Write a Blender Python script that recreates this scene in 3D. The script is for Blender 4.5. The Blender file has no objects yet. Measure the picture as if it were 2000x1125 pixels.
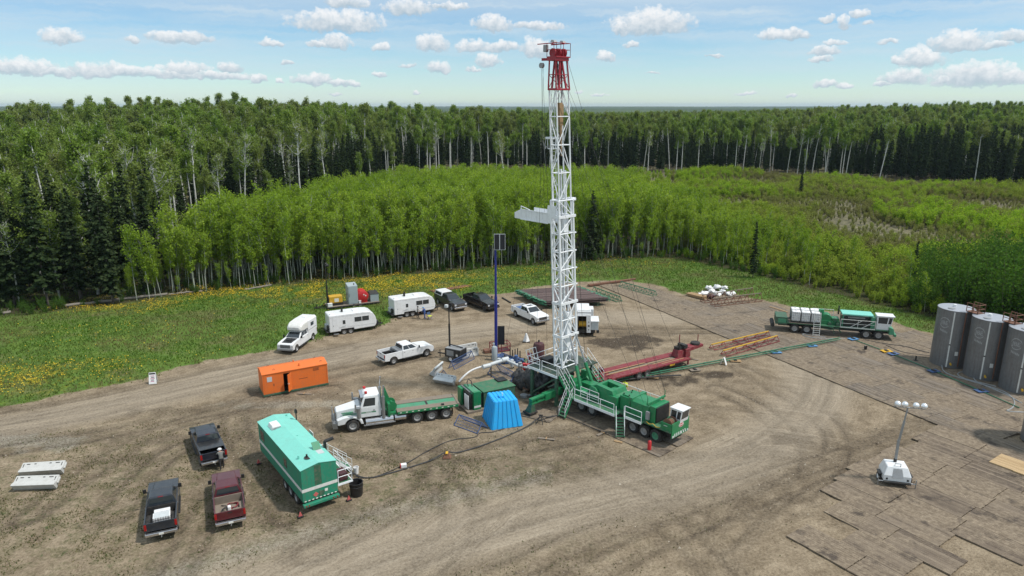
import bpy, math, random
import numpy as np
from mathutils import Vector, Matrix, Euler
R = math.radians
rnd = random.Random(7)
scene = bpy.context.scene
COL = scene.collection

# ---------------------------------------------------------------- camera
CAM_H, PITCH, FPX = 28.0, R(14.74), 1350.0
cam = bpy.data.cameras.new('camera'); cam.sensor_width = 36; cam.lens = 36*FPX/2000
cam.clip_start = 1; cam.clip_end = 60000
cam_ob = bpy.data.objects.new('camera', cam); COL.objects.link(cam_ob)
cam_ob.location = (0, 0, CAM_H); cam_ob.rotation_euler = (R(90)-PITCH, 0, 0)
scene.camera = cam_ob
scene.view_settings.view_transform = 'Standard'; scene.view_settings.look = 'None'
scene.view_settings.gamma = 1; scene.view_settings.exposure = 0.13

def ray(px, py):
    u = (px-1000)/FPX; v = -(py-562.5)/FPX
    c, s = math.cos(PITCH), math.sin(PITCH)
    return Vector((u, c+v*s, -s+v*c))
def G(px, py, z=0.0):                      # where a line of sight meets the level z
    d = ray(px, py); t = (z-CAM_H)/d.z
    return Vector((d.x*t, d.y*t, z))

# ---------------------------------------------------------------- mesh builder
class MB:
    def __init__(s): s.v = []; s.f = []; s.m = []; s.cur = 0; s.M = Matrix()
    def add(s, vs, fs):
        n = len(s.v); s.v += [(s.M @ Vector(v))[:] for v in vs]
        s.f += [tuple(n+i for i in f) for f in fs]; s.m += [s.cur]*len(fs); return s
    def box(s, x0, x1, y0, y1, z0, z1):
        return s.hexa([(x0,y0,z0),(x1,y0,z0),(x1,y1,z0),(x0,y1,z0)], [(x0,y0,z1),(x1,y0,z1),(x1,y1,z1),(x0,y1,z1)])
    def hexa(s, lo, hi):
        return s.loft([lo, hi])
    def loft(s, rings, cap=True):
        n = len(rings[0]); vs = [p for r in rings for p in r]; fs = []
        for i in range(len(rings)-1):
            for j in range(n):
                k = (j+1) % n; fs.append((i*n+j, i*n+k, (i+1)*n+k, (i+1)*n+j))
        if cap:
            fs.append(tuple(range(n))[::-1]); fs.append(tuple(range((len(rings)-1)*n, len(rings)*n)))
        return s.add(vs, fs)
    def prism(s, poly, y0, y1):            # outline in x,z pushed along y
        return s.loft([[(x, y0, z) for x, z in poly], [(x, y1, z) for x, z in poly]])
    def prismx(s, poly, x0, x1):           # outline in y,z pushed along x
        return s.loft([[(x0, y, z) for y, z in poly], [(x1, y, z) for y, z in poly]])
    def prismz(s, poly, z0, z1):
        return s.loft([[(x, y, z0) for x, y in poly], [(x, y, z1) for x, y in poly]])
    def frame(s, p, q):
        d = (Vector(q)-Vector(p)).normalized()
        a = Vector((0, 0, 1)) if abs(d.z) < .95 else Vector((1, 0, 0))
        x = d.cross(a).normalized(); return x, x.cross(d).normalized()
    def tube(s, p, q, r, n=8, r2=None, cap=True):
        x, y = s.frame(p, q); p = Vector(p); q = Vector(q); r2 = r if r2 is None else r2
        ring = lambda c, rr: [c+x*(rr*math.cos(2*math.pi*i/n))+y*(rr*math.sin(2*math.pi*i/n)) for i in range(n)]
        return s.loft([ring(p, r), ring(q, r2)], cap)
    def bar(s, p, q, w, h=None):
        h = w if h is None else h
        x, y = s.frame(p, q); p = Vector(p); q = Vector(q)
        c = [(-w/2, -h/2), (w/2, -h/2), (w/2, h/2), (-w/2, h/2)]
        return s.loft([[p+x*a+y*b for a, b in c], [q+x*a+y*b for a, b in c]])
    def path(s, pts, r, n=6):
        pts = [Vector(p) for p in pts]; rings = []
        for i, p in enumerate(pts):
            a = pts[max(i-1, 0)]; b = pts[min(i+1, len(pts)-1)]
            x, y = s.frame(a, b)
            rings.append([p+x*(r*math.cos(2*math.pi*k/n))+y*(r*math.sin(2*math.pi*k/n)) for k in range(n)])
        return s.loft(rings)
    def lathe(s, prof, c=(0, 0, 0), axis='z', n=20, cap=True):   # prof: (radius, height)
        rings = []
        for r, h in prof:
            ring = []
            for i in range(n):
                a = 2*math.pi*i/n; u, w = r*math.cos(a), r*math.sin(a)
                ring.append({'z': (c[0]+u, c[1]+w, c[2]+h), 'y': (c[0]+u, c[1]+h, c[2]+w), 'x': (c[0]+h, c[1]+u, c[2]+w)}[axis])
            rings.append(ring)
        return s.loft(rings, cap)
    def panel(s, quad, u0, u1, v0, v1, off=.012, th=.02):   # slab lying on a four-cornered face
        a, b, c, d = [Vector(p) for p in quad]
        f = lambda u, v: (a*(1-u)+b*u)*(1-v)+(d*(1-u)+c*u)*v
        n = (b-a).cross(d-a).normalized()
        ps = [f(u0, v0), f(u1, v0), f(u1, v1), f(u0, v1)]
        return s.loft([[p+n*(off-th) for p in ps], [p+n*off for p in ps]])
    def sphere(s, c, r, n=10, sz=1.0):
        m = n//2; return s.lathe([(max(r*math.sin(math.pi*i/m), r*.02), -r*sz*math.cos(math.pi*i/m)) for i in range(m+1)], c, 'z', n)
    def build(s, name, mat, parent=None, smooth=False, bevel=0, seg=2, loc=None):
        me = bpy.data.meshes.new(name); me.from_pydata(s.v, [], s.f)
        mats = mat if isinstance(mat, (list, tuple)) else [mat]
        for m in mats:
            if m is not None: me.materials.append(m)
        if len(mats) > 1: me.polygons.foreach_set('material_index', s.m)
        o = bpy.data.objects.new(name, me); COL.objects.link(o)
        import bmesh
        bm = bmesh.new(); bm.from_mesh(me); bmesh.ops.recalc_face_normals(bm, faces=bm.faces); bm.to_mesh(me); bm.free()
        if smooth:
            me.polygons.foreach_set('use_smooth', [True]*len(me.polygons))
            if smooth != 2:
                me.set_sharp_from_angle(angle=R(40))
        if bevel:
            b = o.modifiers.new('soft', 'BEVEL'); b.width = bevel; b.segments = seg; b.limit_method = 'ANGLE'; b.angle_limit = R(35)
        if loc is not None: o.location = loc
        if parent is not None: o.parent = parent
        return o

def tag(o, label=None, cat=None, group=None, kind=None):
    if label: o['label'] = label
    if cat: o['category'] = cat
    if group: o['group'] = group
    if kind: o['kind'] = kind
    return o
def thing(name, label, cat, loc=(0, 0, 0), rz=0, group=None):
    o = bpy.data.objects.new(name, None); COL.objects.link(o)
    o.empty_display_size = .2; o.location = loc; o.rotation_euler = (0, 0, rz)
    return tag(o, label, cat, group)
def copy_tree(o, parent=None):
    c = o.copy(); COL.objects.link(c)
    if parent is not None: c.parent = parent
    for ch in list(o.children): copy_tree(ch, c)
    return c

# ---------------------------------------------------------------- materials
def nt(name):
    m = bpy.data.materials.new(name); m.use_nodes = True
    n = m.node_tree; b = n.nodes['Principled BSDF']; return m, n, b
def L(n, a, b): n.links.new(a, b)
def rgb(c): return (c[0], c[1], c[2], 1)
def noise(n, vec, scale, detail=4, rough=.6, dim='3D'):
    t = n.nodes.new('ShaderNodeTexNoise'); t.inputs['Scale'].default_value = scale
    t.inputs['Detail'].default_value = detail; t.inputs['Roughness'].default_value = rough
    if vec is not None: L(n, vec, t.inputs['Vector'])
    return t.outputs['Fac']
def ramp(n, fac, stops):
    r = n.nodes.new('ShaderNodeValToRGB'); e = r.color_ramp.elements
    while len(e) < len(stops): e.new(.5)
    for i, (p, c) in enumerate(stops):
        e[i].position = p; e[i].color = rgb(c) if isinstance(c, (tuple, list)) else (c, c, c, 1)
    L(n, fac, r.inputs['Fac']); return r.outputs['Color']
def mix(n, fac, a, b, mode='MIX'):
    x = n.nodes.new('ShaderNodeMix'); x.data_type = 'RGBA'; x.blend_type = mode
    for sock, v in ((x.inputs[0], fac), (x.inputs[6], a), (x.inputs[7], b)):
        if isinstance(v, (int, float)): sock.default_value = v
        elif isinstance(v, (tuple, list)): sock.default_value = rgb(v)
        else: L(n, v, sock)
    return x.outputs[2]
def mth(n, op, a, b=None, c=None, clamp=False):
    x = n.nodes.new('ShaderNodeMath'); x.operation = op; x.use_clamp = clamp
    for i, v in enumerate((a, b, c)):
        if v is None: continue
        if isinstance(v, (int, float)): x.inputs[i].default_value = v
        else: L(n, v, x.inputs[i])
    return x.outputs[0]
DUST = (.20, .165, .12)
def mat(name, col, rough=.55, metal=0, var=.18, scale=1.2, dirt=.25, dcol=DUST, bump=0, coat=0, streak=0):
    m, n, b = nt(name)
    tc = n.nodes.new('ShaderNodeTexCoord'); v = tc.outputs['Object']
    oi = n.nodes.new('ShaderNodeObjectInfo')
    f = noise(n, v, scale, 5)
    c = mix(n, f, tuple(x*(1-var) for x in col), tuple(min(1, x*(1+var)) for x in col))
    if streak:
        mp = n.nodes.new('ShaderNodeMapping'); mp.inputs['Scale'].default_value = (9, 9, .5); L(n, v, mp.inputs['Vector'])
        s = ramp(n, noise(n, mp.outputs[0], 1, 4), [(.5, 0), (.75, 1)])
        c = mix(n, mth(n, 'MULTIPLY', s, streak), c, (.11, .09, .07))
    if dirt:
        d = ramp(n, noise(n, v, scale*2.3+.8, 7, .7), [(.45, 0), (.8, 1)])
        c = mix(n, mth(n, 'MULTIPLY', d, dirt*1.6, clamp=True), c, dcol)
        L(n, mth(n, 'ADD', mth(n, 'MULTIPLY', d, .3*dirt), rough, clamp=True), b.inputs['Roughness'])
    else: b.inputs['Roughness'].default_value = rough
    L(n, c, b.inputs['Base Color']); b.inputs['Metallic'].default_value = metal
    if coat: b.inputs['Coat Weight'].default_value = coat; b.inputs['Coat Roughness'].default_value = .08
    if bump:
        bp = n.nodes.new('ShaderNodeBump'); bp.inputs['Strength'].default_value = bump; bp.inputs['Distance'].default_value = .02
        L(n, noise(n, v, 9, 5), bp.inputs['Height']); L(n, bp.outputs[0], b.inputs['Normal'])
    return m
M = {}
def defm(k, *a, **kw): M[k] = mat(k, *a, **kw)
defm('white_paint', (.74, .75, .76), .4, dirt=.16, coat=.3, var=.05, streak=.08)
defm('dull_white', (.66, .66, .63), .5, dirt=.2, var=.08)
defm('mast_white', (.80, .82, .84), .45, dirt=.14, var=.05)
defm('rig_green', (.006, .19, .068), .42, dirt=.18, var=.25, coat=.15, streak=.18)
defm('deck_green', (.03, .15, .075), .6, dirt=.5, var=.25)
defm('worn_green', (.055, .25, .14), .6, dirt=.35, var=.25)
defm('old_green', (.03, .105, .06), .6, dirt=.5, var=.25)
defm('turquoise_roof', (.19, .56, .475), .55, dirt=.12, var=.08, scale=.7)
defm('trailer_green', (.012, .22, .13), .55, dirt=.2, var=.16, streak=.5)
defm('crown_red', (.33, .012, .028), .45, dirt=.1, var=.2)
defm('trailer_red', (.19, .016, .026), .65, dirt=.42, var=.25, dcol=(.25, .16, .13))
defm('signal_red', (.5, .02, .025), .4, dirt=.1)
defm('maroon', (.06, .012, .018), .5, dirt=.25)
defm('orange', (.72, .155, .022), .55, dirt=.16, var=.10, scale=.6, streak=.14)
defm('dome_blue', (.012, .38, .80), .55, dirt=.13, var=.10, streak=.06)
defm('floor_dark', (.012, .04, .026), .6, dirt=.5)
defm('pole_blue', (.014, .024, .22), .4, dirt=.05)
defm('steel_blue', (.05, .11, .26), .5, dirt=.3)
defm('rubber', (.022, .022, .022), .85, dirt=.45, dcol=(.12, .10, .08))
defm('rim_grey', (.34, .34, .34), .45, .2, dirt=.3)
defm('dark_rim', (.03, .03, .03), .4, .3, dirt=.3)
defm('black', (.014, .014, .015), .5, dirt=.2, dcol=(.08, .07, .06))
defm('frame_black', (.02, .02, .02), .65, dirt=.5, dcol=(.11, .09, .07))
defm('steel', (.34, .35, .36), .45, .7, dirt=.25)
defm('grey_metal', (.30, .31, .32), .5, .2, dirt=.25)
defm('light_grey', (.50, .53, .54), .5, dirt=.15)
defm('cabinet_grey', (.33, .38, .40), .45, dirt=.08)
defm('chrome', (.6, .6, .62), .2, .9, dirt=.08)
defm('rust', (.17, .075, .045), .8, dirt=.3, var=.4, scale=3)
defm('tank_grey', (.20, .205, .215), .42, .45, dirt=.2, var=.15, dcol=(.075, .06, .048), streak=.55)
defm('tank_top', (.34, .36, .40), .5, .1, dirt=.15)
defm('concrete', (.50, .50, .48), .85, dirt=.2, var=.1, bump=.3)
defm('timber', (.34, .22, .11), .8, dirt=.25, var=.3, scale=4)
defm('new_ply', (.46, .30, .15), .75, dirt=.3, var=.15, scale=1.5)
defm('old_wood', (.20, .165, .13), .85, dirt=.3, var=.3, scale=4)
defm('log_grey', (.21, .185, .155), .9, dirt=.2, var=.3, scale=4)
defm('yellow', (.62, .36, .02), .5, dirt=.2)
defm('gen_yellow', (.58, .33, .03), .45, dirt=.15)
defm('pale_blue', (.10, .27, .50), .5, dirt=.2)
defm('plastic_white', (.78, .78, .78), .6, dirt=.1, var=.06, bump=.3)
defm('tail_red', (.32, .006, .008), .25, dirt=.05)
defm('lamp_clear', (.65, .66, .68), .12, .3, dirt=.05)
defm('plate', (.72, .70, .64), .5, dirt=.1)
defm('hose', (.03, .03, .032), .6, dirt=.4, dcol=(.13, .12, .1))
defm('hose_grey', (.28, .30, .31), .6, dirt=.35)
defm('pipe_brown', (.075, .055, .055), .5, .4, dirt=.35, dcol=(.16, .07, .04), scale=3)
defm('pipe_green', (.02, .17, .09), .5, dirt=.25)
defm('tarp', (.03, .032, .036), .45, dirt=.3, bump=.3)
defm('interior', (.012, .012, .012), .8, dirt=0)
defm('paint_navy', (.010, .015, .030), .32, .2, dirt=.14, coat=.5)
defm('paint_charcoal', (.016, .018, .022), .3, .2, dirt=.2, coat=.5)
defm('paint_maroon', (.085, .004, .012), .32, .15, dirt=.12, coat=.5)
defm('paint_slate', (.022, .028, .040), .32, .3, dirt=.14, coat=.5)
defm('paint_black', (.010, .010, .012), .25, .1, dirt=.12, coat=.5)
defm('skin', (.42, .24, .17), .6, dirt=0)
defm('coverall_blue', (.03, .07, .22), .8, dirt=.1)
defm('dark_cloth', (.025, .025, .028), .85, dirt=.1)
defm('grey_cloth', (.16, .16, .15), .85, dirt=.1)
defm('hi_vis', (.5, .55, .05), .8, dirt=.1)
defm('globe', (.82, .83, .85), .25, .55, dirt=.05)
defm('ink_pink', (.45, .10, .22), .6, dirt=0)
defm('ink_white', (.62, .62, .60), .6, dirt=.1)
defm('ink_black', (.02, .02, .03), .6, dirt=0)
defm('hazard_pink', (.55, .12, .11), .6, dirt=.1)
def glass():
    m, n, b = nt('window_glass')
    b.inputs['Base Color'].default_value = (.022, .03, .036, 1); b.inputs['Roughness'].default_value = .08
    b.inputs['Specular IOR Level'].default_value = .9
    return m
M['glass'] = glass()
def solar():
    m, n, b = nt('solar_cells')
    tc = n.nodes.new('ShaderNodeTexCoord'); br = n.nodes.new('ShaderNodeTexBrick')
    br.offset = 0; br.inputs['Scale'].default_value = 1
    for k, v in (('Color1', (.006, .008, .014, 1)), ('Color2', (.008, .010, .018, 1)), ('Mortar', (.05, .05, .055, 1)),
                 ('Mortar Size', .008), ('Brick Width', .16), ('Row Height', .16)): br.inputs[k].default_value = v
    mp = n.nodes.new('ShaderNodeMapping'); mp.inputs['Rotation'].default_value = (R(90), 0, 0)
    L(n, tc.outputs['Object'], mp.inputs[0]); L(n, mp.outputs[0], br.inputs['Vector'])
    L(n, br.outputs['Color'], b.inputs['Base Color']); b.inputs['Roughness'].default_value = .3
    return m
M['solar'] = solar()

# ---------------------------------------------------------------- daylight
SUN_DIR = Vector((.60, -.12, 1.05)).normalized()      # towards the sun: from the right, a little from this side
sun = bpy.data.lights.new('sun', 'SUN'); sun.energy = 3.4; sun.angle = R(4); sun.color = (1, .955, .89)
sun_ob = bpy.data.objects.new('sun', sun); COL.objects.link(sun_ob)
sun_ob.rotation_euler = SUN_DIR.to_track_quat('Z', 'Y').to_euler(); sun_ob.location = (40, -20, 60)
world = bpy.data.worlds.new('World'); scene.world = world; world.use_nodes = True
w = world.node_tree; bg = w.nodes['Background']
sky = w.nodes.new('ShaderNodeTexSky'); sky.sky_type = 'NISHITA'; sky.sun_disc = False
sky.sun_elevation = math.asin(SUN_DIR.z); sky.sun_rotation = math.atan2(SUN_DIR.x, SUN_DIR.y)
sky.altitude = 700; sky.air_density = 1.0; sky.dust_density = .1; sky.ozone_density = 3.0
tc = w.nodes.new('ShaderNodeTexCoord'); dirv = tc.outputs['Generated']
sp = w.nodes.new('ShaderNodeSeparateXYZ'); L(w, dirv, sp.inputs[0])
az = mth(w, 'ARCTAN2', sp.outputs[0], sp.outputs[1]); el = mth(w, 'ARCSINE', sp.outputs[2])
cv = w.nodes.new('ShaderNodeCombineXYZ'); L(w, az, cv.inputs[0]); L(w, el, cv.inputs[1])
def vm(op, a, b):
    x = w.nodes.new('ShaderNodeVectorMath'); x.operation = op
    for i, v in enumerate((a, b)):
        if isinstance(v, tuple): x.inputs[i].default_value = v
        else: L(w, v, x.inputs[i])
    return x.outputs[0]
nz = w.nodes.new('ShaderNodeTexNoise'); nz.inputs['Scale'].default_value = 55; nz.inputs['Detail'].default_value = 5; nz.inputs['Roughness'].default_value = .6
L(w, cv.outputs[0], nz.inputs['Vector'])
warp = vm('MULTIPLY', vm('SUBTRACT', nz.outputs['Color'], (.5, .5, .5)), (.026, .016, 0))
pos = vm('ADD', cv.outputs[0], warp)
CLOUDS = [(660,42,82,25),(122,72,30,16),(262,76,13,7),(330,72,36,13),(368,74,40,12),(655,82,30,17),(618,87,20,8),(745,92,17,9),(843,84,32,19),(925,90,34,13),(980,90,36,13),(952,116,24,16),(856,130,22,15),
 (962,46,36,19),(1050,50,50,10),(1046,92,32,24),(1275,44,72,30),(1214,53,18,14),(1182,111,17,14),(1234,87,14,9),(1510,68,24,12),(1548,67,26,13),(1617,36,11,9),(1649,44,9,14),(1680,27,14,8),(1692,46,12,6),
 (1612,99,24,11),(1630,83,22,6),(1602,115,20,7),(1735,82,18,6),(1875,81,48,20),(1940,87,22,10),(1988,70,30,13),(1795,112,34,22),(1758,117,16,10),(1765,150,36,17),(1905,146,62,26),(1978,150,40,17),(1847,154,18,10),
 (1612,163,24,10),(1652,167,16,7),(1722,163,14,7),(800,14,45,18),(675,2,40,14),(875,12,40,8),(40,133,60,17),(105,140,40,10),(185,136,44,18),(245,140,40,12),(358,136,40,15),(446,131,22,13),(330,143,60,12),(420,147,60,9),(610,154,36,16),(505,154,15,9),(546,159,10,6),(665,163,30,9),
 (692,163,11,7),(740,145,14,8),(562,120,12,7),(530,83,24,7),(795,127,22,6),(1170,183,16,5),(1130,180,10,4),(1460,182,22,5),(1545,186,16,4),(925,135,18,5),(1270,142,14,4),(812,182,10,4),(655,183,18,5),(1395,110,24,4)]
best = None; besty = None
for i, (px, py, rx, ry) in enumerate(CLOUDS):
    d = ray(px, py+ry*.25).normalized(); a0 = math.atan2(d.x, d.y); e0 = math.asin(d.z)
    q = vm('MULTIPLY', vm('SUBTRACT', pos, (a0, e0, 0)), (FPX/(rx*1.12), FPX/(ry*1.12), 0))
    s = w.nodes.new('ShaderNodeSeparateXYZ'); L(w, q, s.inputs[0])
    yy = mth(w, 'MAXIMUM', s.outputs[1], mth(w, 'MULTIPLY', s.outputs[1], -1.9))
    f = mth(w, 'SUBTRACT', 1 if ry > 6 else .75, mth(w, 'MULTIPLY_ADD', yy, yy, mth(w, 'MULTIPLY', s.outputs[0], s.outputs[0])))
    if best is None: best, besty = f, s.outputs[1]
    else:
        g = mth(w, 'GREATER_THAN', f, best)
        t = mth(w, 'SUBTRACT', s.outputs[1], besty); besty = mth(w, 'MULTIPLY_ADD', g, t, besty)
        best = mth(w, 'MAXIMUM', f, best)
puff = noise(w, cv.outputs[0], 95, 7, .62)
dens = mth(w, 'ADD', best, mth(w, 'MULTIPLY_ADD', puff, 2.3, -1.15))
dens = ramp(w, dens, [(.0, 0), (.28, .62), (.7, 1)])
mp = w.nodes.new('ShaderNodeMapping'); mp.inputs['Scale'].default_value = (2.2, 30, 1); L(w, pos, mp.inputs['Vector'])
st = noise(w, mp.outputs[0], 1.6, 6, .6)
hi = w.nodes.new('ShaderNodeMapRange'); hi.inputs['From Min'].default_value = .02; hi.inputs['From Max'].default_value = .16
hi.inputs['To Min'].default_value = .3; hi.inputs['To Max'].default_value = 1.0; L(w, el, hi.inputs['Value'])
st = mth(w, 'MULTIPLY', ramp(w, st, [(.38, 0), (.66, .95)]), hi.outputs[0])
shade = mth(w, 'ADD', mth(w, 'MULTIPLY_ADD', besty, .85, .40), mth(w, 'MULTIPLY_ADD', puff, 1.5, -.75), clamp=True)
veil = w.nodes.new('ShaderNodeMapRange'); veil.inputs['From Min'].default_value = .105; veil.inputs['From Max'].default_value = .155; veil.inputs['To Max'].default_value = .85; L(w, mth(w, 'ADD', el, mth(w, 'MULTIPLY_ADD', noise(w, mp.outputs[0], .7, 5, .6), .07, -.035)), veil.inputs['Value'])
st = mth(w, 'MAXIMUM', st, veil.outputs[0])
SKY_S = .115
k = 1/SKY_S
ccol = mix(w, shade, (.40*k, .50*k, .58*k), (.86*k, .87*k, .88*k))
tint = mix(w, 1.0, sky.outputs[0], (.80, .94, 1.0), 'MULTIPLY')
base = mix(w, st, tint, (.60*k, .70*k, .77*k))
final = mix(w, mth(w, 'MULTIPLY', dens, .93), base, ccol)
L(w, final, bg.inputs['Color']); bg.inputs['Strength'].default_value = SKY_S
# ---------------------------------------------------------------- terrain
def sstep(a, b, x): t = np.clip((x-a)/(b-a), 0, 1); return t*t*(3-2*t)
def terrain(x, y):
    x = np.asarray(x, float); y = np.asarray(y, float); r = np.hypot(x, y)
    h = 9.3*np.exp(-((x+165)/110)**2-((y-335)/120)**2)+3.0*np.exp(-((x+40)/110)**2-((y-420)/140)**2)
    h += 9.5*np.exp(-((x-350)/170)**2-((y-520)/170)**2)
    h -= 5*sstep(420, 800, r)*np.exp(-((x-40)/260)**2)
    return h*sstep(115, 210, r)
def W(pts): return np.array([G(*p)[:2] for p in pts])
EDGE = np.array([(-160, 72), (-95, 84), (-68, 90.5), (-58.7, 95), (-40.5, 105.6), (-20, 113), (0, 119.9), (16, 125), (29, 128.4), (33, 126.5), (36.8, 121.1), (47.9, 104.1), (56.1, 90.6), (63, 79), (72, 64), (90, 40), (120, 0)])
FOREST = np.vstack([EDGE, [(160, 400), (-220, 400)]])
PAD_EDGE = W([(-500,900),(-120,825),(0,797),(100,780),(250,748),(330,726),(400,706),(480,694),(541,686),(610,668),(648,653),(700,648),(752,634),(775,614),(850,598),(905,585),(990,574),(1040,562),(1120,553),(1230,550),(1290,561),(1335,578),(1390,566),(1490,586),(1560,604),(1650,612),(1720,625),(1790,648),(1830,655)])
PAD = np.vstack([PAD_EDGE, [(75, 62), (95, 30), (100, 0), (-100, 0)]])
def sdist(P, X, Y):                          # signed distance to a closed outline, + inside
    d = np.full(X.shape, 1e9); ins = np.zeros(X.shape, bool)
    for i in range(len(P)):
        a = P[i]; b = P[(i+1) % len(P)]; e = b-a; L2 = max(e@e, 1e-9)
        t = np.clip(((X-a[0])*e[0]+(Y-a[1])*e[1])/L2, 0, 1)
        d = np.minimum(d, np.hypot(X-a[0]-t*e[0], Y-a[1]-t*e[1]))
        c = ((a[1] > Y) != (b[1] > Y)); den = e[1] if abs(e[1]) > 1e-9 else 1e-9
        ins ^= c & (X < (Y-a[1])*e[0]/den+a[0])
    return np.where(ins, d, -d)
def pdist(P, X, Y):                          # signed distance to an open line
    best = np.full(X.shape, 1e9)
    for i in range(len(P)-1):
        a = P[i]; b = P[i+1]; e = b-a; t = np.clip(((X-a[0])*e[0]+(Y-a[1])*e[1])/(e@e), 0, 1)
        dx, dy = X-a[0]-t*e[0], Y-a[1]-t*e[1]; d = np.hypot(dx, dy)*np.where(e[0]*dy-e[1]*dx > 0, 1, -1)
        best = np.where(np.abs(d) < np.abs(best), d, best)
    return best
def smooth_line(P, k=3):
    P = np.asarray(P, float)
    for _ in range(k):
        q = [P[0]]
        for a, b in zip(P[:-1], P[1:]): q += [a*.75+b*.25, a*.25+b*.75]
        P = np.array(q+[P[-1]])
    return P
_rs = np.random.RandomState(3)
def fbm(X, Y, s, seed=0, octv=4):            # cheap value noise
    out = 0; amp = .5; rs = np.random.RandomState(seed)
    T = rs.rand(256, 256)
    for o in range(octv):
        u, v = X*s, Y*s; i = np.floor(u).astype(int); j = np.floor(v).astype(int); fu, fv = u-i, v-j
        fu = fu*fu*(3-2*fu); fv = fv*fv*(3-2*fv); g = lambda a, b: T[a % 256, b % 256]
        out = out+amp*((g(i, j)*(1-fu)+g(i+1, j)*fu)*(1-fv)+(g(i, j+1)*(1-fu)+g(i+1, j+1)*fu)*fv)
        s *= 2.03; amp *= .5
    return out/(1-.5**octv)
STEP = .33
gx = np.arange(-100, 96, STEP); gy = np.arange(24, 136, STEP)
X, Y = np.meshgrid(gx, gy)
wob = (fbm(X, Y, .25, 1)-.5)*3.2+(fbm(X, Y, 1.1, 2)-.5)*1.6
sp_ = sdist(PAD, X, Y)+wob*.7
sf_ = sdist(FOREST, X, Y)+wob
grass = sstep(.6, -1.0, sp_)
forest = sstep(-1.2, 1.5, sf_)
roads = [smooth_line(W(p)) for p in ([(-250,890),(0,838),(250,788),(480,728),(700,688),(900,648),(1150,618),(1300,620)],
    [(300,1230),(700,1095),(1000,1015),(1300,945),(1480,880),(1580,800),(1600,735),(1560,690)])]
wid = [3.4, 3.6]
gravel = np.zeros(X.shape)
for P, wd in zip(roads, wid): gravel = np.maximum(gravel, np.exp(-(pdist(P, X, Y)/wd)**4))
tracks = [smooth_line(W(p)) for p in ([(2100,835),(1800,890),(1600,950),(1300,1070),(1000,1180)], [(-100,880),(150,850),(400,805),(640,740),(760,715)],
    [(340,1200),(430,960),(480,830),(600,775),(700,745)], [(700,900),(1000,880),(1200,910),(1400,830),(1700,880)], [(560,1150),(760,1040),(960,900),(1090,850)])]
def nearest(ls):
    b = np.full(X.shape, 1e9)
    for i, P in enumerate(ls):
        d = pdist(P, X, Y); b = np.where(np.abs(d) < np.abs(np.where(b > 9e8, 1e9, b)), d, b)
    return b
flow1 = nearest(roads); flow2 = nearest(tracks)
def blob(px, py, rx, ry, s=1):               # an uneven spot on the ground
    c = G(px, py); e = ((X-c.x)/rx)**2+((Y-c.y)/ry)**2
    return np.minimum(1, s)*sstep(1.25, .35, e/max(1, s)+(fbm(X, Y, .9, 5, 5)-.5)*3.0)
dark = np.zeros(X.shape)
for b in [(1215,668,3.2,2.2,1.6),(1250,664,2.8,1.6,1.5),(1205,655,2.5,2.2,.5),(1240,650,1.8,1.0,.6),(1330,742,3.2,1.3,1.4),(1390,732,2.6,1.1,1.2),(1100,785,6,3.5,.55),(1790,690,2.2,2.0,.8),(1060,760,5,4,.6),(1540,890,5,2.5,.35),  # includes the farthest tank's cast shadow, painted in as a dark spot
          (1620,905,3,1.6,.45),(1900,750,4,3,.5),(1960,800,3,6,.5),(1830,720,3,2,.6),(540,905,1.4,4,.45),(400,805,8,1.5,.4),(100,850,8,1.5,.35),(980,900,4,2,.25),(1180,900,4,2.5,.25),(1450,750,4,2,.25),(620,775,5,1,.4),(700,840,3,1,.4),(1300,890,3,1.2,.3),(1250,1010,5,1.2,.25),(1400,1000,6,1.4,.25),(340,860,6,1.2,.5),(230,900,4,1.2,.4),(690,800,5,.8,.4),(610,1000,5,1.5,.35),(1080,930,4,1,.4),(1530,860,4,1.5,.5),(1660,925,4,.8,.5),(1380,800,5,1.2,.3)]:  # spot left of the turquoise trailer is its shadow, painted into the ground colour
    dark = np.maximum(dark, blob(*b))
TR = [[(0,880),(200,850),(420,800),(650,760)],[(60,1010),(200,900),(330,830),(480,790)],[(330,1140),(420,960),(500,840),(560,790)],[(560,1010),(480,900),(455,800),(520,770)],[(700,1140),(900,1040),(1200,960),(1480,880),(1590,800),(1610,740)],[(900,1150),(1200,1030),(1500,930),(1700,870),(1850,830)],[(1100,1150),(1350,1020),(1600,920),(1800,850)],
    [(1000,930),(1120,900),(1250,940),(1360,1010)],[(1040,870),(1200,960),(1330,1040),(1420,1140)],[(1100,850),(1250,930),(1400,960),(1600,900)],[(1400,760),(1500,800),(1560,870),(1500,960),(1400,1060)],[(1450,720),(1600,800),(1650,880),(1560,960)],[(640,870),(800,900),(1000,880),(1150,850)],[(650,690),(850,660),(1050,640),(1300,650)],[(500,760),(700,720),(850,690),(1000,670)],
    [(600,1080),(780,1000),(860,930),(880,860)],[(220,1010),(300,900),(420,850),(600,840)],[(-60,850),(200,805),(450,745),(680,700)],[(-60,825),(200,782),(450,722),(680,680)],[(1150,600),(1200,640),(1330,650),(1500,640)],[(760,860),(900,960),(900,1050),(820,1130)],[(1480,1000),(1560,930),(1690,890),(1800,830)]]
trk = np.zeros(X.shape)
for k_, P in enumerate(TR):
    d_ = pdist(smooth_line(W(P)), X, Y)+(fbm(X, Y, .15, 90+k_, 2)-.5)*.8; wv = .25+.9*fbm(X, Y, .22, 120+k_, 3); trk = np.maximum(trk, wv*np.maximum(np.exp(-((np.abs(d_)-1.0)/.42)**2), .6*np.exp(-((np.abs(d_-.7)-1.0)/.32)**2)))
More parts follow.
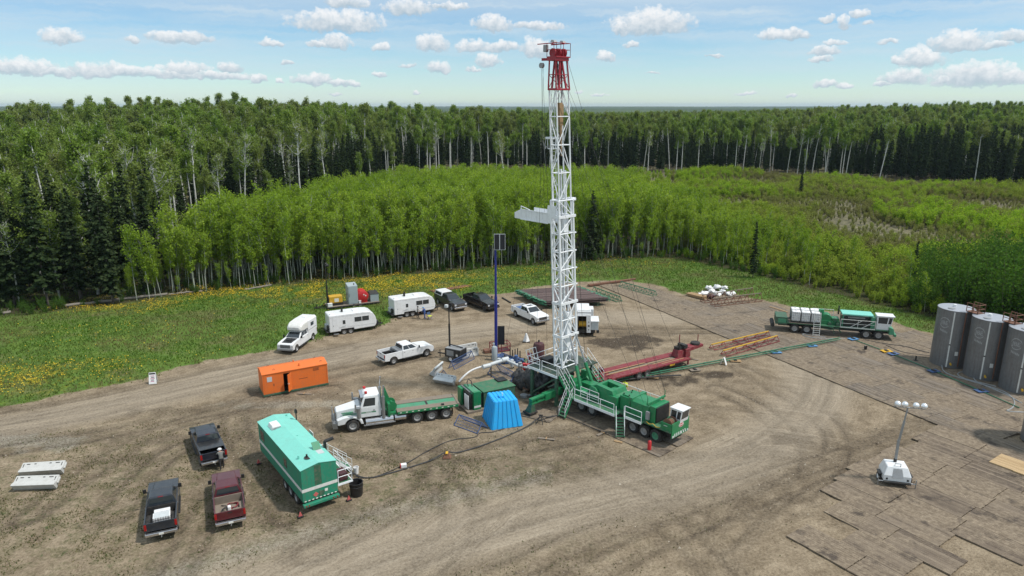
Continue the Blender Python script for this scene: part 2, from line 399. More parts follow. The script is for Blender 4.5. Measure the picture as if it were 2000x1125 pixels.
dry = np.exp(-((X+32)/22)**2-((Y-44)/13)**2)+.9*np.exp(-((X-1)/7)**2-((Y-47)/4.5)**2)+.55*np.exp(-((X+4)/14)**2-((Y-46)/8)**2)
stone = np.maximum(blob(560,790,7,1.0,.8), blob(60,865,5,1.6,.9)); stone = np.maximum(stone, .7*np.exp(-((pdist(roads[1], X, Y)-4.6)/1.1)**2)*(X < 3))
weed = np.clip(dry, 0, 1)*np.clip(1-gravel*1.2, 0, 1)
yellow = np.zeros(X.shape)
for px, py, rx, ry, s in [(620,572,13,6,1.4),(800,552,12,6,1.5),(960,540,10,5,.8),(1060,535,8,4,.5),(250,600,9,4,1.1),(420,575,10,5,1.0),(60,745,8,4,.75),(180,720,6,3,.45),(210,655,16,6,.15),(560,575,10,6,1.1),(1200,520,12,6,.25),(330,690,20,9,.07)]:
    c = G(px, py); yellow = np.maximum(yellow, s*np.exp(-((X-c.x)/rx)**2-((Y-c.y)/ry)**2))
bank = .35*sstep(2, -3, sp_)*(1-.2*forest)
Z = terrain(X, Y)+bank*np.where(X < 20, 1, .7)+(fbm(X, Y, .12, 8)-.5)*.12*grass
rut = np.sin(flow2*2*math.pi/1.9)*np.exp(-np.abs(flow2)/7)*.03+np.sin(flow1*2*math.pi/1.9)*.018*np.exp(-np.abs(flow1)/6)
padonly = 1-np.maximum(grass, forest)
dark = np.maximum(dark, .85*trk*(1-.45*gravel)*(1-np.maximum(grass, forest)))
Z += padonly*(rut-.05*trk+(fbm(X, Y, .8, 11)-.5)*.05*(.3+weed))
ny, nx = X.shape
idx = np.arange(nx*ny).reshape(ny, nx)
quads = np.stack([idx[:-1, :-1], idx[:-1, 1:], idx[1:, 1:], idx[1:, :-1]], -1).reshape(-1, 4)

def ground_material():
    m, n, b = nt('ground_cover')
    def at(k):
        a = n.nodes.new('ShaderNodeAttribute'); a.attribute_name = k; return a
    A = at('cover'); B = at('cover_b'); F = at('flow')
    def sep(a):
        s = n.nodes.new('ShaderNodeSeparateColor'); L(n, a.outputs['Color'], s.inputs[0]); return s.outputs
    gr, fo, gv = sep(A); dk, wd, yl = sep(B); sf = n.nodes.new('ShaderNodeSeparateXYZ'); L(n, F.outputs['Vector'], sf.inputs[0])
    geo = n.nodes.new('ShaderNodeNewGeometry'); p = geo.outputs['Position']
    big = noise(n, p, .09, 4); mid = noise(n, p, .55, 6, .65); fin = noise(n, p, 5, 8, .7); grit = noise(n, p, 12, 4, .8)
    def streak(o, k):
        cb = n.nodes.new('ShaderNodeCombineXYZ'); L(n, mth(n, 'MULTIPLY_ADD', mid, .5, o), cb.inputs[0])
        L(n, mth(n, 'MULTIPLY', big, 3.0), cb.inputs[1]); cb.inputs[2].default_value = k
        return mth(n, 'ADD', mth(n, 'MULTIPLY', noise(n, cb.outputs[0], 2.2, 5, .65), .5), mth(n, 'MULTIPLY', noise(n, cb.outputs[0], 11, 5, .7), .5))
    s1 = streak(sf.outputs[0], 0); s2 = streak(sf.outputs[1], 7)
    st = mix(n, ramp(n, big, [(.4, 0), (.6, 1)]), s1, s2)
    dirt = ramp(n, mth(n, 'ADD', mth(n, 'ADD', mth(n, 'MULTIPLY', mid, .42), mth(n, 'MULTIPLY', fin, .2)), mth(n, 'MULTIPLY', st, .38)),
                [(.34, (.095, .070, .045)), (.43, (.185, .143, .096)), (.52, (.28, .222, .153)), (.62, (.39, .317, .226))])
    dirt = mix(n, mth(n, 'MULTIPLY', gv, .88), dirt, ramp(n, st, [(.37, (.225, .182, .132)), (.5, (.335, .28, .21)), (.63, (.44, .376, .292))]))
    stn = F.outputs['Vector']
    dirt = mix(n, mth(n, 'MULTIPLY', sf.outputs[2], ramp(n, fin, [(.35, .2), (.6, 1)])), dirt, ramp(n, grit, [(.3, (.20, .18, .14)), (.7, (.46, .43, .36))]))
    dirt = mix(n, ramp(n, fin, [(.30, .5), (.52, 0)]), dirt, (.085, .066, .046))
    dirt = mix(n, mth(n, 'MULTIPLY', ramp(n, fin, [(.55, 0), (.75, 1)]), .35), dirt, (.36, .31, .235))
    wn = mth(n, 'MULTIPLY', wd, ramp(n, noise(n, p, .9, 7, .68), [(.46, 0), (.60, 1)]))
    dirt = mix(n, mth(n, 'MULTIPLY', wn, .75), dirt, ramp(n, fin, [(.35, (.055, .06, .026)), (.5, (.13, .12, .062)), (.65, (.24, .20, .125))]))
    wg = mth(n, 'MULTIPLY', wd, ramp(n, noise(n, p, 1.4, 6, .7), [(.58, 0), (.66, 1)]))
    dirt = mix(n, mth(n, 'MULTIPLY', wg, .75), dirt, (.045, .078, .022))
    dirt = mix(n, mth(n, 'MULTIPLY', dk, ramp(n, fin, [(.35, 1), (.65, .6)])), dirt, (.038, .029, .023))
    grs = ramp(n, mth(n, 'ADD', mth(n, 'MULTIPLY', mid, .6), mth(n, 'MULTIPLY', fin, .4)),
               [(.34, (.05, .085, .018)), (.47, (.08, .145, .027)), (.57, (.115, .19, .038)), (.72, (.19, .20, .07))])
    grs = mix(n, ramp(n, noise(n, p, .16, 6, .65), [(.50, 0), (.66, .75)]), grs, ramp(n, fin, [(.35, (.075, .072, .030)), (.65, (.20, .165, .085))]))
    yy = mth(n, 'MULTIPLY', yl, ramp(n, noise(n, p, .9, 7, .75), [(.50, 0), (.62, 1)]))
    grs = mix(n, mth(n, 'MULTIPLY', yy, .75), grs, (.42, .30, .015))
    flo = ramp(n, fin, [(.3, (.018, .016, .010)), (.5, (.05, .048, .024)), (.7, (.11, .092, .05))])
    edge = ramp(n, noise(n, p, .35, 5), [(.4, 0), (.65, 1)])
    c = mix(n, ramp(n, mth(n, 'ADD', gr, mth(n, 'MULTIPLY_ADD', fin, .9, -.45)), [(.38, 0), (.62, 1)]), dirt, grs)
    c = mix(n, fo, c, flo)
    c = mix(n, ramp(n, grit, [(.35, .38), (.6, 0)]), c, mix(n, 1, c, (.5, .48, .46), 'MULTIPLY'))
    L(n, c, b.inputs['Base Color']); b.inputs['Roughness'].default_value = .95; b.inputs['Specular IOR Level'].default_value = .12
    bp = n.nodes.new('ShaderNodeBump'); bp.inputs['Strength'].default_value = .75; bp.inputs['Distance'].default_value = .12
    h = mth(n, 'ADD', mth(n, 'MULTIPLY', st, .7), mth(n, 'MULTIPLY_ADD', fin, .8, mth(n, 'MULTIPLY', mid, .9)))
    L(n, h, bp.inputs['Height']); L(n, bp.outputs[0], b.inputs['Normal'])
    return m
GM = ground_material()
def ground_piece(name, qm, label=None):
    q = quads[qm]; used, inv = np.unique(q, return_inverse=True); q = inv.reshape(-1, 4)
    me = bpy.data.meshes.new(name); nv = len(used)
    co = np.stack([X.ravel()[used], Y.ravel()[used], Z.ravel()[used]], -1)
    me.vertices.add(nv); me.vertices.foreach_set('co', co.ravel().astype(np.float32))
    me.loops.add(q.size); me.loops.foreach_set('vertex_index', q.ravel().astype(np.int32))
    me.polygons.add(len(q)); me.polygons.foreach_set('loop_start', (np.arange(len(q))*4).astype(np.int32))
    me.update(calc_edges=True); me.polygons.foreach_set('use_smooth', [True]*len(q))
    def col(k, a, b_, c): 
        at = me.color_attributes.new(k, 'FLOAT_COLOR', 'POINT')
        at.data.foreach_set('color', np.stack([a.ravel()[used], b_.ravel()[used], c.ravel()[used], np.ones(nv)], -1).ravel().astype(np.float32))
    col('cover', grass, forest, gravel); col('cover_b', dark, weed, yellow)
    at = me.attributes.new('flow', 'FLOAT_VECTOR', 'POINT')
    at.data.foreach_set('vector', np.stack([flow1.ravel()[used], flow2.ravel()[used], stone.ravel()[used]], -1).ravel().astype(np.float32))
    me.materials.append(GM); o = bpy.data.objects.new(name, me); COL.objects.link(o)
    return tag(o, label, None, None, 'structure')
qc = lambda a: (a.ravel()[quads]).mean(1)
isf = qc(forest) > .5; isg = (qc(grass) > .5) & ~isf
road = (np.exp(-(pdist(roads[0], X, Y)/4.2)**4)); isr = (qc(road) > .5) & ~isf & ~isg & (qc(X) < -14)
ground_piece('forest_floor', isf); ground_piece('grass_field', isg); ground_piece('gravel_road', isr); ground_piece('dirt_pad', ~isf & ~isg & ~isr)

# the land beyond: one sheet out to the hills
def far_land():
    ang = np.radians(np.linspace(-75, 75, 301)); rr = np.concatenate([np.linspace(1, 160, 20), np.geomspace(170, 1500, 70)])
    A, Rr = np.meshgrid(ang, rr); x = Rr*np.sin(A); y = Rr*np.cos(A); z = terrain(x, y)-.25
    return x, y, z
def grid_mesh(name, x, y, z, m):
    ny, nx = x.shape; i = np.arange(nx*ny).reshape(ny, nx)
    q = np.stack([i[:-1, :-1], i[:-1, 1:], i[1:, 1:], i[1:, :-1]], -1).reshape(-1, 4)
    me = bpy.data.meshes.new(name); me.vertices.add(nx*ny); me.vertices.foreach_set('co', np.stack([x, y, z], -1).ravel().astype(np.float32))
    me.loops.add(q.size); me.loops.foreach_set('vertex_index', q.ravel().astype(np.int32))
    me.polygons.add(len(q)); me.polygons.foreach_set('loop_start', (np.arange(len(q))*4).astype(np.int32)); me.update(calc_edges=True)
    me.polygons.foreach_set('use_smooth', [True]*len(q)); me.materials.append(m)
    o = bpy.data.objects.new(name, me); COL.objects.link(o); return o
m, n, b = nt('woodland_floor'); geo = n.nodes.new('ShaderNodeNewGeometry')
c = ramp(n, noise(n, geo.outputs['Position'], .5, 7, .65), [(.35, (.05, .048, .022)), (.5, (.11, .10, .05)), (.65, (.19, .165, .095))])
L(n, c, b.inputs['Base Color']); b.inputs['Roughness'].default_value = .95
tag(grid_mesh('ground', *far_land(), m), kind='structure')
m, n, b = nt('far_woodland'); geo = n.nodes.new('ShaderNodeNewGeometry'); mp = n.nodes.new('ShaderNodeMapping'); mp.inputs['Scale'].default_value = (1, .35, 1)
L(n, geo.outputs['Position'], mp.inputs[0])
c = mix(n, noise(n, mp.outputs[0], .035, 6, .7), ramp(n, noise(n, mp.outputs[0], .0016, 4), [(.4, (.012, .028, .012)), (.52, (.035, .065, .02)), (.62, (.075, .10, .035))]), (.04, .07, .02))
L(n, c, b.inputs['Base Color']); b.inputs['Roughness'].default_value = 1
ang = np.radians(np.linspace(-70, 70, 561)); rr = np.geomspace(1150, 16000, 90); A, Rr = np.meshgrid(ang, rr); x = Rr*np.sin(A); y = Rr*np.cos(A)
z = 7+11*sstep(1150, 2600, Rr)+fbm(x, y, .0011, 21, 5)*16*sstep(1400, 4000, Rr)-8*sstep(1400, 4000, Rr)+fbm(x, y, .00035, 22, 3)*22*sstep(3500, 9000, Rr)-9*sstep(3500, 9000, Rr)+(np.random.RandomState(4).rand(*x.shape)-.5)*3.0
tag(grid_mesh('hills', x, y, z, m), kind='structure')

# ---------------------------------------------------------------- grass blades and dandelions
def scatter(n, wfun, x0, x1, y0, y1, seed):
    rs = np.random.RandomState(seed); x = rs.uniform(x0, x1, n); y = rs.uniform(y0, y1, n)
    i = np.clip(((y-gy[0])/STEP).astype(int), 0, len(gy)-1); j = np.clip(((x-gx[0])/STEP).astype(int), 0, len(gx)-1)
    k = rs.rand(n) < wfun[i, j]; return x[k], y[k], Z[i, j][k], rs
def tri_cloud(name, P, D1, D2, m):           # many small triangles: root pair and tip
    n_ = len(P); v = np.stack([P-D1, P+D1, P+D2], 1).reshape(-1, 3)
    me = bpy.data.meshes.new(name); me.vertices.add(3*n_); me.vertices.foreach_set('co', v.ravel().astype(np.float32))
    me.loops.add(3*n_); me.loops.foreach_set('vertex_index', np.arange(3*n_, dtype=np.int32))
    me.polygons.add(n_); me.polygons.foreach_set('loop_start', (np.arange(n_)*3).astype(np.int32)); me.update(calc_edges=True)
    me.materials.append(m); o = bpy.data.objects.new(name, me); COL.objects.link(o); return o
def leafmat(name, ca, cb, trans=.35, scale=.35, cc=None, island=True):
    m, n, b = nt(name); geo = n.nodes.new('ShaderNodeNewGeometry'); oi = n.nodes.new('ShaderNodeObjectInfo')
    c = mix(n, geo.outputs['Random Per Island'], ca, cb) if island else mix(n, noise(n, geo.outputs['Position'], 3, 3), ca, cb)
    c = mix(n, mth(n, 'MULTIPLY', oi.outputs['Random'], .5), c, mix(n, 1, c, (.62, .78, .6), 'MULTIPLY'))
    if cc: c = mix(n, ramp(n, noise(n, geo.outputs['Position'], scale, 3, .6), [(.42, 0), (.62, 1)]), c, cc)
    n.nodes.remove(b); d = n.nodes.new('ShaderNodeBsdfDiffuse'); t = n.nodes.new('ShaderNodeBsdfTranslucent'); mx = n.nodes.new('ShaderNodeMixShader')
    mx.inputs[0].default_value = trans; L(n, c, d.inputs[0]); L(n, mix(n, 1, c, (1.15, 1.1, .7), 'MULTIPLY'), t.inputs[0])
    L(n, d.outputs[0], mx.inputs[1]); L(n, t.outputs[0], mx.inputs[2]); L(n, mx.outputs[0], n.nodes['Material Output'].inputs[0])
    return m
x, y, z, rs = scatter(420000, np.clip(grass*(1-.6*forest), 0, 1)*.62, -85, 62, 50, 132, 5)
n_ = len(x); a = rs.uniform(0, 2*np.pi, n_); hgt = rs.uniform(.10, .34, n_); wd_ = rs.uniform(.04, .10, n_)
P = np.stack([x, y, z-.02], -1); D1 = np.stack([np.cos(a)*wd_, np.sin(a)*wd_, 0*a], -1); D2 = np.stack([rs.uniform(-.15, .15, n_), rs.uniform(-.15, .15, n_), hgt], -1)
tag(tri_cloud('grass', P, D1, D2, leafmat('grass_blades', (.075, .15, .023), (.145, .235, .04), .3, .10, (.18, .175, .07))), 'short green grass with dry patches growing between the pad and the trees', kind='stuff')
x, y, z, rs = scatter(420000, np.clip(grass, 0, 1)*np.clip(yellow, 0, 1)**1.3*np.clip((fbm(X, Y, .32, 31)-.42)*6, 0, 1)*.9, -85, 62, 50, 132, 6)
n_ = len(x); a = rs.uniform(0, 2*np.pi, n_); r_ = rs.uniform(.035, .075, n_)
P = np.stack([x, y, z+rs.uniform(.12, .26, n_)], -1); D1 = np.stack([np.cos(a)*r_, np.sin(a)*r_, 0*a], -1); D2 = np.stack([-np.sin(a)*r_*2, np.cos(a)*r_*2, r_*.6], -1)
m, n, b = nt('dandelion_yellow'); b.inputs['Base Color'].default_value = (.62, .42, .012, 1); b.inputs['Roughness'].default_value = .8
tag(tri_cloud('dandelions', P, D1, D2, m), 'yellow dandelions in bloom scattered through the grass by the trees', kind='stuff')
x, y, z, rs = scatter(90000, padonly*np.clip(.10+.9*dark+.9*stone-.3*gravel, 0, 1), -60, 62, 28, 104, 15)
n_ = len(x); a = rs.uniform(0, 2*np.pi, n_); wd_ = rs.uniform(.025, .075, n_)*(1+.8*(rs.rand(n_) < .04))
P = np.stack([x, y, z-.01], -1); D1 = np.stack([np.cos(a)*wd_, np.sin(a)*wd_, 0*a], -1); D2 = np.stack([-np.sin(a)*wd_*.8, np.cos(a)*wd_*.8, wd_*1.0], -1)
m, n, b = nt('stone_chips'); geo = n.nodes.new('ShaderNodeNewGeometry'); L(n, ramp(n, geo.outputs['Random Per Island'], [(0, (.10, .08, .055)), (.6, (.24, .19, .135)), (1, (.42, .37, .30))]), b.inputs['Base Color']); b.inputs['Roughness'].default_value = .9
tag(tri_cloud('loose_stones', P, D1, D2, m), 'loose stones and dirt clods scattered over the pad', kind='stuff')
x, y, z, rs = scatter(150000, np.clip(weed*1.2, 0, 1)*np.clip((fbm(X, Y, .7, 33)-.5)*5, 0, 1)*padonly, -60, 30, 28, 62, 9)
n_ = len(x); a = rs.uniform(0, 2*np.pi, n_); wd_ = rs.uniform(.03, .07, n_)
P = np.stack([x, y, z-.02], -1); D1 = np.stack([np.cos(a)*wd_, np.sin(a)*wd_, 0*a], -1); D2 = np.stack([rs.uniform(-.12, .12, n_), rs.uniform(-.12, .12, n_), rs.uniform(.05, .18, n_)], -1)
tag(tri_cloud('weeds', P, D1, D2, leafmat('weed_blades', (.06, .085, .03), (.22, .18, .10), .25)), 'low weeds and dry stalks growing in patches on the trampled dirt', kind='stuff')
# ---------------------------------------------------------------- trees
def quad_cloud(C, N_, S, rs, asp=1.0):       # loose leaf clumps: one quad each, facing N_
    n_ = len(C); N_ = N_/np.linalg.norm(N_, axis=1, keepdims=True)
    r_ = rs.normal(size=(n_, 3)); T = np.cross(N_, r_); T /= np.linalg.norm(T, axis=1, keepdims=True); B = np.cross(N_, T)
    S = S[:, None]; v = np.stack([C-T*S-B*S*asp, C+T*S-B*S*asp*.6, C+T*S*.7+B*S*asp, C-T*S*.8+B*S*asp*.9], 1)
    return v.reshape(-1, 3)
def mesh_np(name, v, m, k=4):
    nf = len(v)//k; me = bpy.data.meshes.new(name); me.vertices.add(len(v)); me.vertices.foreach_set('co', np.asarray(v, np.float32).ravel())
    me.loops.add(len(v)); me.loops.foreach_set('vertex_index', np.arange(len(v), dtype=np.int32))
    me.polygons.add(nf); me.polygons.foreach_set('loop_start', (np.arange(nf)*k).astype(np.int32)); me.update(calc_edges=True); me.materials.append(m); return me
def wood_mesh(name, tubes, m, n=5):
    mb = MB()
    for p, q, r1, r2 in tubes: mb.tube(p, q, r1, n, r2, False)
    me = bpy.data.meshes.new(name); me.from_pydata(mb.v, [], mb.f); me.materials.append(m); me.polygons.foreach_set('use_smooth', [True]*len(me.polygons)); return me
def bark(name, a, b_, marks=True):
    m, n, b = nt(name); tc = n.nodes.new('ShaderNodeTexCoord'); mp = n.nodes.new('ShaderNodeMapping'); mp.inputs['Scale'].default_value = (3, 3, 1.4)
    L(n, tc.outputs['Object'], mp.inputs[0]); f = noise(n, mp.outputs[0], 1.5, 6, .7)
    c = ramp(n, f, [(.36, tuple(x*.25 for x in a)), (.46, a), (.7, b_)]); L(n, c, b.inputs['Base Color']); b.inputs['Roughness'].default_value = .9; return m
BARK_W = bark('aspen_bark', (.52, .52, .48), (.78, .78, .74)); BARK_Y = bark('young_aspen_bark', (.34, .37, .30), (.52, .54, .47)); BARK_D = bark('spruce_bark', (.10, .085, .07), (.17, .15, .13))
LEAF_Y = leafmat('young_aspen_leaves', (.20, .30, .03), (.38, .49, .07), .45, .045, (.20, .31, .032))
LEAF_M = leafmat('aspen_leaves', (.145, .235, .036), (.26, .36, .072), .38, .03, (.20, .245, .07))
LEAF_S = leafmat('spruce_needles', (.02, .036, .016), (.055, .075, .032), .12, .3)
LEAF_W = leafmat('willow_leaves', (.22, .36, .022), (.38, .52, .055), .45, .022, (.25, .31, .055))
LEAF_B = leafmat('brown_scrub_leaves', (.19, .20, .055), (.28, .245, .12), .35, .03, (.25, .29, .07))
LEAF_D = leafmat('dark_bush_leaves', (.05, .12, .02), (.11, .20, .035), .35, .2)
TWIG = bark('willow_twigs', (.10, .085, .06), (.19, .165, .125))

def curve_trunk(h, r, rs, lean=.04, k=7, top=.15):
    pts = []; dx, dy = rs.normal(0, lean, 2)
    for i in range(k+1):
        t = i/k; pts.append((dx*h*t*t+rs.normal(0, .01*h*.3)*t, dy*h*t*t+rs.normal(0, .01*h*.3)*t, h*t))
    return pts, [(pts[i], pts[i+1], r*(1-(1-top)*i/k), r*(1-(1-top)*(i+1)/k)) for i in range(k)]
def at_(pts, t):
    f = t*(len(pts)-1); i = min(int(f), len(pts)-2); u = f-i; return np.array(pts[i])*(1-u)+np.array(pts[i+1])*u
def young_aspen(seed, h=12, nl=1250):
    rs = np.random.RandomState(seed); pts, tb = curve_trunk(h*.96, .08, rs, .028)
    C = []; Nn = []; 
    nb = 34
    for i in range(nb):
        t = .34+.63*rs.rand()**.9; a = rs.uniform(0, 2*np.pi); ln = (1.3*math.sin(math.pi*min(1, (1.02-t)/.68)**.75)**.9+.2)*rs.uniform(.5, 1.15)*h/12
        p = at_(pts, t); q = p+np.array([math.cos(a)*ln, math.sin(a)*ln, ln*rs.uniform(.8, 1.7)]); tb.append((tuple(p), tuple(q), .022, .006))
        m = nl//nb; u = rs.rand(m)**.6; c = p+(q-p)*u[:, None]+rs.normal(0, .14+.09*ln, (m, 3)); C.append(c)
    C = np.concatenate(C); Nn = rs.normal(size=C.shape)+np.array([0, 0, .5])
    return wood_mesh('aspen_trunk', tb, BARK_Y, 4), mesh_np('aspen_crown', quad_cloud(C, Nn, rs.uniform(.06, .125, len(C)), rs), LEAF_Y)
def mature_aspen(seed, h=23, nl=2500, bare=False, lo=.64):
    rs = np.random.RandomState(seed); pts, tb = curve_trunk(h*.93, .24, rs, .035, 8, .3); C = []
    nb = 26
    for i in range(nb):
        t = lo+(.98-lo)*rs.rand(); a = rs.uniform(0, 2*np.pi); ln = rs.uniform(.8, 2.4)*(1.12-.75*max(0, t-.7)/.3)*h/23
        p = at_(pts, t); el = rs.uniform(.5, 1.3); mid = p+np.array([math.cos(a)*ln*.5, math.sin(a)*ln*.5, ln*.35*el]); q = mid+np.array([math.cos(a+.3)*ln*.5, math.sin(a+.3)*ln*.5, ln*.6*el])
        tb += [(tuple(p), tuple(mid), .075, .05), (tuple(mid), tuple(q), .05, .015)]
        for _ in range(3):
            b2 = mid+(q-mid)*rs.rand(); e2 = b2+rs.normal(0, .55, 3)+np.array([0, 0, .5]); tb.append((tuple(b2), tuple(e2), .025, .008))
        m = nl//nb; u = rs.rand(m); c = mid+(q-mid)*u[:, None]*1.1+rs.normal(0, .42, (m, 3)); C.append(c)
    C = np.concatenate(C); 
    for _ in range(7):
        t = rs.uniform(.3, .6); p = at_(pts, t); a = rs.uniform(0, 6.28); tb.append((tuple(p), tuple(p+np.array([math.cos(a)*.9, math.sin(a)*.9, .2])), .025, .006))
    Nn = rs.normal(size=C.shape)+np.array([0, 0, .4])
    return wood_mesh('aspen_trunk', tb, BARK_W, 5), mesh_np('aspen_crown', quad_cloud(C, Nn, rs.uniform(.09, .18, len(C)), rs), LEAF_M)
def spruce(seed, h=18, w=2.6, nl=2600, low=.12):
    rs = np.random.RandomState(seed); pts, tb = curve_trunk(h, .17, rs, .006, 6, .06); C = []; Nn = []; S = []
    z = low
    while z < .985:
        nbr = rs.randint(5, 8); lm = w*(1-z)**.72*(.55+.45*min(1, (z-low)*5+.35))
        for i in range(nbr):
            a = rs.uniform(0, 2*np.pi); ln = lm*rs.uniform(.6, 1.12)+.12; p = at_(pts, z+rs.normal(0, .006))
            m = max(5, int(ln*13)); u = np.linspace(.12, 1, m)+rs.normal(0, .03, m)
            droop = -.42*u**1.3*ln+.16*u**3*ln
            c = np.stack([p[0]+math.cos(a)*ln*u, p[1]+math.sin(a)*ln*u, p[2]+droop], -1)+rs.normal(0, .06+.05*ln, (m, 3))*np.array([1, 1, .55])
            C.append(c); Nn.append(np.tile([math.cos(a)*.5, math.sin(a)*.5, 1.0], (m, 1))+rs.normal(0, .45, (m, 3))); S.append(rs.uniform(.10, .20, m)*(1.12-.35*z))
        z += rs.uniform(.018, .030)*(18/h)
    for _ in range(14):
        p = at_(pts, rs.uniform(.03, low+.05)); a = rs.uniform(0, 6.28); ln = rs.uniform(.5, 1.5); tb.append((tuple(p), (p[0]+math.cos(a)*ln, p[1]+math.sin(a)*ln, p[2]-.25*ln), .02, .006))
    C = np.concatenate(C); Nn = np.concatenate(Nn); S = np.concatenate(S)
    return wood_mesh('spruce_trunk', tb, BARK_D, 5), mesh_np('spruce_crown', quad_cloud(C, Nn, S, rs, 1.25), LEAF_S)
def bush(seed, h=3.2, w=1.5, nl=650, leaf=None, nst=16):
    rs = np.random.RandomState(seed); tb = []; C = []
    for i in range(nst):
        a = rs.uniform(0, 6.28); r0 = rs.uniform(0, .25*w); hh = h*rs.uniform(.6, 1.05); p = np.array([math.cos(a)*r0, math.sin(a)*r0, 0]); q = p+np.array([math.cos(a)*w*rs.uniform(.1, .75), math.sin(a)*w*rs.uniform(.1, .75), hh])
        tb.append((tuple(p), tuple(q), .022, .006)); m = nl//nst; u = rs.uniform(.30, 1.03, m); C.append(p+(q-p)*u[:, None]+rs.normal(0, .11+.055*w, (m, 3)))
    C = np.concatenate(C); return wood_mesh('bush_stems', tb, TWIG, 3), mesh_np('bush_leaves', quad_cloud(C, rs.normal(size=C.shape)+np.array([0, 0, .4]), rs.uniform(.045, .10, len(C)), rs, 1.3), leaf or LEAF_W)
YA = [young_aspen(100+i) for i in range(5)]; MA = [mature_aspen(200+i) for i in range(5)]; ML = [mature_aspen(260+i, 21, 2600, False, .30+.06*i) for i in range(3)]; MB_ = [mature_aspen(230+i, 22, 420) for i in range(2)]
SP = [spruce(300, 18, 2.7), spruce(301, 18, 2.2), spruce(302, 18, 2.9, low=.16), spruce(303, 18, 1.7)]; BU = [bush(400+i, 3.4, 1.15, 800, None, 24) for i in range(3)]; BB = [bush(440+i, 3.0, 1.1, 380, LEAF_B, 30) for i in range(2)]; BD = [bush(420+i, 6.5, 2.3, 1500, LEAF_D, 22) for i in range(3)]
def tree(kind, meshes, x, y, s, label, group, name, parts=('trunk', 'crown'), sz=None, zoff=0):
    t = thing(name, label, kind, (x, y, float(terrain(x, y))+zoff-.05), rnd.uniform(0, 6.28), group)
    lean_ = .012 if 'spruce' in name else .045; t.rotation_euler = (rnd.gauss(0, lean_), rnd.gauss(0, lean_), t.rotation_euler.z)
    t.scale = (s, s, s*(sz or 1))
    for nm, me in zip(parts, meshes):
        o = bpy.data.objects.new(nm, me); COL.objects.link(o); o.parent = t
    return t
def pxof(x, y): return 1000+FPX*x/(y*math.cos(PITCH)+CAM_H*math.sin(PITCH))
def inside(P, x, y, off=0): return sdist(P, np.array([x]), np.array([y]))[0] > off
def grid_pts(x0, x1, y0, y1, sp, seed, jit=.45):
    rs = np.random.RandomState(seed); gx_, gy_ = np.meshgrid(np.arange(x0, x1, sp), np.arange(y0, y1, sp))
    x = gx_.ravel()+rs.uniform(-jit, jit, gx_.size)*sp; y = gy_.ravel()+rs.uniform(-jit, jit, gx_.size)*sp
    return x, y, rs
def in_view(x, y, mar=90): px = 1000+FPX*x/(y*math.cos(PITCH)+CAM_H*math.sin(PITCH)); return (px > -mar) & (px < 2000+mar)
# where each kind grows (px is the bearing, d the depth behind the edge of the clearing)
FO_BIG = np.vstack([EDGE, [(1500, 0), (1500, 3000), (-1500, 3000), (-1500, 72)]])
def dep(x, y): return sdist(FO_BIG, x, y)
def bear(x, y): return 1000+FPX*x/(y*math.cos(PITCH)+CAM_H*math.sin(PITCH))
def mature_start(px): return np.interp(px, [-200, 0, 120, 230, 330, 430, 600, 750, 900, 1200, 1500, 1750, 2100, 2400], [95, 95, 105, 118, 136, 166, 198, 250, 285, 300, 312, 305, 290, 285])
MASS = []                                     # everything past the countable ones: (mesh pair index, x, y, scale, zscale)
def young_limit(px): return np.interp(px, [-200, 230, 330, 430, 600, 700, 800, 1000, 1200, 1400], [90, 110, 119, 128, 150, 178, 194, 204, 212, 230])
# --- young aspens
x, y, rs = grid_pts(-75, 60, 84, 235, 1.62, 50); d = dep(x, y); px = bear(x, y); r_ = np.hypot(x, y)
dens_ = np.interp(px, [60, 200, 260, 1200, 1330, 1420, 1600], [0, .15, 1, 1, .8, .35, .12])*np.where(px > 1250, np.interp(d, [0, 25, 75], [1, .85, .3]), 1)
k = (d > .6) & (r_ < mature_start(px)+6) & (rs.rand(len(x)) < dens_)
x, y, d, px = x[k], y[k], d[k], px[k]
low_ = np.hypot(x, y) > young_limit(px)
low_ |= (px > 1240) & (np.hypot(x, y) > np.interp(px, [1240, 1330, 1420], [205, 172, 150]))
hs = np.where(low_, .38, 1)*np.where((d < 5) & (rs.rand(len(x)) < .22), rs.uniform(.35, .65, len(x)), 1)*np.interp(px, [200, 420, 900, 1250, 1420, 1600], [.95, 1.02, 1.0, .92, .72, .55])*rs.uniform(.74, 1.16, len(x))*np.interp(d, [0, 5, 60, 110], [.86, 1.0, .88, .76])
o_ = np.argsort(d+rs.uniform(0, 1.5, len(d)))
for q, i in enumerate(o_):
    if q < 290: tree('tree', YA[int(rs.randint(5))], x[i], y[i], hs[i], 'slender pale young aspen with fresh green leaves in the stand behind the grass', 'young aspens lining the clearing', 'young_aspen', sz=rs.uniform(.95, 1.08))
    else: MASS.append((int(rs.randint(5)), x[i], y[i], hs[i], rs.uniform(.95, 1.08)))
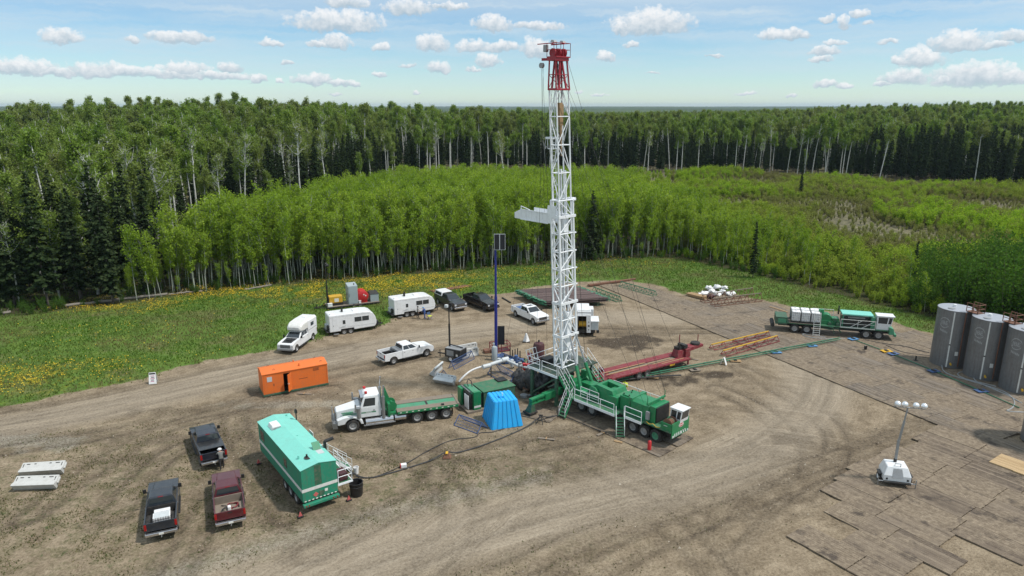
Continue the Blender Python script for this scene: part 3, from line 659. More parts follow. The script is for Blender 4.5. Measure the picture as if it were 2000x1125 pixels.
# --- tall aspens and spruces behind
x, y, rs = grid_pts(-420, 420, 90, 480, 4.3, 51); d = dep(x, y); px = bear(x, y); r_ = np.hypot(x, y); ms = mature_start(px)
k = (d > 4) & (r_ > ms) & in_view(x, y) & (r_ < 500)
x, y, d, px, r_, ms = x[k], y[k], d[k], px[k], r_[k], ms[k]
o_ = np.argsort(r_-ms+rs.uniform(0, 6, len(x))); na = ns = 0
for i in o_:
    back = r_[i]-ms[i]
    psp = np.interp(px[i], [0, 230, 330, 700, 1200, 1650, 1850, 2000], [.70, .62, .36, .45, .48, .55, .82, .95])
    psp = psp*.8 if back < 7 and px[i] < 1750 else max(psp, .88 if back < 42 and px[i] > 400 else 0)
    if back > 60: psp *= .6
    if rs.rand() < psp:
        s = rs.uniform(.66, 1.05)*(.95 if px[i] < 400 else .88 if px[i] < 1700 else 1.08)
        if ns < 200: tree('tree', SP[int(rs.randint(4))], x[i], y[i], s, 'dark spruce standing among the tall trees of the far woods', 'spruces in the woods', 'spruce_tree', sz=rs.uniform(.95, 1.12)); ns += 1
        else: MASS.append((10+int(rs.randint(4)), x[i], y[i], s, 1))
    else:
        leafy = rs.rand() < np.interp(px[i], [0, 450, 650, 900, 2000], [.75, .7, .45, .2, .2]); s = rs.uniform(.5 if leafy else .66, 1.1); bare = rs.rand() < .16
        if na < 280: tree('tree', MB_[int(rs.randint(2))] if bare else ML[int(rs.randint(3))] if leafy else MA[int(rs.randint(5))], x[i], y[i], s, 'mature aspen with white trunk and airy green crown at the front of the far woods', 'tall aspens of the far woods', 'mature_aspen', sz=rs.uniform(.92, 1.06)); na += 1
        else: MASS.append(((21+int(rs.randint(3))) if leafy else 5+int(rs.randint(5)), x[i], y[i], s, rs.uniform(.9, 1.05)))
# far canopy
x, y, rs = grid_pts(-1000, 1000, 330, 1400, 9.5, 52); r_ = np.hypot(x, y); k = (r_ > 496) & (r_ < 1350) & in_view(x, y, 40) & (rs.rand(len(x)) < np.interp(r_, [480, 900, 1350], [1, .8, .6])); x, y, r_ = x[k], y[k], r_[k]
sprn = fbm(x, y, .006, 60, 3)
for i in range(len(x)):
    sp1 = rs.rand() < (.75 if sprn[i] > .52 else .16)
    MASS.append(((10+int(rs.randint(4))) if sp1 else 5+int(rs.randint(5)), x[i], y[i], rs.uniform(.9, 1.25) if sp1 else rs.uniform(.85, 1.08), 1))
# front spruces at the left edge, and the lone ones
FRONT = [(95,600,19.5,2,'tall old spruce with a bare lower trunk, leftmost at the edge of the grass'),(222,596,19,1,'broad old spruce beside the fallen logs at the edge of the grass'),(205,578,20,0,'thick dark spruce close behind the fallen log'),
 (160,588,17,3,'narrow spruce squeezed between the two broad old spruces'),(30,600,19,0,'dark spruce cut by the left side of the picture'),(282,578,6.5,1,'small bushy spruce standing alone in front of the young aspens'),(8,578,20,1,'very tall spruce behind the leftmost one'),(128,570,19,2,'dark spruce half hidden behind the broad old spruces'),
 (60,572,16,3,'thin spruce in the shade of the left woods'),(250,566,17,0,'dark spruce where the spruces give way to young aspens'),(330,548,15,3,'slim spruce rising out of the young aspens on the left'),
 (1158,510,13.2,0,'dark spruce standing by itself among the young aspens just right of the white mast'),(1172,500,8,1,'smaller spruce tucked behind the dark one right of the mast'),(1470,545,9.8,3,'ragged spruce alone at the corner of the green clearing'),(1212,440,9,0,'small spruce in the middle of the young growth'),(1236,445,11.5,1,'pointed dark spruce in the middle of the young growth'),(1256,446,7.5,3,'smallest of the three spruces in the young growth'),
 (1778,575,8.5,3,'scraggly leaning spruce above the pale bushes near the tanks'),(1563,385,10,3,'thin spruce rising from the brush near the far woods'),(1205,300,0,0,'')]
for px_, py_, h, v, lab in FRONT:
    if h: p = G(px_, py_); tree('tree', SP[v], p.x, p.y, h/18, lab, None, 'spruce_tree', sz=1)
# birch-white tall aspens in the left woods
for px_, py_, h, lab in [(192,578,23,'tall bare aspen with a bright white trunk between the left spruces'),(332,522,22,'pale aspen with a long white trunk left of the young stand'),(283,520,22,'slender white aspen behind the left spruces'),(590,420,24,'tallest bare white aspen standing above the young stand'),(435,480,20,'white aspen with a forked top above the young stand'),(480,440,22,'bare white aspen with a wide spread of branches'),(40,600,13,'white aspen leaning out of the left spruces'),(990,395,22,'bare aspen with a spreading grey crown left of the mast'),(325,470,19,'thin white aspen in the left woods'),(640,410,21,'white aspen beside the tallest bare one')]:
    p = G(px_, py_); tree('tree', MB_[rnd.randrange(2)], p.x, p.y, h/22, lab, None, 'mature_aspen')
# --- dark deciduous bushes at the right edge
x, y, rs = grid_pts(50, 78, 62, 118, 2.4, 53); d = dep(x, y); px = bear(x, y)
k = (d > .8) & (d < 26) & (px > 1760-0*d) & (px < 2080) & (rs.rand(len(x)) < np.interp(px, [1760, 1850, 1900], [.25, .9, 1])); x, y, d, px = x[k], y[k], d[k], px[k]
for i in range(len(x)):
    s = rs.uniform(.8, 1.2)*np.interp(px[i], [1760, 1850, 1950], [.65, 1.05, 1.35])
    tree('bush', BD[int(rs.randint(3))], x[i], y[i], s, 'tall dark green leafy bush crowding behind the grey tanks', 'dark bushes behind the tanks', 'leafy_bush', ('stems', 'leaves'))
# --- willow scrub over the open ground on the right: nobody could count it
SCRUB = []
x, y, rs = grid_pts(10, 280, 78, 330, 1.55, 54); d = dep(x, y); px = bear(x, y); r_ = np.hypot(x, y)
nzv = fbm(x, y, .035, 70, 4); dn = np.interp(px, [1250, 1350, 1450, 1600], [0, .6, 1, 1])*np.interp(r_, [90, 130, 275], [1, 1, 1])*np.where(nzv < .38, .55, 1)
k = (d > .7) & (r_ < mature_start(px)-2) & (px > 1240) & (px < 2090) & (rs.rand(len(x)) < dn); x, y, d, px, r_, nzv = x[k], y[k], d[k], px[k], r_[k], nzv[k]
hh = np.interp(r_, [90, 122, 150, 180, 300], [.85, 1.05, .78, .62, .6])*rs.uniform(.6, 1.25, len(x))*np.interp(d, [0, 4, 12], [.45, .8, 1.15])*np.interp(nzv, [.35, .5, .65], [.7, 1.05, 1.4])
o_ = np.argsort(d); nb = 0
for i in o_:
    if nb < 150 and px[i] > 1380 and d[i] < 9:
        tree('bush', BU[int(rs.randint(3))], x[i], y[i], hh[i]*1.1, 'low yellow green willow bush at the ragged edge of the grass on the right', 'willow bushes along the grass edge', 'willow_bush', ('stems', 'leaves')); nb += 1
    else:
        br_ = np.interp(r_[i], [115, 145, 180, 270], [.08, .42, .72, .85])*np.interp(px[i], [1300, 1450, 1600, 2000], [.3, .7, 1.05, .95])*(1.5 if nzv[i] < .5 else .6)
        SCRUB.append(((19+int(rs.randint(2))) if rs.rand() < br_ else 14+int(rs.randint(3)), x[i], y[i], hh[i]*(.8 if rs.rand() < br_ else 1), 1))
# understory under the young aspens
x, y, rs = grid_pts(-78, 45, 84, 135, 1.9, 55); d = dep(x, y); k = (d > -.4) & (d < 7) & (rs.rand(len(x)) < .8); x, y = x[k], y[k]
for i in range(len(x)): SCRUB.append((17+int(rs.randint(2)), x[i], y[i], rs.uniform(.1, .36), 1))

# --- masses: points carrying copies of the same trees
PROTO = bpy.data.collections.new('tree_masses')       # never linked to the scene
pairs = YA+MA+SP+BU+BD[:2]+BB+ML
def joined(i, tr, cr):
    a = bpy.data.meshes.new('mass_tree_%02d' % i); va = np.empty(len(tr.vertices)*3, np.float32); tr.vertices.foreach_get('co', va); vb = np.empty(len(cr.vertices)*3, np.float32); cr.vertices.foreach_get('co', vb)
    v = np.concatenate([va.reshape(-1, 3), vb.reshape(-1, 3)]); off = len(tr.vertices)
    f = [tuple(p.vertices) for p in tr.polygons]; g = [tuple(j+off for j in p.vertices) for p in cr.polygons]
    a.from_pydata(v.tolist(), [], f+g); a.materials.append(tr.materials[0]); a.materials.append(cr.materials[0])
    a.polygons.foreach_set('material_index', [0]*len(f)+[1]*len(g)); o = bpy.data.objects.new(a.name, a); PROTO.objects.link(o); return o
for i, (tr, cr) in enumerate(pairs): joined(i, tr, cr)
def mass(name, items, label):
    it = np.array(items, float); me = bpy.data.meshes.new(name); n_ = len(it); z = terrain(it[:, 1], it[:, 2])-.1
    me.vertices.add(n_); me.vertices.foreach_set('co', np.stack([it[:, 1], it[:, 2], z], -1).ravel().astype(np.float32))
    a = me.attributes.new('kind_of', 'INT', 'POINT'); a.data.foreach_set('value', it[:, 0].astype(np.int32))
    a = me.attributes.new('size_of', 'FLOAT_VECTOR', 'POINT'); a.data.foreach_set('vector', np.stack([it[:, 3], it[:, 3], it[:, 3]*it[:, 4]], -1).ravel().astype(np.float32))
    a = me.attributes.new('turn_of', 'FLOAT_VECTOR', 'POINT'); rs = np.random.RandomState(n_ % 999); a.data.foreach_set('vector', np.stack([rs.normal(0, .045, n_), rs.normal(0, .045, n_), rs.uniform(0, 6.28, n_)], -1).ravel().astype(np.float32))
    o = bpy.data.objects.new(name, me); COL.objects.link(o)
    ng = bpy.data.node_groups.new(name, 'GeometryNodeTree'); ng.interface.new_socket('Geometry', in_out='INPUT', socket_type='NodeSocketGeometry'); ng.interface.new_socket('Geometry', in_out='OUTPUT', socket_type='NodeSocketGeometry')
    i_ = ng.nodes.new('NodeGroupInput'); o_ = ng.nodes.new('NodeGroupOutput'); ci = ng.nodes.new('GeometryNodeCollectionInfo'); ip = ng.nodes.new('GeometryNodeInstanceOnPoints')
    ci.inputs['Collection'].default_value = PROTO; ci.inputs['Separate Children'].default_value = True; ci.inputs['Reset Children'].default_value = True
    def na(k, t):
        q = ng.nodes.new('GeometryNodeInputNamedAttribute'); q.data_type = t; q.inputs['Name'].default_value = k; return q.outputs[0]
    ng.links.new(i_.outputs[0], ip.inputs['Points']); ng.links.new(ci.outputs[0], ip.inputs['Instance']); ip.inputs['Pick Instance'].default_value = True
    ng.links.new(na('kind_of', 'INT'), ip.inputs['Instance Index']); ng.links.new(na('size_of', 'FLOAT_VECTOR'), ip.inputs['Scale']); ng.links.new(na('turn_of', 'FLOAT_VECTOR'), ip.inputs['Rotation'])
    ng.links.new(ip.outputs[0], o_.inputs[0]); md = o.modifiers.new('trees', 'NODES'); md.node_group = ng
    return tag(o, label, kind='stuff')
mass('forest', MASS, 'mixed aspen and spruce woods reaching back from the clearing to the horizon')
mass('scrub', SCRUB, 'yellow green and brown willow scrub covering the open ground below the far woods')
# ---------------------------------------------------------------- shared pieces
def bx(name, m, par, x0, x1, y0, y1, z0, z1, bevel=.015):
    return MB().box(x0, x1, y0, y1, z0, z1).build(name, M[m] if isinstance(m, str) else m, par, bevel=bevel)
def cylp(name, m, par, p, q, r, n=16): return MB().tube(p, q, r, n).build(name, M[m], par, smooth=True)
_wc = {}
def wheel(par, x, y, r=.42, w=.28, rim='rim_grey', side=None, dual=False):
    side = side or (1 if y > 0 else -1)
    key = (r, w, rim)
    if key not in _wc:
        t = MB().lathe([(r*.58, -w*.2), (r*.60, -w/2), (r*.9, -w/2), (r, -w*.36), (r, w*.36), (r*.9, w/2), (r*.60, w/2), (r*.58, w*.2)], n=28, axis='y', cap=False)
        for k in range(22):                # tread blocks
            a = 2*math.pi*k/22; t.M = Matrix.Rotation(a, 4, 'Y'); t.box(r*.985, r*1.012, -w*.40, w*.40, -r*.055, r*.055)
        t.M = Matrix(); to = t.build('wheel', M['rubber'], None, smooth=True); me = to.data; bpy.data.objects.remove(to)
        h = MB().lathe([(r*.02, w*.34), (r*.16, w*.34), (r*.2, w*.25), (r*.42, w*.22), (r*.5, w*.42), (r*.62, w*.46), (r*.62, -w*.4), (r*.02, -w*.4)], n=24, axis='y')
        for k in range(8):
            a = 2*math.pi*k/8; h.M = Matrix.Rotation(a, 4, 'Y'); h.tube((r*.3, w*.22, 0), (r*.3, w*.30, 0), r*.035, 6)
        h.M = Matrix(); ho = h.build('rim', M[rim], None, smooth=True); mh = ho.data; bpy.data.objects.remove(ho); _wc[key] = (me, mh)
    me, mh = _wc[key]
    o = bpy.data.objects.new('wheel', me); COL.objects.link(o); o.parent = par; o.location = (x, y, r)
    o.rotation_euler = (0, rnd.uniform(0, 6), 0 if side > 0 else math.pi)
    h = bpy.data.objects.new('rim', mh); COL.objects.link(h); h.parent = o
    return o
def arc(cx, cz, r, a0, a1, n=9): return [(cx+r*math.cos(R(a0+(a1-a0)*i/n)), cz+r*math.sin(R(a0+(a1-a0)*i/n))) for i in range(n+1)]
def opanel(mb, quad, u0, u1, v0, v1, out, off=.008, th=.02):
    a, b, c, d = [Vector(p) for p in quad]
    if (b-a).cross(d-a).dot(Vector(out)) < 0: a, b, c, d = b, a, d, c; u0, u1 = 1-u1, 1-u0
    return mb.panel((a, b, c, d), u0, u1, v0, v1, off, th)
def rail(mb, pts, h=1.05, r=.022, mids=(.5,), posts=1.3, drop=0):
    for i in range(len(pts)-1):
        a, b = Vector(pts[i]), Vector(pts[i+1]); up = Vector((0, 0, h)); ln = (b-a).length; k = max(1, round(ln/posts))
        mb.tube(a+up, b+up, r, 6)
        for m_ in mids: mb.tube(a+up*m_, b+up*m_, r*.85, 6)
        for j in range(k+1): p = a.lerp(b, j/k); mb.tube(p-Vector((0, 0, drop)), p+up, r, 6)
def stairs(par, top, bot, wv, n, tread='deck_green', side='rig_green', railm='mast_white', rails=True, h=1.0):
    top, bot, wv = Vector(top), Vector(bot), Vector(wv); s = MB()
    for k in (-.5, .5): s.bar(top+wv*k, bot+wv*k, .05, .2)
    s.build('stringer', M[side], par); t = MB(); d = (bot-top); hd = Vector((d.x, d.y, 0)).normalized()
    for i in range(n):
        p = top.lerp(bot, (i+.5)/n); w_ = wv*.48; f = hd*.12
        t.loft([[p-w_-f-Vector((0, 0, .02)), p+w_-f-Vector((0, 0, .02)), p+w_+f-Vector((0, 0, .02)), p-w_+f-Vector((0, 0, .02))], [p-w_-f+Vector((0, 0, .02)), p+w_-f+Vector((0, 0, .02)), p+w_+f+Vector((0, 0, .02)), p-w_+f+Vector((0, 0, .02))]])
    t.build('treads', M[tread], par)
    if rails:
        for k in (-.5, .5):
            m_ = MB(); rail(m_, [top+wv*k, bot+wv*k], h, .02, (.5,), 1.1); m_.build('handrail', M[railm], par)

# ---------------------------------------------------------------- pickups
def pickup(label, loc, rz, paint, group='pickup trucks on the lease', chrome='chrome', grille='black', bed='dark', rimm='rim_grey', inside='frame_black', topper=None, hood=None, roofm=None):
    t = thing('pickup_truck', label, 'pickup truck', (loc[0], loc[1], .02), rz, group); P = M[paint]
    b = MB(); prof = [(-1.0, .5), (1.56, .5)]+arc(2.1, .42, .53, 172, 8)+[(2.66, .5), (2.95, .52), (3.03, .72), (3.03, 1.0), (2.96, 1.16), (2.75, 1.24), (2.2, 1.30), (1.25, 1.36), (-1.0, 1.36)]
    b.prism(prof, -.985, .985); b.build('body', P, t, bevel=.05, seg=3)
    h = MB(); h.hexa([(1.25, -.72, 1.335), (2.72, -.66, 1.215), (2.72, .66, 1.215), (1.25, .72, 1.335)], [(1.25, -.66, 1.40), (2.66, -.58, 1.27), (2.66, .58, 1.27), (1.25, .66, 1.40)]); hd = h.build('hood', M[hood] if hood else P, t, bevel=.03)
    if hood: hd['label'] = 'black hood'; bx('hood_scoop', 'black', t, 1.75, 2.2, -.3, .3, 1.33, 1.42, .03)
    lo = [(-1.0, -.95, 1.35), (1.24, -.93, 1.35), (1.24, .93, 1.35), (-1.0, .95, 1.35)]; hi = [(-.88, -.75, 1.92), (.38, -.74, 1.92), (.38, .74, 1.92), (-.88, .75, 1.92)]
    top = [(-.78, -.66, 1.965), (.26, -.64, 1.965), (.26, .64, 1.965), (-.78, .66, 1.965)]
    MB().loft([lo, hi, top]).build('cab', M[roofm] if roofm else P, t, bevel=.04, seg=3)
    opanel(MB(), (lo[1], lo[2], hi[2], hi[1]), .05, .95, .08, .92, (1, 0, .5)).build('windscreen', M['glass'], t)
    opanel(MB(), (lo[0], lo[3], hi[3], hi[0]), .08, .92, .22, .90, (-1, 0, .2)).build('rear_window', M['glass'], t)
    bx('brake_light', 'tail_red', t, -.90, -.86, -.16, .16, 1.915, 1.95, .005)
    for s in (-1, 1):
        q = (lo[0], lo[1], hi[1], hi[0]) if s < 0 else (lo[3], lo[2], hi[2], hi[3])
        for u0, u1 in ((.06, .42), (.45, .84)): opanel(MB(), q, u0, u1, .14, .88, (0, s, .3)).build('side_window', M['glass'], t)
        for x0, x1 in ((-.92, .12), (.16, 1.16)):
            d = bx('door', P, t, x0, x1, min(s*.975, s*.993), max(s*.975, s*.993), .60, 1.33, .012)
            bx('handle', 'black' if chrome != 'chrome' else 'chrome', d, x0+.06, x0+.24, min(s*.99, s*1.015), max(s*.99, s*1.015), 1.16, 1.20, .005)
        mr = MB().box(1.02, 1.10, min(s*1.02, s*1.24), max(s*1.02, s*1.24), 1.36, 1.66); mr.tube((1.06, s*.93, 1.42), (1.06, s*1.05, 1.46), .03); mr.build('mirror', M['black'], t, bevel=.02)
        w_ = MB().prism([(-1.03, .5), (-1.60, .5)]+arc(-2.15, .42, .53, 8, 172)[0:]+[(-2.70, .5), (-3.22, .58), (-3.24, 1.40), (-1.03, 1.40)], min(s*.90, s*.985), max(s*.90, s*.985)); w_.build('bed_side', P, t, bevel=.02)
        bx('tail_light', 'tail_red', t, -3.26, -3.20, min(s*.84, s*.99), max(s*.84, s*.99), .92, 1.34)
        hl = bx('headlight', 'lamp_clear', t, 2.90, 3.045, min(s*.66, s*.97), max(s*.66, s*.97), .86, 1.08, .02)
        bx('running_board', 'black', t, -.9, 1.45, min(s*.95, s*1.08), max(s*.95, s*1.08), .38, .45)
        for x in (2.1, -2.15): wheel(t, x, s*.86, .42, .28, rimm)
    b = MB(); b.box(-3.18, -1.04, -.9, .9, .78, .83); b.box(-1.10, -1.03, -.9, .9, .83, 1.38); 
    for s in (-1, 1): b.box(-2.65, -1.68, min(s*.66, s*.9), max(s*.66, s*.9), .83, 1.08)
    b.build('bed_floor', M[inside], t)
    tg = bx('tailgate', P, t, -3.235, -3.17, -.90, .90, .80, 1.40, .02); bx('handle', 'black', tg, -3.255, -3.23, -.14, .14, 1.24, 1.31, .005)
    bx('chassis', 'frame_black', t, -3.15, 2.9, -.72, .72, .36, .60)
    bx('grille', grille, t, 2.98, 3.06, -.62, .62, .74, 1.10, .02); gm = MB()
    for k in range(4): gm.box(3.055, 3.075, -.6, .6, .79+k*.075, .815+k*.075)
    gm.build('grille_bars', M[chrome], t)
    bx('front_bumper', chrome, t, 2.92, 3.16, -.99, .99, .44, .70, .05); bx('rear_bumper', chrome, t, -3.44, -3.22, -.97, .97, .52, .72, .03)
    bx('licence_plate', 'plate', t, -3.452, -3.438, -.15, .15, .55, .69, .003); cylp('tow_hitch', 'steel', t, (-3.3, 0, .46), (-3.58, 0, .46), .04, 8)
    if topper:
        c = MB(); c.loft([[(-3.22, -.95, 1.41), (-1.03, -.95, 1.41), (-1.03, .95, 1.41), (-3.22, .95, 1.41)], [(-3.12, -.80, 1.95), (-1.05, -.80, 1.95), (-1.05, .80, 1.95), (-3.12, .80, 1.95)], [(-3.0, -.7, 2.0), (-1.1, -.7, 2.0), (-1.1, .7, 2.0), (-3.0, .7, 2.0)]]); c.build('canopy', M[topper], t, bevel=.04)
        for s in (-1, 1):
            q = ((-3.22, s*.95, 1.41), (-1.03, s*.95, 1.41), (-1.05, s*.80, 1.95), (-3.12, s*.80, 1.95)); opanel(MB(), q, .1, .9, .2, .85, (0, s, .3)).build('canopy_window', M['glass'], t)
        opanel(MB(), ((-3.22, -.95, 1.41), (-3.22, .95, 1.41), (-3.12, .8, 1.95), (-3.12, -.8, 1.95)), .1, .9, .15, .85, (-1, 0, .2)).build('canopy_window', M['glass'], t)
    return t
def heading(a, b): d = G(*b)-G(*a); return math.atan2(d.y, d.x)
# dark three in the near left corner
a1 = R(122); pk = pickup('dark navy pickup with a folded black cover over the front of its bed', (-25.45, 52.55), a1, 'paint_navy', chrome='chrome')
b = MB(); b.box(-2.55, -1.02, -.93, .93, 1.405, 1.44); b.build('bed_cover', M['paint_charcoal'], pk, bevel=.02)
b = MB(); b.box(-3.0, -2.62, -.6, -.1, .83, 1.12); b.box(-2.95, -2.7, .05, .5, .83, 1.05); b.build('tool_crate', M['grey_metal'], pk, bevel=.02)
a2 = R(114); c2 = Vector((-23.25, 40.2))+Vector((math.cos(a2), math.sin(a2)))*3.35; pk2 = pickup('slate blue pickup with its tailgate up and a white crate in the bed', (c2.x, c2.y), a2, 'paint_slate')
a3 = R(114.5); c3 = Vector((-19.15, 41.5))+Vector((math.cos(a3), math.sin(a3)))*3.3; pk3 = pickup('dark red pickup with hoses lying in its bed', (c3.x, c3.y), a3, 'paint_maroon', inside='old_wood')
def in_bed(pkt, name, label, cat, build, z=.83):
    o = thing(name, label, cat, pkt.location+Vector((0, 0, z)), pkt.rotation_euler.z); build(o); return o
def crate(o):
    bx('tray', 'plastic_white', o, -2.55, -1.75, -.55, .5, .02, .42, .02); bx('lid', 'white_paint', o, -1.72, -1.35, -.55, .45, .02, .46, .03); bx('inside', 'light_grey', o, -2.5, -1.8, -.5, .45, .42, .425, 0)
in_bed(pk2, 'tote_crate', 'white plastic crate and toolbox lying in the slate blue pickup bed', 'crate', crate)
def net(o):
    m = MB()
    for i in range(9): y = -.62+i*.155; m.tube((-2.62, y, .02), (-2.58, y, .5), .012, 4)
    for k in range(4): m.tube((-2.61, -.64, .05+k*.14), (-2.61, .64, .05+k*.14), .012, 4)
    m.build('netting', M['black'], o)
in_bed(pk2, 'cargo_net', 'black cargo net stretched across the slate blue pickup bed', 'cargo net', net)
def coil(o):
    for nm, cx, cy, r_, mm, k in (('hose_coil', -1.75, -.25, .34, 'trailer_red', 3), ('hose_coil', -2.3, .1, .42, 'hose', 2)):
        p = [(cx+r_*(1-.05*j/24)*math.cos(j*2*math.pi/24), cy+r_*math.sin(j*2*math.pi/24), .06+.04*(j//24)+.05*math.sin(j*.5)) for j in range(24*k)]; MB().path(p, .03, 5).build(nm, M[mm], o, smooth=True)
    MB().path([(-2.9, .5, .05), (-2.5, .2, .12), (-2.1, .45, .06), (-1.7, .2, .12), (-1.4, .5, .05)], .03, 5).build('loose_hose', M['hose'], o, smooth=True)
    bx('jug', 'plastic_white', o, -2.25, -1.95, -.1, .12, 0, .3, .05); bx('box', 'old_wood', o, -2.9, -2.45, -.7, -.2, 0, .25, .02)
in_bed(pk3, 'hose_bundle', 'red and black hoses tangled in the dark red pickup bed', 'hose', coil)
# the white and dark ones by the road
ap = heading((769, 712), (834, 696)); q = (G(769, 712)+G(834, 696))/2; n_ = Vector((-math.sin(ap), math.cos(ap), 0)); q = q+n_*.9
pk4 = pickup('white crew cab pickup parked alone on the gravel with an empty bed', (q.x, q.y), ap, 'white_paint', inside='black')
bx('tool_chest', 'steel', pk4, -1.55, -1.08, -.9, .9, 1.22, 1.46, .03)
q = G(1044, 633); pk5 = pickup('white pickup facing us beside the mast with blue gear in its bed', (q.x-.55, q.y+2.0), R(-57), 'white_paint', chrome='chrome', inside='frame_black')
bx('sunroof', 'glass', pk5, -.35, .15, -.4, .4, 1.955, 1.972, .004); bx('blue_bin', 'steel_blue', pk5, -2.6, -1.5, -.6, .6, .84, 1.30, .05)
q = G(890, 608); pk6 = pickup('dark grey pickup with a white canopy over its bed', (q.x-.9, q.y+2.4), R(-57), 'paint_slate', topper='white_paint')
q = G(951, 608); pk7 = pickup('black pickup parked nose out beside the pale road', (q.x-.9, q.y+2.2), R(-52), 'paint_black', chrome='black', rimm='dark_rim')
q = G(582, 688); ac = R(80); pk8 = pickup('white pickup with a black hood carrying a white camper', (q.x-.7, q.y+2.3), ac+math.pi, 'white_paint', hood='black', chrome='grey_metal')
c = MB(); sec = lambda x, w, z0, z1: [(x, -w, z0), (x, w, z0), (x, w, z1-.2), (x, w-.18, z1), (x, -w+.18, z1), (x, -w, z1-.2)]
c.loft([sec(-3.35, 1.0, 1.30, 2.95), sec(-1.02, 1.0, 1.30, 3.0)]); c.build('camper_body', M['white_paint'], pk8, bevel=.04)
c = MB(); c.loft([sec(-1.03, .99, 2.02, 3.0), sec(.0, .98, 2.02, 2.95), sec(.55, .9, 2.08, 2.7), sec(.72, .8, 2.15, 2.5)]); c.build('camper_overcab', M['dull_white'], pk8, bevel=.05)
for s in (-1, 1): bx('camper_window', 'glass', pk8, -2.5, -1.7, min(s*.99, s*1.008), max(s*.99, s*1.008), 2.0, 2.45, .01); bx('camper_stripe', 'grey_metal', pk8, -3.2, -1.1, min(s*.99, s*1.005), max(s*.99, s*1.005), 1.62, 1.68, .002)
bx('roof_vent', 'plastic_white', pk8, -2.4, -1.9, -.25, .25, 2.98, 3.1, .03); bx('camper_door', 'dull_white', pk8, -3.37, -3.34, -.35, .35, 1.35, 2.8, .02)

# ---------------------------------------------------------------- travel trailers
def travel_trailer(label, loc, rz, ladder=False):
    t = thing('travel_trailer', label, 'travel trailer', (loc[0], loc[1], .02), rz, 'white travel trailers by the grass')
    side = [(-3.0, .55), (-1.65, .55)]+[(-1.60, .80), (.02, .80), (.07, .55)]+[(2.75, .62), (2.95, .95), (2.98, 1.35), (2.85, 1.9), (2.55, 2.42), (2.1, 2.62), (1.2, 2.70), (-2.9, 2.70), (-3.02, 2.6)]
    MB().prism(side, -1.2, 1.2).build('shell', M['white_paint'], t, bevel=.06, seg=3)
    s = -1
    for x0, x1, z0, z1 in ((-1.35, -1.02, 1.45, 1.95), (.15, 1.05, 1.55, 2.15), (1.12, 2.0, 1.55, 2.15)):
        f = bx('window', 'white_paint', t, x0-.04, x1+.04, -1.215, -1.195, z0-.04, z1+.04, .01); bx('pane', 'glass', f, x0, x1, -1.222, -1.205, z0, z1, .003)
    d = bx('door', 'white_paint', t, -2.62, -1.92, -1.222, -1.195, .62, 2.42, .02); bx('handle', 'black', d, -2.57, -2.52, -1.24, -1.22, 1.3, 1.42, .005)
    MB().prism([(-1.75, 1.02), (-1.35, 1.22), (-.9, 1.25), (-1.1, 1.05)], -1.209, -1.2).build('swoosh_decal', M['light_grey'], t)
    m = MB(); m.box(-1.85, 2.85, -1.208, -1.19, .98, 1.0); m.box(-2.95, 2.2, -1.208, -1.19, 2.44, 2.455); m.build('trim_line', M['grey_metal'], t)
    bx('roof_hatch', 'plastic_white', t, .2, .85, -.35, .35, 2.69, 2.82, .03); bx('roof_vent', 'plastic_white', t, -2.8, -2.3, -.7, -.3, 2.69, 2.80, .02)
    dsh = MB().tube((-1.2, .1, 2.69), (-1.2, .1, 2.95), .04); dsh.lathe([(.02, 0), (.2, .05), (.33, .14), (.34, .16), (.05, .08)], (-1.2, .1, 2.98), 'x', 16); dsh.build('satellite_dish', M['black'], t)
    bx('spare_wheel_box', 'black', t, -3.22, -3.0, -.9, -.35, .75, 1.35, .08); bx('storage_box', 'light_grey', t, -3.3, -3.0, -.2, .6, .7, 1.3, .04); bx('rear_bumper', 'frame_black', t, -3.4, -2.98, -1.15, 1.15, .5, .6)
    bx('chassis', 'frame_black', t, -2.9, 2.7, -1.0, 1.0, .42, .58); bx('front_box', 'black', t, 2.9, 3.25, -.95, .95, .62, 1.15, .05)
    h = MB(); h.bar((2.7, -.8, .5), (4.1, 0, .5), .1); h.bar((2.7, .8, .5), (4.1, 0, .5), .1); h.tube((3.75, 0, .1), (3.75, 0, 1.05), .05); h.box(3.1, 3.5, -.3, .3, .55, .95); h.build('drawbar', M['frame_black'], t)
    bx('step', 'steel', t, -2.6, -1.95, -1.55, -1.2, .28, .33)
    for x in (-1.2, -.38): wheel(t, x, -1.02, .36, .24); wheel(t, x, 1.02, .36, .24)
    return t
a = heading((680, 653), (692, 651)); q = G(645, 651, .5); a = R(27)
travel_trailer('white travel trailer with two wide side windows nearest the camper pickup', (q.x+3.0*math.cos(a)-1.2*math.sin(a), q.y+3.0*math.sin(a)+1.2*math.cos(a)), a)
q = G(771, 617, .5); a = R(29)
travel_trailer('white travel trailer with two people standing at its wheels', (q.x+3.0*math.cos(a)-1.2*math.sin(a), q.y+3.0*math.sin(a)+1.2*math.cos(a)), a)

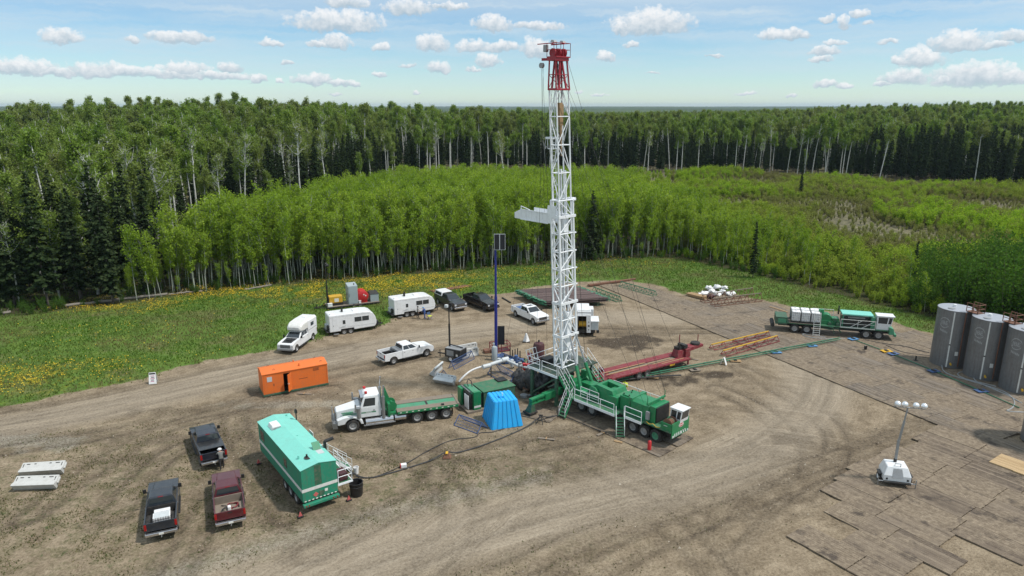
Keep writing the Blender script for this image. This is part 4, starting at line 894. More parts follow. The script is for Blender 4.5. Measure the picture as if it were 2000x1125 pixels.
# ---------------------------------------------------------------- flat trailer with its load
a = R(25); p0 = G(640, 601, .7); ft = thing('flatbed_trailer', 'long flat deck trailer parked on the dandelions behind the white travel trailer', 'flatbed trailer', (p0.x, p0.y, .02), a)
bx('deck', 'old_wood', ft, 0, 7.4, 0, 2.3, .62, .72); bx('side_rail', 'frame_black', ft, -.05, 7.45, -.06, 0, .52, .70); bx('side_rail', 'frame_black', ft, -.05, 7.45, 2.3, 2.36, .52, .70)
h = MB(); h.bar((0, .3, .55), (-1.7, 1.15, .55), .1); h.bar((0, 2.0, .55), (-1.7, 1.15, .55), .1); h.tube((-1.3, 1.15, .02), (-1.3, 1.15, 1.0), .05); h.build('drawbar', M['frame_black'], ft)
for x in (3.7, 4.6):
    for y in (.02, 2.28): wheel(ft, x, y, .37, .24, side=-1 if y < 1 else 1)
def on_flat(x, y): return Vector((p0.x+x*math.cos(a)-y*math.sin(a), p0.y+x*math.sin(a)+y*math.cos(a), .742))
g = thing('light_plant', 'yellow generator with a tall black light mast on the flat trailer', 'generator', on_flat(.9, 1.1), a)
bx('housing', 'gen_yellow', g, -.55, 1.35, -.55, .55, .3, 1.35, .12); bx('skid', 'black', g, -.6, 1.4, -.6, .6, 0, .3); bx('end_grille', 'black', g, -.62, -.54, -.5, .5, .35, 1.25, .02); bx('label_plate', 'plate', g, .2, .8, -.565, -.55, .5, 1.0, .003)
m = MB(); m.tube((-.65, 0, 0), (-.65, 0, 5.8), .075, 8); m.tube((-.65, 0, 0), (-.65, 0, 2.8), .12, 8); m.bar((-.65, -.6, 5.8), (-.65, .6, 5.8), .06); m.build('mast', M['black'], g)
for y in (-.5, .5): MB().lathe([(.02, 0), (.2, .05), (.22, .3), (.1, .38)], (-.65, y, 5.85), 'x', 12).build('lamp', M['black'], g)
g = thing('control_cabinet', 'tall grey metal cabinet with double doors on the flat trailer', 'cabinet', on_flat(3.0, .15), a)
MB().hexa([(0, 0, 0), (1.35, 0, 0), (1.35, 1.6, 0), (0, 1.6, 0)], [(0, 0, 2.65), (1.35, 0, 2.65), (1.35, 1.6, 2.85), (0, 1.6, 2.85)]).build('cabinet_body', M['cabinet_grey'], g, bevel=.02)
for y0, y1 in ((.06, .78), (.82, 1.54)): d = bx('door', 'cabinet_grey', g, -.025, .0, y0, y1, .1, 2.55, .01); bx('handle', 'black', d, -.06, -.025, y1-.14 if y0 < .5 else y0+.1, y1-.1 if y0 < .5 else y0+.14, 1.2, 1.5, .005)
d = bx('door', 'cabinet_grey', g, .06, 1.29, -.025, 0, .1, 2.55, .01); bx('handle', 'black', d, .1, .14, -.06, -.025, 1.1, 1.6, .005)
bx('exhaust', 'black', g, .9, 1.0, .4, .5, 2.6, 2.95, .01)
g = thing('fuel_tank', 'red round fuel tank with white hazard diamonds on the flat trailer', 'fuel tank', on_flat(5.1, .15), a)
MB().lathe([(.1, 0), (.7, .02), (.8, .08), (.8, 1.72), (.7, 1.8), (.1, 1.82)], (0, .1, .95), 'y', 28).build('shell', M['signal_red'], g, smooth=True); bx('saddle', 'signal_red', g, -.6, .6, .2, 1.7, .0, .3)
for x, z in ((.12, 1.2), (.38, 1.02)): m = MB(); m.M = Matrix.Translation((x, .108, z)) @ Matrix.Rotation(R(45), 4, 'Y'); m.box(-.09, .09, -.012, .0, -.09, .09); m.build('hazard_diamond', M['plate'], g)
g = thing('equipment_box', 'grey steel box with a dark sloping lid at the end of the flat trailer', 'equipment box', on_flat(6.15, .25), a)
bx('box_body', 'cabinet_grey', g, 0, 1.2, 0, 1.5, 0, 1.1, .02); MB().hexa([(-.05, -.05, 1.1), (1.25, -.05, 1.1), (1.25, 1.55, 1.1), (-.05, 1.55, 1.1)], [(-.02, -.02, 1.15), (1.22, -.02, 1.15), (1.22, 1.5, 1.32), (-.02, 1.5, 1.32)]).build('lid', M['frame_black'], g, bevel=.01)
g = thing('battery_box', 'small white box at the front corner of the flat trailer', 'box', on_flat(.1, .05), a); bx('case', 'plastic_white', g, 0, .6, 0, .45, 0, .42, .03); bx('lid', 'white_paint', g, -.02, .62, -.02, .47, .42, .47, .01)
g = thing('battery_box', 'small white box between the tall cabinet and the red tank', 'box', on_flat(4.42, .05), a); bx('case', 'plastic_white', g, 0, .32, 0, .3, 0, .36, .03); bx('lid', 'white_paint', g, -.02, .34, -.02, .32, .36, .4, .01)

# ---------------------------------------------------------------- orange doghouse
a = R(29.7); p0 = G(516, 776); og = thing('skid_shack', 'bright orange metal shack on a green skid with its door ajar', 'shack', (p0.x, p0.y, 0), a)
Lx, Wy = 6.4, 2.3
bx('skid', 'old_green', og, -.05, Lx+.05, -.02, Wy+.02, .02, .24)
w_ = MB(); w_.box(0, 2.0, 0, .06, .24, 2.32); w_.box(2.75, Lx, 0, .06, .24, 2.32); w_.box(2.0, 2.75, 0, .06, 2.12, 2.32); w_.box(0, Lx, Wy-.06, Wy, .24, 2.32)
for x0 in (0, Lx-.06): w_.prismx([(.06, .24), (Wy-.06, .24), (Wy-.06, 2.32), (Wy/2, 2.62), (.06, 2.32)], x0, x0+.06)
w_.build('wall', M['orange'], og); bx('floor', 'interior', og, .06, Lx-.06, .06, Wy-.06, .24, .3, 0); bx('partition', 'interior', og, .06, Lx-.06, 1.2, 1.25, .3, 2.3, 0)
rf = MB(); rf.prismx([(-.06, 2.31), (Wy/2, 2.63), (Wy/2, 2.69), (-.06, 2.37)], -.05, Lx+.05); rf.prismx([(Wy+.06, 2.31), (Wy+.06, 2.37), (Wy/2+.001, 2.69), (Wy/2+.001, 2.63)], -.05, Lx+.05); ro = rf.build('roof', M['orange'], og)
for x, y in ((1.2, .45), (5.9, .5), (.9, 1.9), (5.6, 1.9)):
    z_ = 2.37+(.32/1.2)*min(y, Wy-y); MB().path([(x-.07, y, z_), (x-.07, y, z_+.12), (x+.07, y, z_+.14), (x+.07, y, z_)], .02, 5).build('lifting_eye', M['black'], ro)
for x, y in ((3.7, .4), (3.4, 1.6)): cylp('roof_vent', 'orange', ro, (x, y, 2.45), (x, y, 2.78), .06, 8)
d = MB(); d.M = Matrix.Translation((2.75, -.01, 0)) @ Matrix.Rotation(R(-128), 4, 'Z'); d.box(0, -.0+.74, -.02, .02, .3, 2.12); d.M = d.M; dd = d.build('door', M['orange'], og, bevel=.008)
d2 = MB(); d2.M = Matrix.Translation((2.75, -.01, 0)) @ Matrix.Rotation(R(-128), 4, 'Z'); d2.box(.62, .69, -.07, .07, 1.1, 1.22); d2.build('handle', M['dull_white'], dd)
f = bx('window', 'orange', og, .35, .95, -.025, .0, 1.45, 2.08, .01); bx('pane', 'light_grey', f, .41, .89, -.034, -.02, 1.51, 2.02, .004)
bx('vent_louvre', 'interior', og, 4.95, 5.55, -.012, .0, 1.85, 2.12, .004); v = MB()
for i in range(5): v.box(4.97+i*.12, 5.03+i*.12, -.02, -.01, 1.87, 2.1)
v.build('louvre_blades', M['orange'], og); bx('door_panel', 'orange', og, .12, 1.12, -.018, .0, .32, 2.2, .006); bx('latch', 'black', og, 1.0, 1.06, -.04, -.018, 1.0, 1.25, .004)
bx('name_mark', 'interior', og, 3.5, 4.35, -.006, .0, 1.22, 1.26, .001); bx('corner_post', 'orange', og, Lx-.09, Lx+.02, -.03, .06, .24, 2.32, .01); bx('corner_post', 'orange', og, -.02, .09, -.03, .06, .24, 2.32, .01)

# ---------------------------------------------------------------- turquoise crew trailer
a = R(-53.5); O_ = G(587, 921, 3.35); tq = thing('crew_trailer', 'long green office trailer with a turquoise roof and white waist stripe', 'office trailer', (O_.x, O_.y, .02), a)
# local: rear at x=0, body runs to x=-9.6; far side y=0..2.65
Lb = 9.7; Wb = 2.6
sec = [(0, .85), (Wb, .85), (Wb, 3.33), (Wb/2, 3.58), (0, 3.33)]
MB().prismx(sec, -Lb, 0).build('wall', M['trailer_green'], tq, bevel=.02)
rf = MB(); rf.prismx([(-.04, 3.335), (Wb/2, 3.59), (Wb+.04, 3.335), (Wb+.04, 3.365), (Wb/2, 3.625), (-.04, 3.365)], -Lb-.03, .03); ro = rf.build('roof', M['turquoise_roof'], tq)
st = MB(); st.box(-Lb, .012, -.014, -.002, 1.62, 1.86); st.box(.002, .014, -.014, Wb+.014, 1.62, 1.86); st.box(-Lb, .012, Wb+.002, Wb+.014, 1.62, 1.86); st.build('waist_stripe', M['dull_white'], tq)
ac = MB().hexa([(-8.3, .35, 3.42), (-7.2, .35, 3.42), (-7.2, 1.15, 3.50), (-8.3, 1.15, 3.50)], [(-8.2, .45, 3.78), (-7.35, .45, 3.78), (-7.35, 1.05, 3.80), (-8.2, 1.05, 3.80)]).build('air_conditioner', M['plastic_white'], ro, bevel=.05); v = MB()
for i in range(7): v.box(-7.22, -7.19, .42+i*.1, .47+i*.1, 3.50, 3.68)
v.build('louvres', M['grey_metal'], ac)
bx('roof_hatch', 'light_grey', ro, -2.0, -1.35, 1.75, 2.3, 3.42, 3.52, .02); MB().hexa([(-2.05, 1.72, 3.5), (-2.0, 1.72, 3.5), (-2.0, 2.3, 3.45), (-2.05, 2.3, 3.45)], [(-2.45, 1.72, 4.0), (-2.4, 1.72, 4.0), (-2.4, 2.3, 3.98), (-2.45, 2.3, 3.98)]).build('hatch_lid', M['worn_green'], ro)
for x, y, hh in ((-1.3, .95, .28), (-1.6, .45, .22), (-5.0, 1.6, .12), (-9.2, 2.2, .1)): c = MB(); c.tube((x, y, 3.45), (x, y, 3.5+hh), .07, 10); c.build('roof_vent', M['black' if hh > .25 else 'turquoise_roof'], ro, smooth=True)
MB().lathe([(.02, 0), (.33, .0), (.3, .004), (.02, .004)], (-1.2, 1.05, 3.575), 'z', 20).build('soot_patch', M['frame_black'], ro)
c = MB(); c.tube((-8.2, Wb+.05, 3.3), (-8.2, Wb+.05, 4.3), .05, 8); c.box(-8.32, -8.08, Wb-.03, Wb+.13, 3.95, 4.25); c.build('flue', M['black'], tq)
c = MB(); c.tube((-2.3, Wb+.1, 1.9), (-2.3, Wb+.1, 3.85), .12, 10); c.tube((-2.3, Wb+.1, 3.85), (-2.2, Wb+.75, 4.0), .13, 10); c.build('exhaust_stack', M['black'], tq)
for x0, x1, z0, z1 in ((-9.2, -8.3, 2.1, 2.95), (-3.6, -3.0, 2.2, 2.9)): bx('window', 'glass', tq, x0, x1, -.02, .0, z0, z1, .01)
for x in (-8.0, -6.6, -5.2, -1.0): bx('side_panel', 'trailer_green', tq, x-.6, x+.6, -.012, 0, .95, 1.55, .006)
bx('rear_rust_panel', 'old_green', tq, .001, .012, .95, 1.45, 1.95, 3.45, .003); bx('rear_bumper', 'trailer_green', tq, -.1, .22, -.03, Wb+.03, .52, .72, .02); 
for i in range(9): bx('reflector', 'plate', tq, .003, .02, .1+i*.28, .24+i*.28, .86, .93, .001)
m = MB(); m.M = Matrix.Translation((.014, .95, 1.22)) @ Matrix.Rotation(R(45), 4, 'X'); m.box(0, .008, -.14, .14, -.14, .14); m.build('hazard_diamond', M['hazard_pink'], tq); bx('licence_plate', 'plate', tq, .003, .02, 1.62, 1.84, 1.22, 1.42, .003); bx('rear_latch_box', 'old_green', tq, .003, .03, 1.2, 1.58, 1.02, 1.38, .005)
for y in (.1, .3, 2.1, 2.4): bx('tail_light', 'tail_red', tq, .215, .232, y, y+.1, .58, .66, .003)
bx('chassis', 'frame_black', tq, -Lb+.4, -.1, .3, Wb-.3, .6, .86)
for x in (-3.9, -2.75, -1.6): wheel(tq, x, .18, .47, .36, side=-1); wheel(tq, x, Wb-.18, .47, .36, side=1)
# landing with stairs on the far side
ld = MB(); ld.box(-4.6, .0, Wb+.03, Wb+1.15, 1.32, 1.40); ld.build('landing', M['deck_green'], tq)
rl = MB(); rail(rl, [(-4.6, Wb+.06, 1.4), (-4.6, Wb+1.12, 1.4)], 1.05, .025); rail(rl, [(-3.4, Wb+1.12, 1.4), (-.02, Wb+1.12, 1.4), (-.02, Wb+.08, 1.4)], 1.05, .03); rl.box(-4.6, .02, Wb+1.10, Wb+1.16, 1.28, 1.42); rl.box(-.02, .04, Wb+.02, Wb+1.16, 1.28, 1.42); rl.build('landing_rail', M['mast_white'], tq)
stairs(tq, (-4.0, Wb+1.15, 1.36), (-4.0, Wb+2.6, .1), (1.0, 0, 0), 6, 'deck_green', 'mast_white')
dr = bx('open_door', 'plastic_white', tq, -6.2, -5.45, Wb+.35, Wb+.40, 1.3, 3.2, .01); bx('notice', 'hi_vis', dr, -6.0, -5.65, Wb+.33, Wb+.352, 2.2, 2.7, .002)
c = bx('reel_guard', 'maroon', tq, -1.2, -.2, Wb+.25, Wb+.9, 1.41, 2.0, .04)
def warn(x, y, lab):
    p = tq.matrix_basis @ Vector((x, y, 0)); g = thing('warning_triangle', lab, 'warning sign', (p.x, p.y, .02), a+R(90)); MB().prism([(-.15, .06), (.15, .06), (.02, .4), (-.02, .4)], -.03, .03).build('panel', M['hazard_pink'], g); bx('base', 'black', g, -.2, .2, -.13, .13, 0, .08); return g
warn(.25, -.35, 'orange warning triangle at the near rear corner of the turquoise trailer'); warn(.3, Wb+.65, 'orange warning triangle by the black drum behind the turquoise trailer'); warn(-Lb+.6, -.4, 'orange warning triangle at the front end of the turquoise trailer')
p = tq.matrix_basis @ Vector((-.1, Wb+1.45, 0)); g = thing('drum', 'black open drum at the foot of the turquoise trailer landing', 'drum', (p.x, p.y, .02)); MB().lathe([(.02, 0), (.42, .01), (.45, .1), (.50, 1.05), (.52, 1.08), (.46, 1.08), (.42, .2), (.02, .18)], n=20).build('barrel', M['black'], g, smooth=True); MB().path([(.5*math.cos(t*.2), .5*math.sin(t*.2), .8) for t in range(32)], .02, 5).build('hoop', M['frame_black'], g)
q = G(696, 925); g = thing('bucket', 'white plastic bucket on the dirt beside the black drum', 'bucket', (q.x, q.y, .02)); MB().lathe([(.02, 0), (.17, .0), (.21, .55), (.22, .56), (.19, .56), (.16, .05), (.02, .04)], n=16).build('pail', M['plastic_white'], g, smooth=True); MB().path([(.2*math.cos(t*.3), 0, .5+.12*math.sin(t*.3)) for t in range(11)], .01, 4).build('handle', M['steel'], g)

# ---------------------------------------------------------------- white and green bed truck
f0 = G(690, 843); r0 = G(868, 818); d = (f0-r0).normalized(); a = math.atan2(d.y, d.x); side = Vector((-d.y, d.x, 0))   # +y is the near side here
o_ = f0-side*1.12; bt = thing('bed_truck', 'white cab oilfield truck with a long green and wood flat deck', 'truck', (o_.x, o_.y, .02), a)
bx('chassis', 'frame_black', bt, -9.1, .9, -.5, .5, .62, .95)
hd = MB(); hd.loft([[(1.35, -.62, .95), (1.35, .62, .95), (1.35, .58, 1.85), (1.35, -.58, 1.85)], [(.2, -.80, .95), (.2, .80, .95), (.2, .72, 2.05), (.2, -.72, 2.05)], [(-.75, -1.0, .95), (-.75, 1.0, .95), (-.75, .92, 2.2), (-.75, -.92, 2.2)]]); hd.build('hood', M['white_paint'], bt, bevel=.07, seg=3)
for s in (-1, 1):
    fd = MB().prism([(1.3, .75), (1.3, 1.25), (.75, 1.42), (.3, 1.46), (-.45, 1.38), (-.85, 1.0), (-.95, .62)]+arc(0, .56, .72, 172, 20), min(s*.72, s*1.24), max(s*.72, s*1.24)); fd.build('fender', M['white_paint'], bt, bevel=.05, seg=3)
    bx('headlight', 'lamp_clear', bt, 1.18, 1.36, min(s*.78, s*1.12), max(s*.78, s*1.12), 1.0, 1.25, .03)
    for x0, x1, z in ((.9, -.1, 1.72), (.8, -.6, 1.55)): MB().hexa([(x1, s*.80, z-.04), (x0, s*.70, z-.12), (x0, s*.72, z-.12), (x1, s*.98, z-.04)], [(x1, s*.80, z+.06), (x0, s*.70, z-.02), (x0, s*.715, z-.02), (x1, s*.965, z+.06)]).build('hood_stripe', M['worn_green'], bt)
    c = MB(); c.tube((-.55, s*1.12, 1.2), (-.55, s*1.12, 2.1), .19, 14); c.tube((-.55, s*1.12, 2.1), (-.55, s*1.12, 2.2), .23, 14); c.build('air_cleaner', M['steel'], bt, smooth=True)
    c = MB(); c.tube((-2.75, s*1.12, .9), (-2.75, s*1.12, 3.0), .15, 12); c.tube((-2.75, s*1.12, 2.9), (-2.85, s*1.12, 4.0), .075, 10); c.build('exhaust_stack', M['chrome' if s < 0 else 'steel'], bt, smooth=True)
    c = MB(); c.tube((-1.15, s*.92, .68), (-3.6, s*.92, .68), .33, 18); c.tube((-3.75, s*.92, .72), (-4.75, s*.92, .72), .29, 16); c.build('fuel_tank', M['chrome'], bt, smooth=True); bx('running_board', 'steel', bt, -3.75, -.95, min(s*1.1, s*1.3), max(s*1.1, s*1.3), .42, .5)
    wheel(bt, 0, s*1.08, .56, .36)
    for x in (-5.75, -7.1, -8.45): wheel(bt, x, s*1.0, .53, .5)
    c = MB(); c.tube((-.4, s*.9, 2.0), (-.3, s*1.38, 2.15), .025); c.box(-.36, -.22, min(s*1.3, s*1.5), max(s*1.3, s*1.5), 1.95, 2.65); c.build('mirror', M['steel'], bt)
    bx('mud_flap', 'black', bt, -9.08, -9.05, min(s*.75, s*1.25), max(s*.75, s*1.25), .3, 1.0)
    bx('beacon', 'signal_red', bt, -1.45, -1.2, min(s*.5, s*.72), max(s*.5, s*.72), 3.22, 3.45, .06)
lo = [(-2.55, -1.05, 1.15), (-.7, -1.05, 1.15), (-.7, 1.05, 1.15), (-2.55, 1.05, 1.15)]; md = [(-2.55, -1.05, 2.1), (-.72, -1.05, 2.1), (-.72, 1.05, 2.1), (-2.55, 1.05, 2.1)]; hi = [(-2.5, -.92, 3.1), (-1.1, -.9, 3.1), (-1.1, .9, 3.1), (-2.5, .92, 3.1)]; tp = [(-2.4, -.78, 3.22), (-1.25, -.76, 3.22), (-1.25, .76, 3.22), (-2.4, .78, 3.22)]
MB().loft([lo, md, hi, tp]).build('cab', M['white_paint'], bt, bevel=.05, seg=3)
opanel(MB(), (md[1], md[2], hi[2], hi[1]), .05, .48, .1, .88, (1, 0, .3)).build('windscreen', M['glass'], bt); opanel(MB(), (md[1], md[2], hi[2], hi[1]), .52, .95, .1, .88, (1, 0, .3)).build('windscreen', M['glass'], bt)
bx('sun_visor', 'chrome', bt, -1.12, -.82, -.9, .9, 2.98, 3.05)
for s in (-1, 1):
    q = (md[0], md[1], hi[1], hi[0]) if s < 0 else (md[3], md[2], hi[2], hi[3]); opanel(MB(), q, .28, .88, .1, .8, (0, s, .2)).build('side_window', M['glass'], bt)
    d_ = bx('door', 'white_paint', bt, -2.1, -.8, min(s*1.045, s*1.062), max(s*1.045, s*1.062), 1.2, 2.08, .012); bx('handle', 'black', d_, -2.0, -1.85, min(s*1.06, s*1.085), max(s*1.06, s*1.085), 1.75, 1.8, .004); bx('stripe', 'worn_green', d_, -2.1, -.8, min(s*1.06, s*1.068), max(s*1.06, s*1.068), 1.56, 1.68, .002)
    tx = bx('door_lettering', 'ink_white', bt, -1.7, -1.2, min(s*1.066, s*1.072), max(s*1.066, s*1.072), 1.59, 1.65, .001)
c = bx('grille', 'chrome', bt, 1.33, 1.42, -.48, .48, .98, 1.78, .04); gm = MB()
for i in range(7): gm.box(1.415, 1.43, -.42+i*.13, -.36+i*.13, 1.02, 1.74)
gm.build('grille_bars', M['black'], bt)
g = MB(); g.hexa([(1.32, -1.2, .45), (1.72, -1.05, .45), (1.72, 1.05, .45), (1.32, 1.2, .45)], [(1.32, -1.2, .95), (1.7, -1.05, .95), (1.7, 1.05, .95), (1.32, 1.2, .95)])
for y in (-.9, 0, .9): g.tube((1.65, y, .9), (1.6, y, 1.75), .03)
for z in (1.2, 1.5, 1.75): g.tube((1.62, -.9, z), (1.62, .9, z), .025)
g.build('front_bumper', M['steel'], bt)
for s in (-1, 1): bx('headache_rack', 'rig_green', bt, -3.35, -3.15, min(s*.35, s*1.2), max(s*.35, s*1.2), 1.0, 2.2); MB().prism([(-3.1, 1.3), (-2.98, 3.2), (-3.1, 3.3), (-3.8, 1.3)], min(s*.45, s*.6), max(s*.45, s*.6)).build('rack_plate', M['rig_green'], bt)
w_ = MB(); w_.lathe([(.1, -.5), (.45, -.5), (.45, -.45), (.2, -.45), (.2, .45), (.45, .45), (.45, .5), (.1, .5)], (-3.6, 0, 1.65), 'y', 18); w_.build('winch', M['rig_green'], bt); bx('winch_mount', 'rig_green', bt, -4.1, -3.1, -.9, .9, .96, 1.2)
dk = MB(); dk.box(-9.6, -4.05, -.45, .45, 1.24, 1.30); dk.build('deck', M['worn_green'], bt)
for s in (-1, 1): bx('deck_plank', 'old_wood', bt, -9.5, -3.95, min(s*.46, s*1.24), max(s*.46, s*1.24), 1.24, 1.36); bx('deck_edge', 'rig_green', bt, -9.6, -4.0, min(s*1.24, s*1.29), max(s*1.24, s*1.29), 1.1, 1.33)
for i in range(10): bx('reflector', 'plate', bt, -9.3+i*.55, -9.12+i*.55, 1.285, 1.297, 1.2, 1.27, .001)
pass; bx('deck_slot', 'frame_black', bt, -6.95, -6.75, -.6, .6, 1.295, 1.31, .002); cylp('tail_roller', 'old_wood', bt, (-9.65, -1.1, 1.22), (-9.65, 1.1, 1.22), .14); bx('deck_toolbox', 'black', bt, -8.3, -8.05, .9, 1.15, 1.36, 1.48, .02)
# ---------------------------------------------------------------- the service rig
RA = R(-47.2); rig = thing('service_rig', 'green carrier rig with a tall white lattice mast and red crown', 'service rig', (13.2, 54.85, .10), RA)
def rb(name, m, x0, x1, y0, y1, z0, z1, bevel=.02, par=None): return bx(name, m, par or rig, x0, x1, y0, y1, z0, z1, bevel)
for x in (-.05, -1.25, -2.45, -7.2, -8.5):
    for y in (-1.06, 1.06): wheel(rig, x, y, .57, .40, 'worn_green' if x > -.2 else 'rim_grey')
rb('chassis', 'frame_black', -10.0, 1.4, -.55, .55, .55, 1.3)
dk = MB(); dk.box(-10.2, 1.5, -1.3, 1.3, 1.36, 1.5); dk.build('deck', M['deck_green'], rig)
w_ = MB(); w_.box(-9.7, -3.75, -2.2, -1.31, 1.44, 1.5); w_.build('walkway', M['deck_green'], rig); w_ = MB(); w_.box(-2.95, -1.2, -1.75, -1.31, 1.44, 1.5); w_.build('walkway', M['deck_green'], rig)
w_ = MB(); w_.box(-9.6, -1.6, 1.31, 2.15, 1.44, 1.5); w_.build('walkway', M['deck_green'], rig)
k_ = MB(); k_.box(-8.5, -3.75, -2.235, -2.2, 1.38, 1.62); k_.box(-2.95, -1.2, -1.785, -1.75, 1.38, 1.62); k_.build('toe_board', M['mast_white'], rig)
m = MB(); rail(m, [(-8.5, -2.2, 1.5), (-3.85, -2.2, 1.5)], 1.05, .026, (.5,), 1.6); m.build('handrail', M['mast_white'], rig)
m = MB(); rail(m, [(-8.5, -1.36, 1.5), (-6.3, -1.36, 1.5)], 1.05, .022, (.33, .66), 1.1); m.build('handrail', M['mast_white'], rig)
m = MB(); rail(m, [(-2.95, -1.75, 1.5), (-1.2, -1.75, 1.5)], 1.05, .028, (.5,), 1.8); m.build('handrail', M['mast_white'], rig)
m = MB(); rail(m, [(-7.4, 2.12, 1.5), (-1.7, 2.12, 1.5)], 1.05, .026, (.5,), 1.5); m.build('handrail', M['mast_white'], rig)
stairs(rig, (-3.30, -2.02, 1.5), (-2.62, -2.72, .0), (.5, .5, 0), 7)
stairs(rig, (-9.15, -2.2, 1.5), (-8.85, -3.5, .0), (.7, .05, 0), 6)
stairs(rig, (-10.55, -1.85, 3.2), (-9.2, -1.75, 1.5), (0, .75, 0), 7)
stairs(rig, (-12.2, 3.35, 3.2), (-9.6, 2.9, 1.5), (.1, .75, 0), 8)
# front end
fr = MB(); fr.box(1.5, 1.58, -1.2, 1.3, .85, 2.2); fr.box(.45, 1.5, -1.24, -1.18, 1.4, 2.12); fr.box(.45, 1.5, 1.24, 1.3, 1.4, 2.12); fr.build('front_panel', M['rig_green'], rig, bevel=.015)
c = MB()
for i in range(7):
    y = -.95+i*.29; sgn = -1 if i < 3.5 else 1; c.M = Matrix(); c.loft([[(1.582, y, .92), (1.582, y+.12, .92), (1.582, y+.12-sgn*.14, 1.22), (1.582, y-sgn*.14, 1.22)], [(1.590, y, .92), (1.590, y+.12, .92), (1.590, y+.12-sgn*.14, 1.22), (1.590, y-sgn*.14, 1.22)]])
c.build('chevron_stripes', M['white_paint'], rig)
def oval(name, m, x, y, z, ry, rz_, t, par): return MB().loft([[(x, y+ry*math.cos(i*math.pi/12), z+rz_*math.sin(i*math.pi/12)) for i in range(24)], [(x+t, y+ry*math.cos(i*math.pi/12), z+rz_*math.sin(i*math.pi/12)) for i in range(24)]]).build(name, M[m], par)
b_ = oval('badge', 'ink_white', 1.582, .12, 1.78, .36, .2, .006, rig); oval('badge_field', 'signal_red', 1.59, .12, 1.78, .31, .155, .004, b_); bx('badge_band', 'ink_white', b_, 1.594, 1.60, -.16, .40, 1.74, 1.83, .001)
bx('side_lettering', 'ink_white', rig, .75, 1.1, -1.248, -1.241, 1.85, 1.90, .001)
for y in (-1.05, 1.12): rb('headlight', 'lamp_clear', 1.575, 1.61, y-.1, y+.1, .9, 1.08)
cb = MB(); cb.loft([[(.55, -.1, 1.5), (1.5, -.1, 1.5), (1.5, 1.1, 1.5), (.55, 1.1, 1.5)], [(.55, -.1, 2.2), (1.62, -.1, 2.2), (1.62, 1.1, 2.2), (.55, 1.1, 2.2)], [(.58, -.06, 3.05), (1.72, -.06, 3.05), (1.72, 1.06, 3.05), (.58, 1.06, 3.05)]]); cb.build('cab', M['white_paint'], rig, bevel=.03)
rb('cab_roof', 'white_paint', .5, 1.8, -.12, 1.12, 3.04, 3.13, .03)
q = ((.55, -.1, 2.2), (1.62, -.1, 2.2), (1.72, -.06, 3.05), (.58, -.06, 3.05))
for u0, u1 in ((.08, .55), (.64, .93)): opanel(MB(), q, u0, u1, .06, .86, (0, -1, 0)).build('side_window', M['glass'], rig)
opanel(MB(), ((1.62, -.1, 2.2), (1.62, 1.1, 2.2), (1.72, 1.06, 3.05), (1.72, -.06, 3.05)), .07, .93, .08, .88, (1, 0, 0)).build('windscreen', M['glass'], rig)
r_ = MB().lathe([(.06, -.42), (.46, -.42), (.46, -.38), (.30, -.38), (.33, -.2), (.30, 0), (.33, .2), (.30, .3), (.46, .3), (.46, .34), (.06, .34)], (.98, -.62, 2.0), 'y', 20).build('cable_reel', M['rust'], rig, smooth=True)
MB().path([(.98+.45*math.cos(t), -.66+.05*math.sin(3*t), 2.0+.45*math.sin(t)) for t in [i*.35 for i in range(19)]], .025, 5).build('green_rope', M['pipe_green'], r_)
MB().path([(-1.0, -1.3, 1.62), (-.6, -1.38, 1.52), (-.3, -1.3, 1.66), (.1, -1.36, 1.5), (.4, -1.28, 1.55)], .03, 5).build('yellow_rope', M['yellow'], rig)
# engine hood, radiator, drive, drum
h = MB(); h.loft([[(-2.95, -1.02, 1.5), (-.95, -1.02, 1.5), (-.95, 1.02, 1.5), (-2.95, 1.02, 1.5)], [(-2.95, -1.02, 2.85), (-.95, -1.02, 2.85), (-.95, 1.02, 2.85), (-2.95, 1.02, 2.85)], [(-2.92, -.55, 3.06), (-.98, -.55, 3.06), (-.98, .55, 3.06), (-2.92, .55, 3.06)]]); h.build('engine_hood', M['rig_green'], rig, bevel=.02)
for x in (-2.6, -1.9, -1.3): rb('hood_panel', 'rig_green', x-.26, x+.26, -1.035, -1.015, 1.7, 2.7)
rb('hood_ridge', 'rig_green', -3.15, -2.75, -1.05, 1.05, 2.75, 3.12); rb('control_box', 'grey_metal', -1.15, -.8, -1.25, -1.04, 1.75, 2.5)
rb('radiator_shroud', 'rig_green', -.93, -.35, -.98, 1.05, 1.5, 3.0, .03); rd = rb('radiator', 'black', -.36, -.24, -.88, .95, 1.6, 2.92, .01); v = MB()
for i in range(12): v.box(-.245, -.225, -.85, .92, 1.66+i*.1, 1.69+i*.1)
v.build('radiator_fins', M['frame_black'], rd)
m = MB(); m.box(-1.1, -.95, -1.25, 1.35, 3.12, 3.28); m.box(-1.1, -.95, -1.1, -.95, 3.0, 3.12); m.box(-1.1, -.95, 1.0, 1.15, 3.0, 3.12); m.tube((-1.02, -1.2, 3.28), (-1.02, -1.2, 3.75), .04); m.tube((-1.02, 1.3, 3.28), (-1.02, 1.3, 3.75), .04); m.build('mast_rest', M['rig_green'], rig, bevel=.01)
rb('transmission_box', 'rig_green', -4.35, -3.2, -.75, 1.0, 1.5, 2.85, .04); rb('transmission_lid', 'rig_green', -4.2, -3.3, -.6, .85, 2.85, 2.97, .03)
for x, y in ((-4.1, -.5), (-3.5, -.5), (-3.8, .2), (-4.0, .6)): cylp('fill_cap', 'black', rig, (x, y, 2.96), (x, y, 3.06), .06, 8)
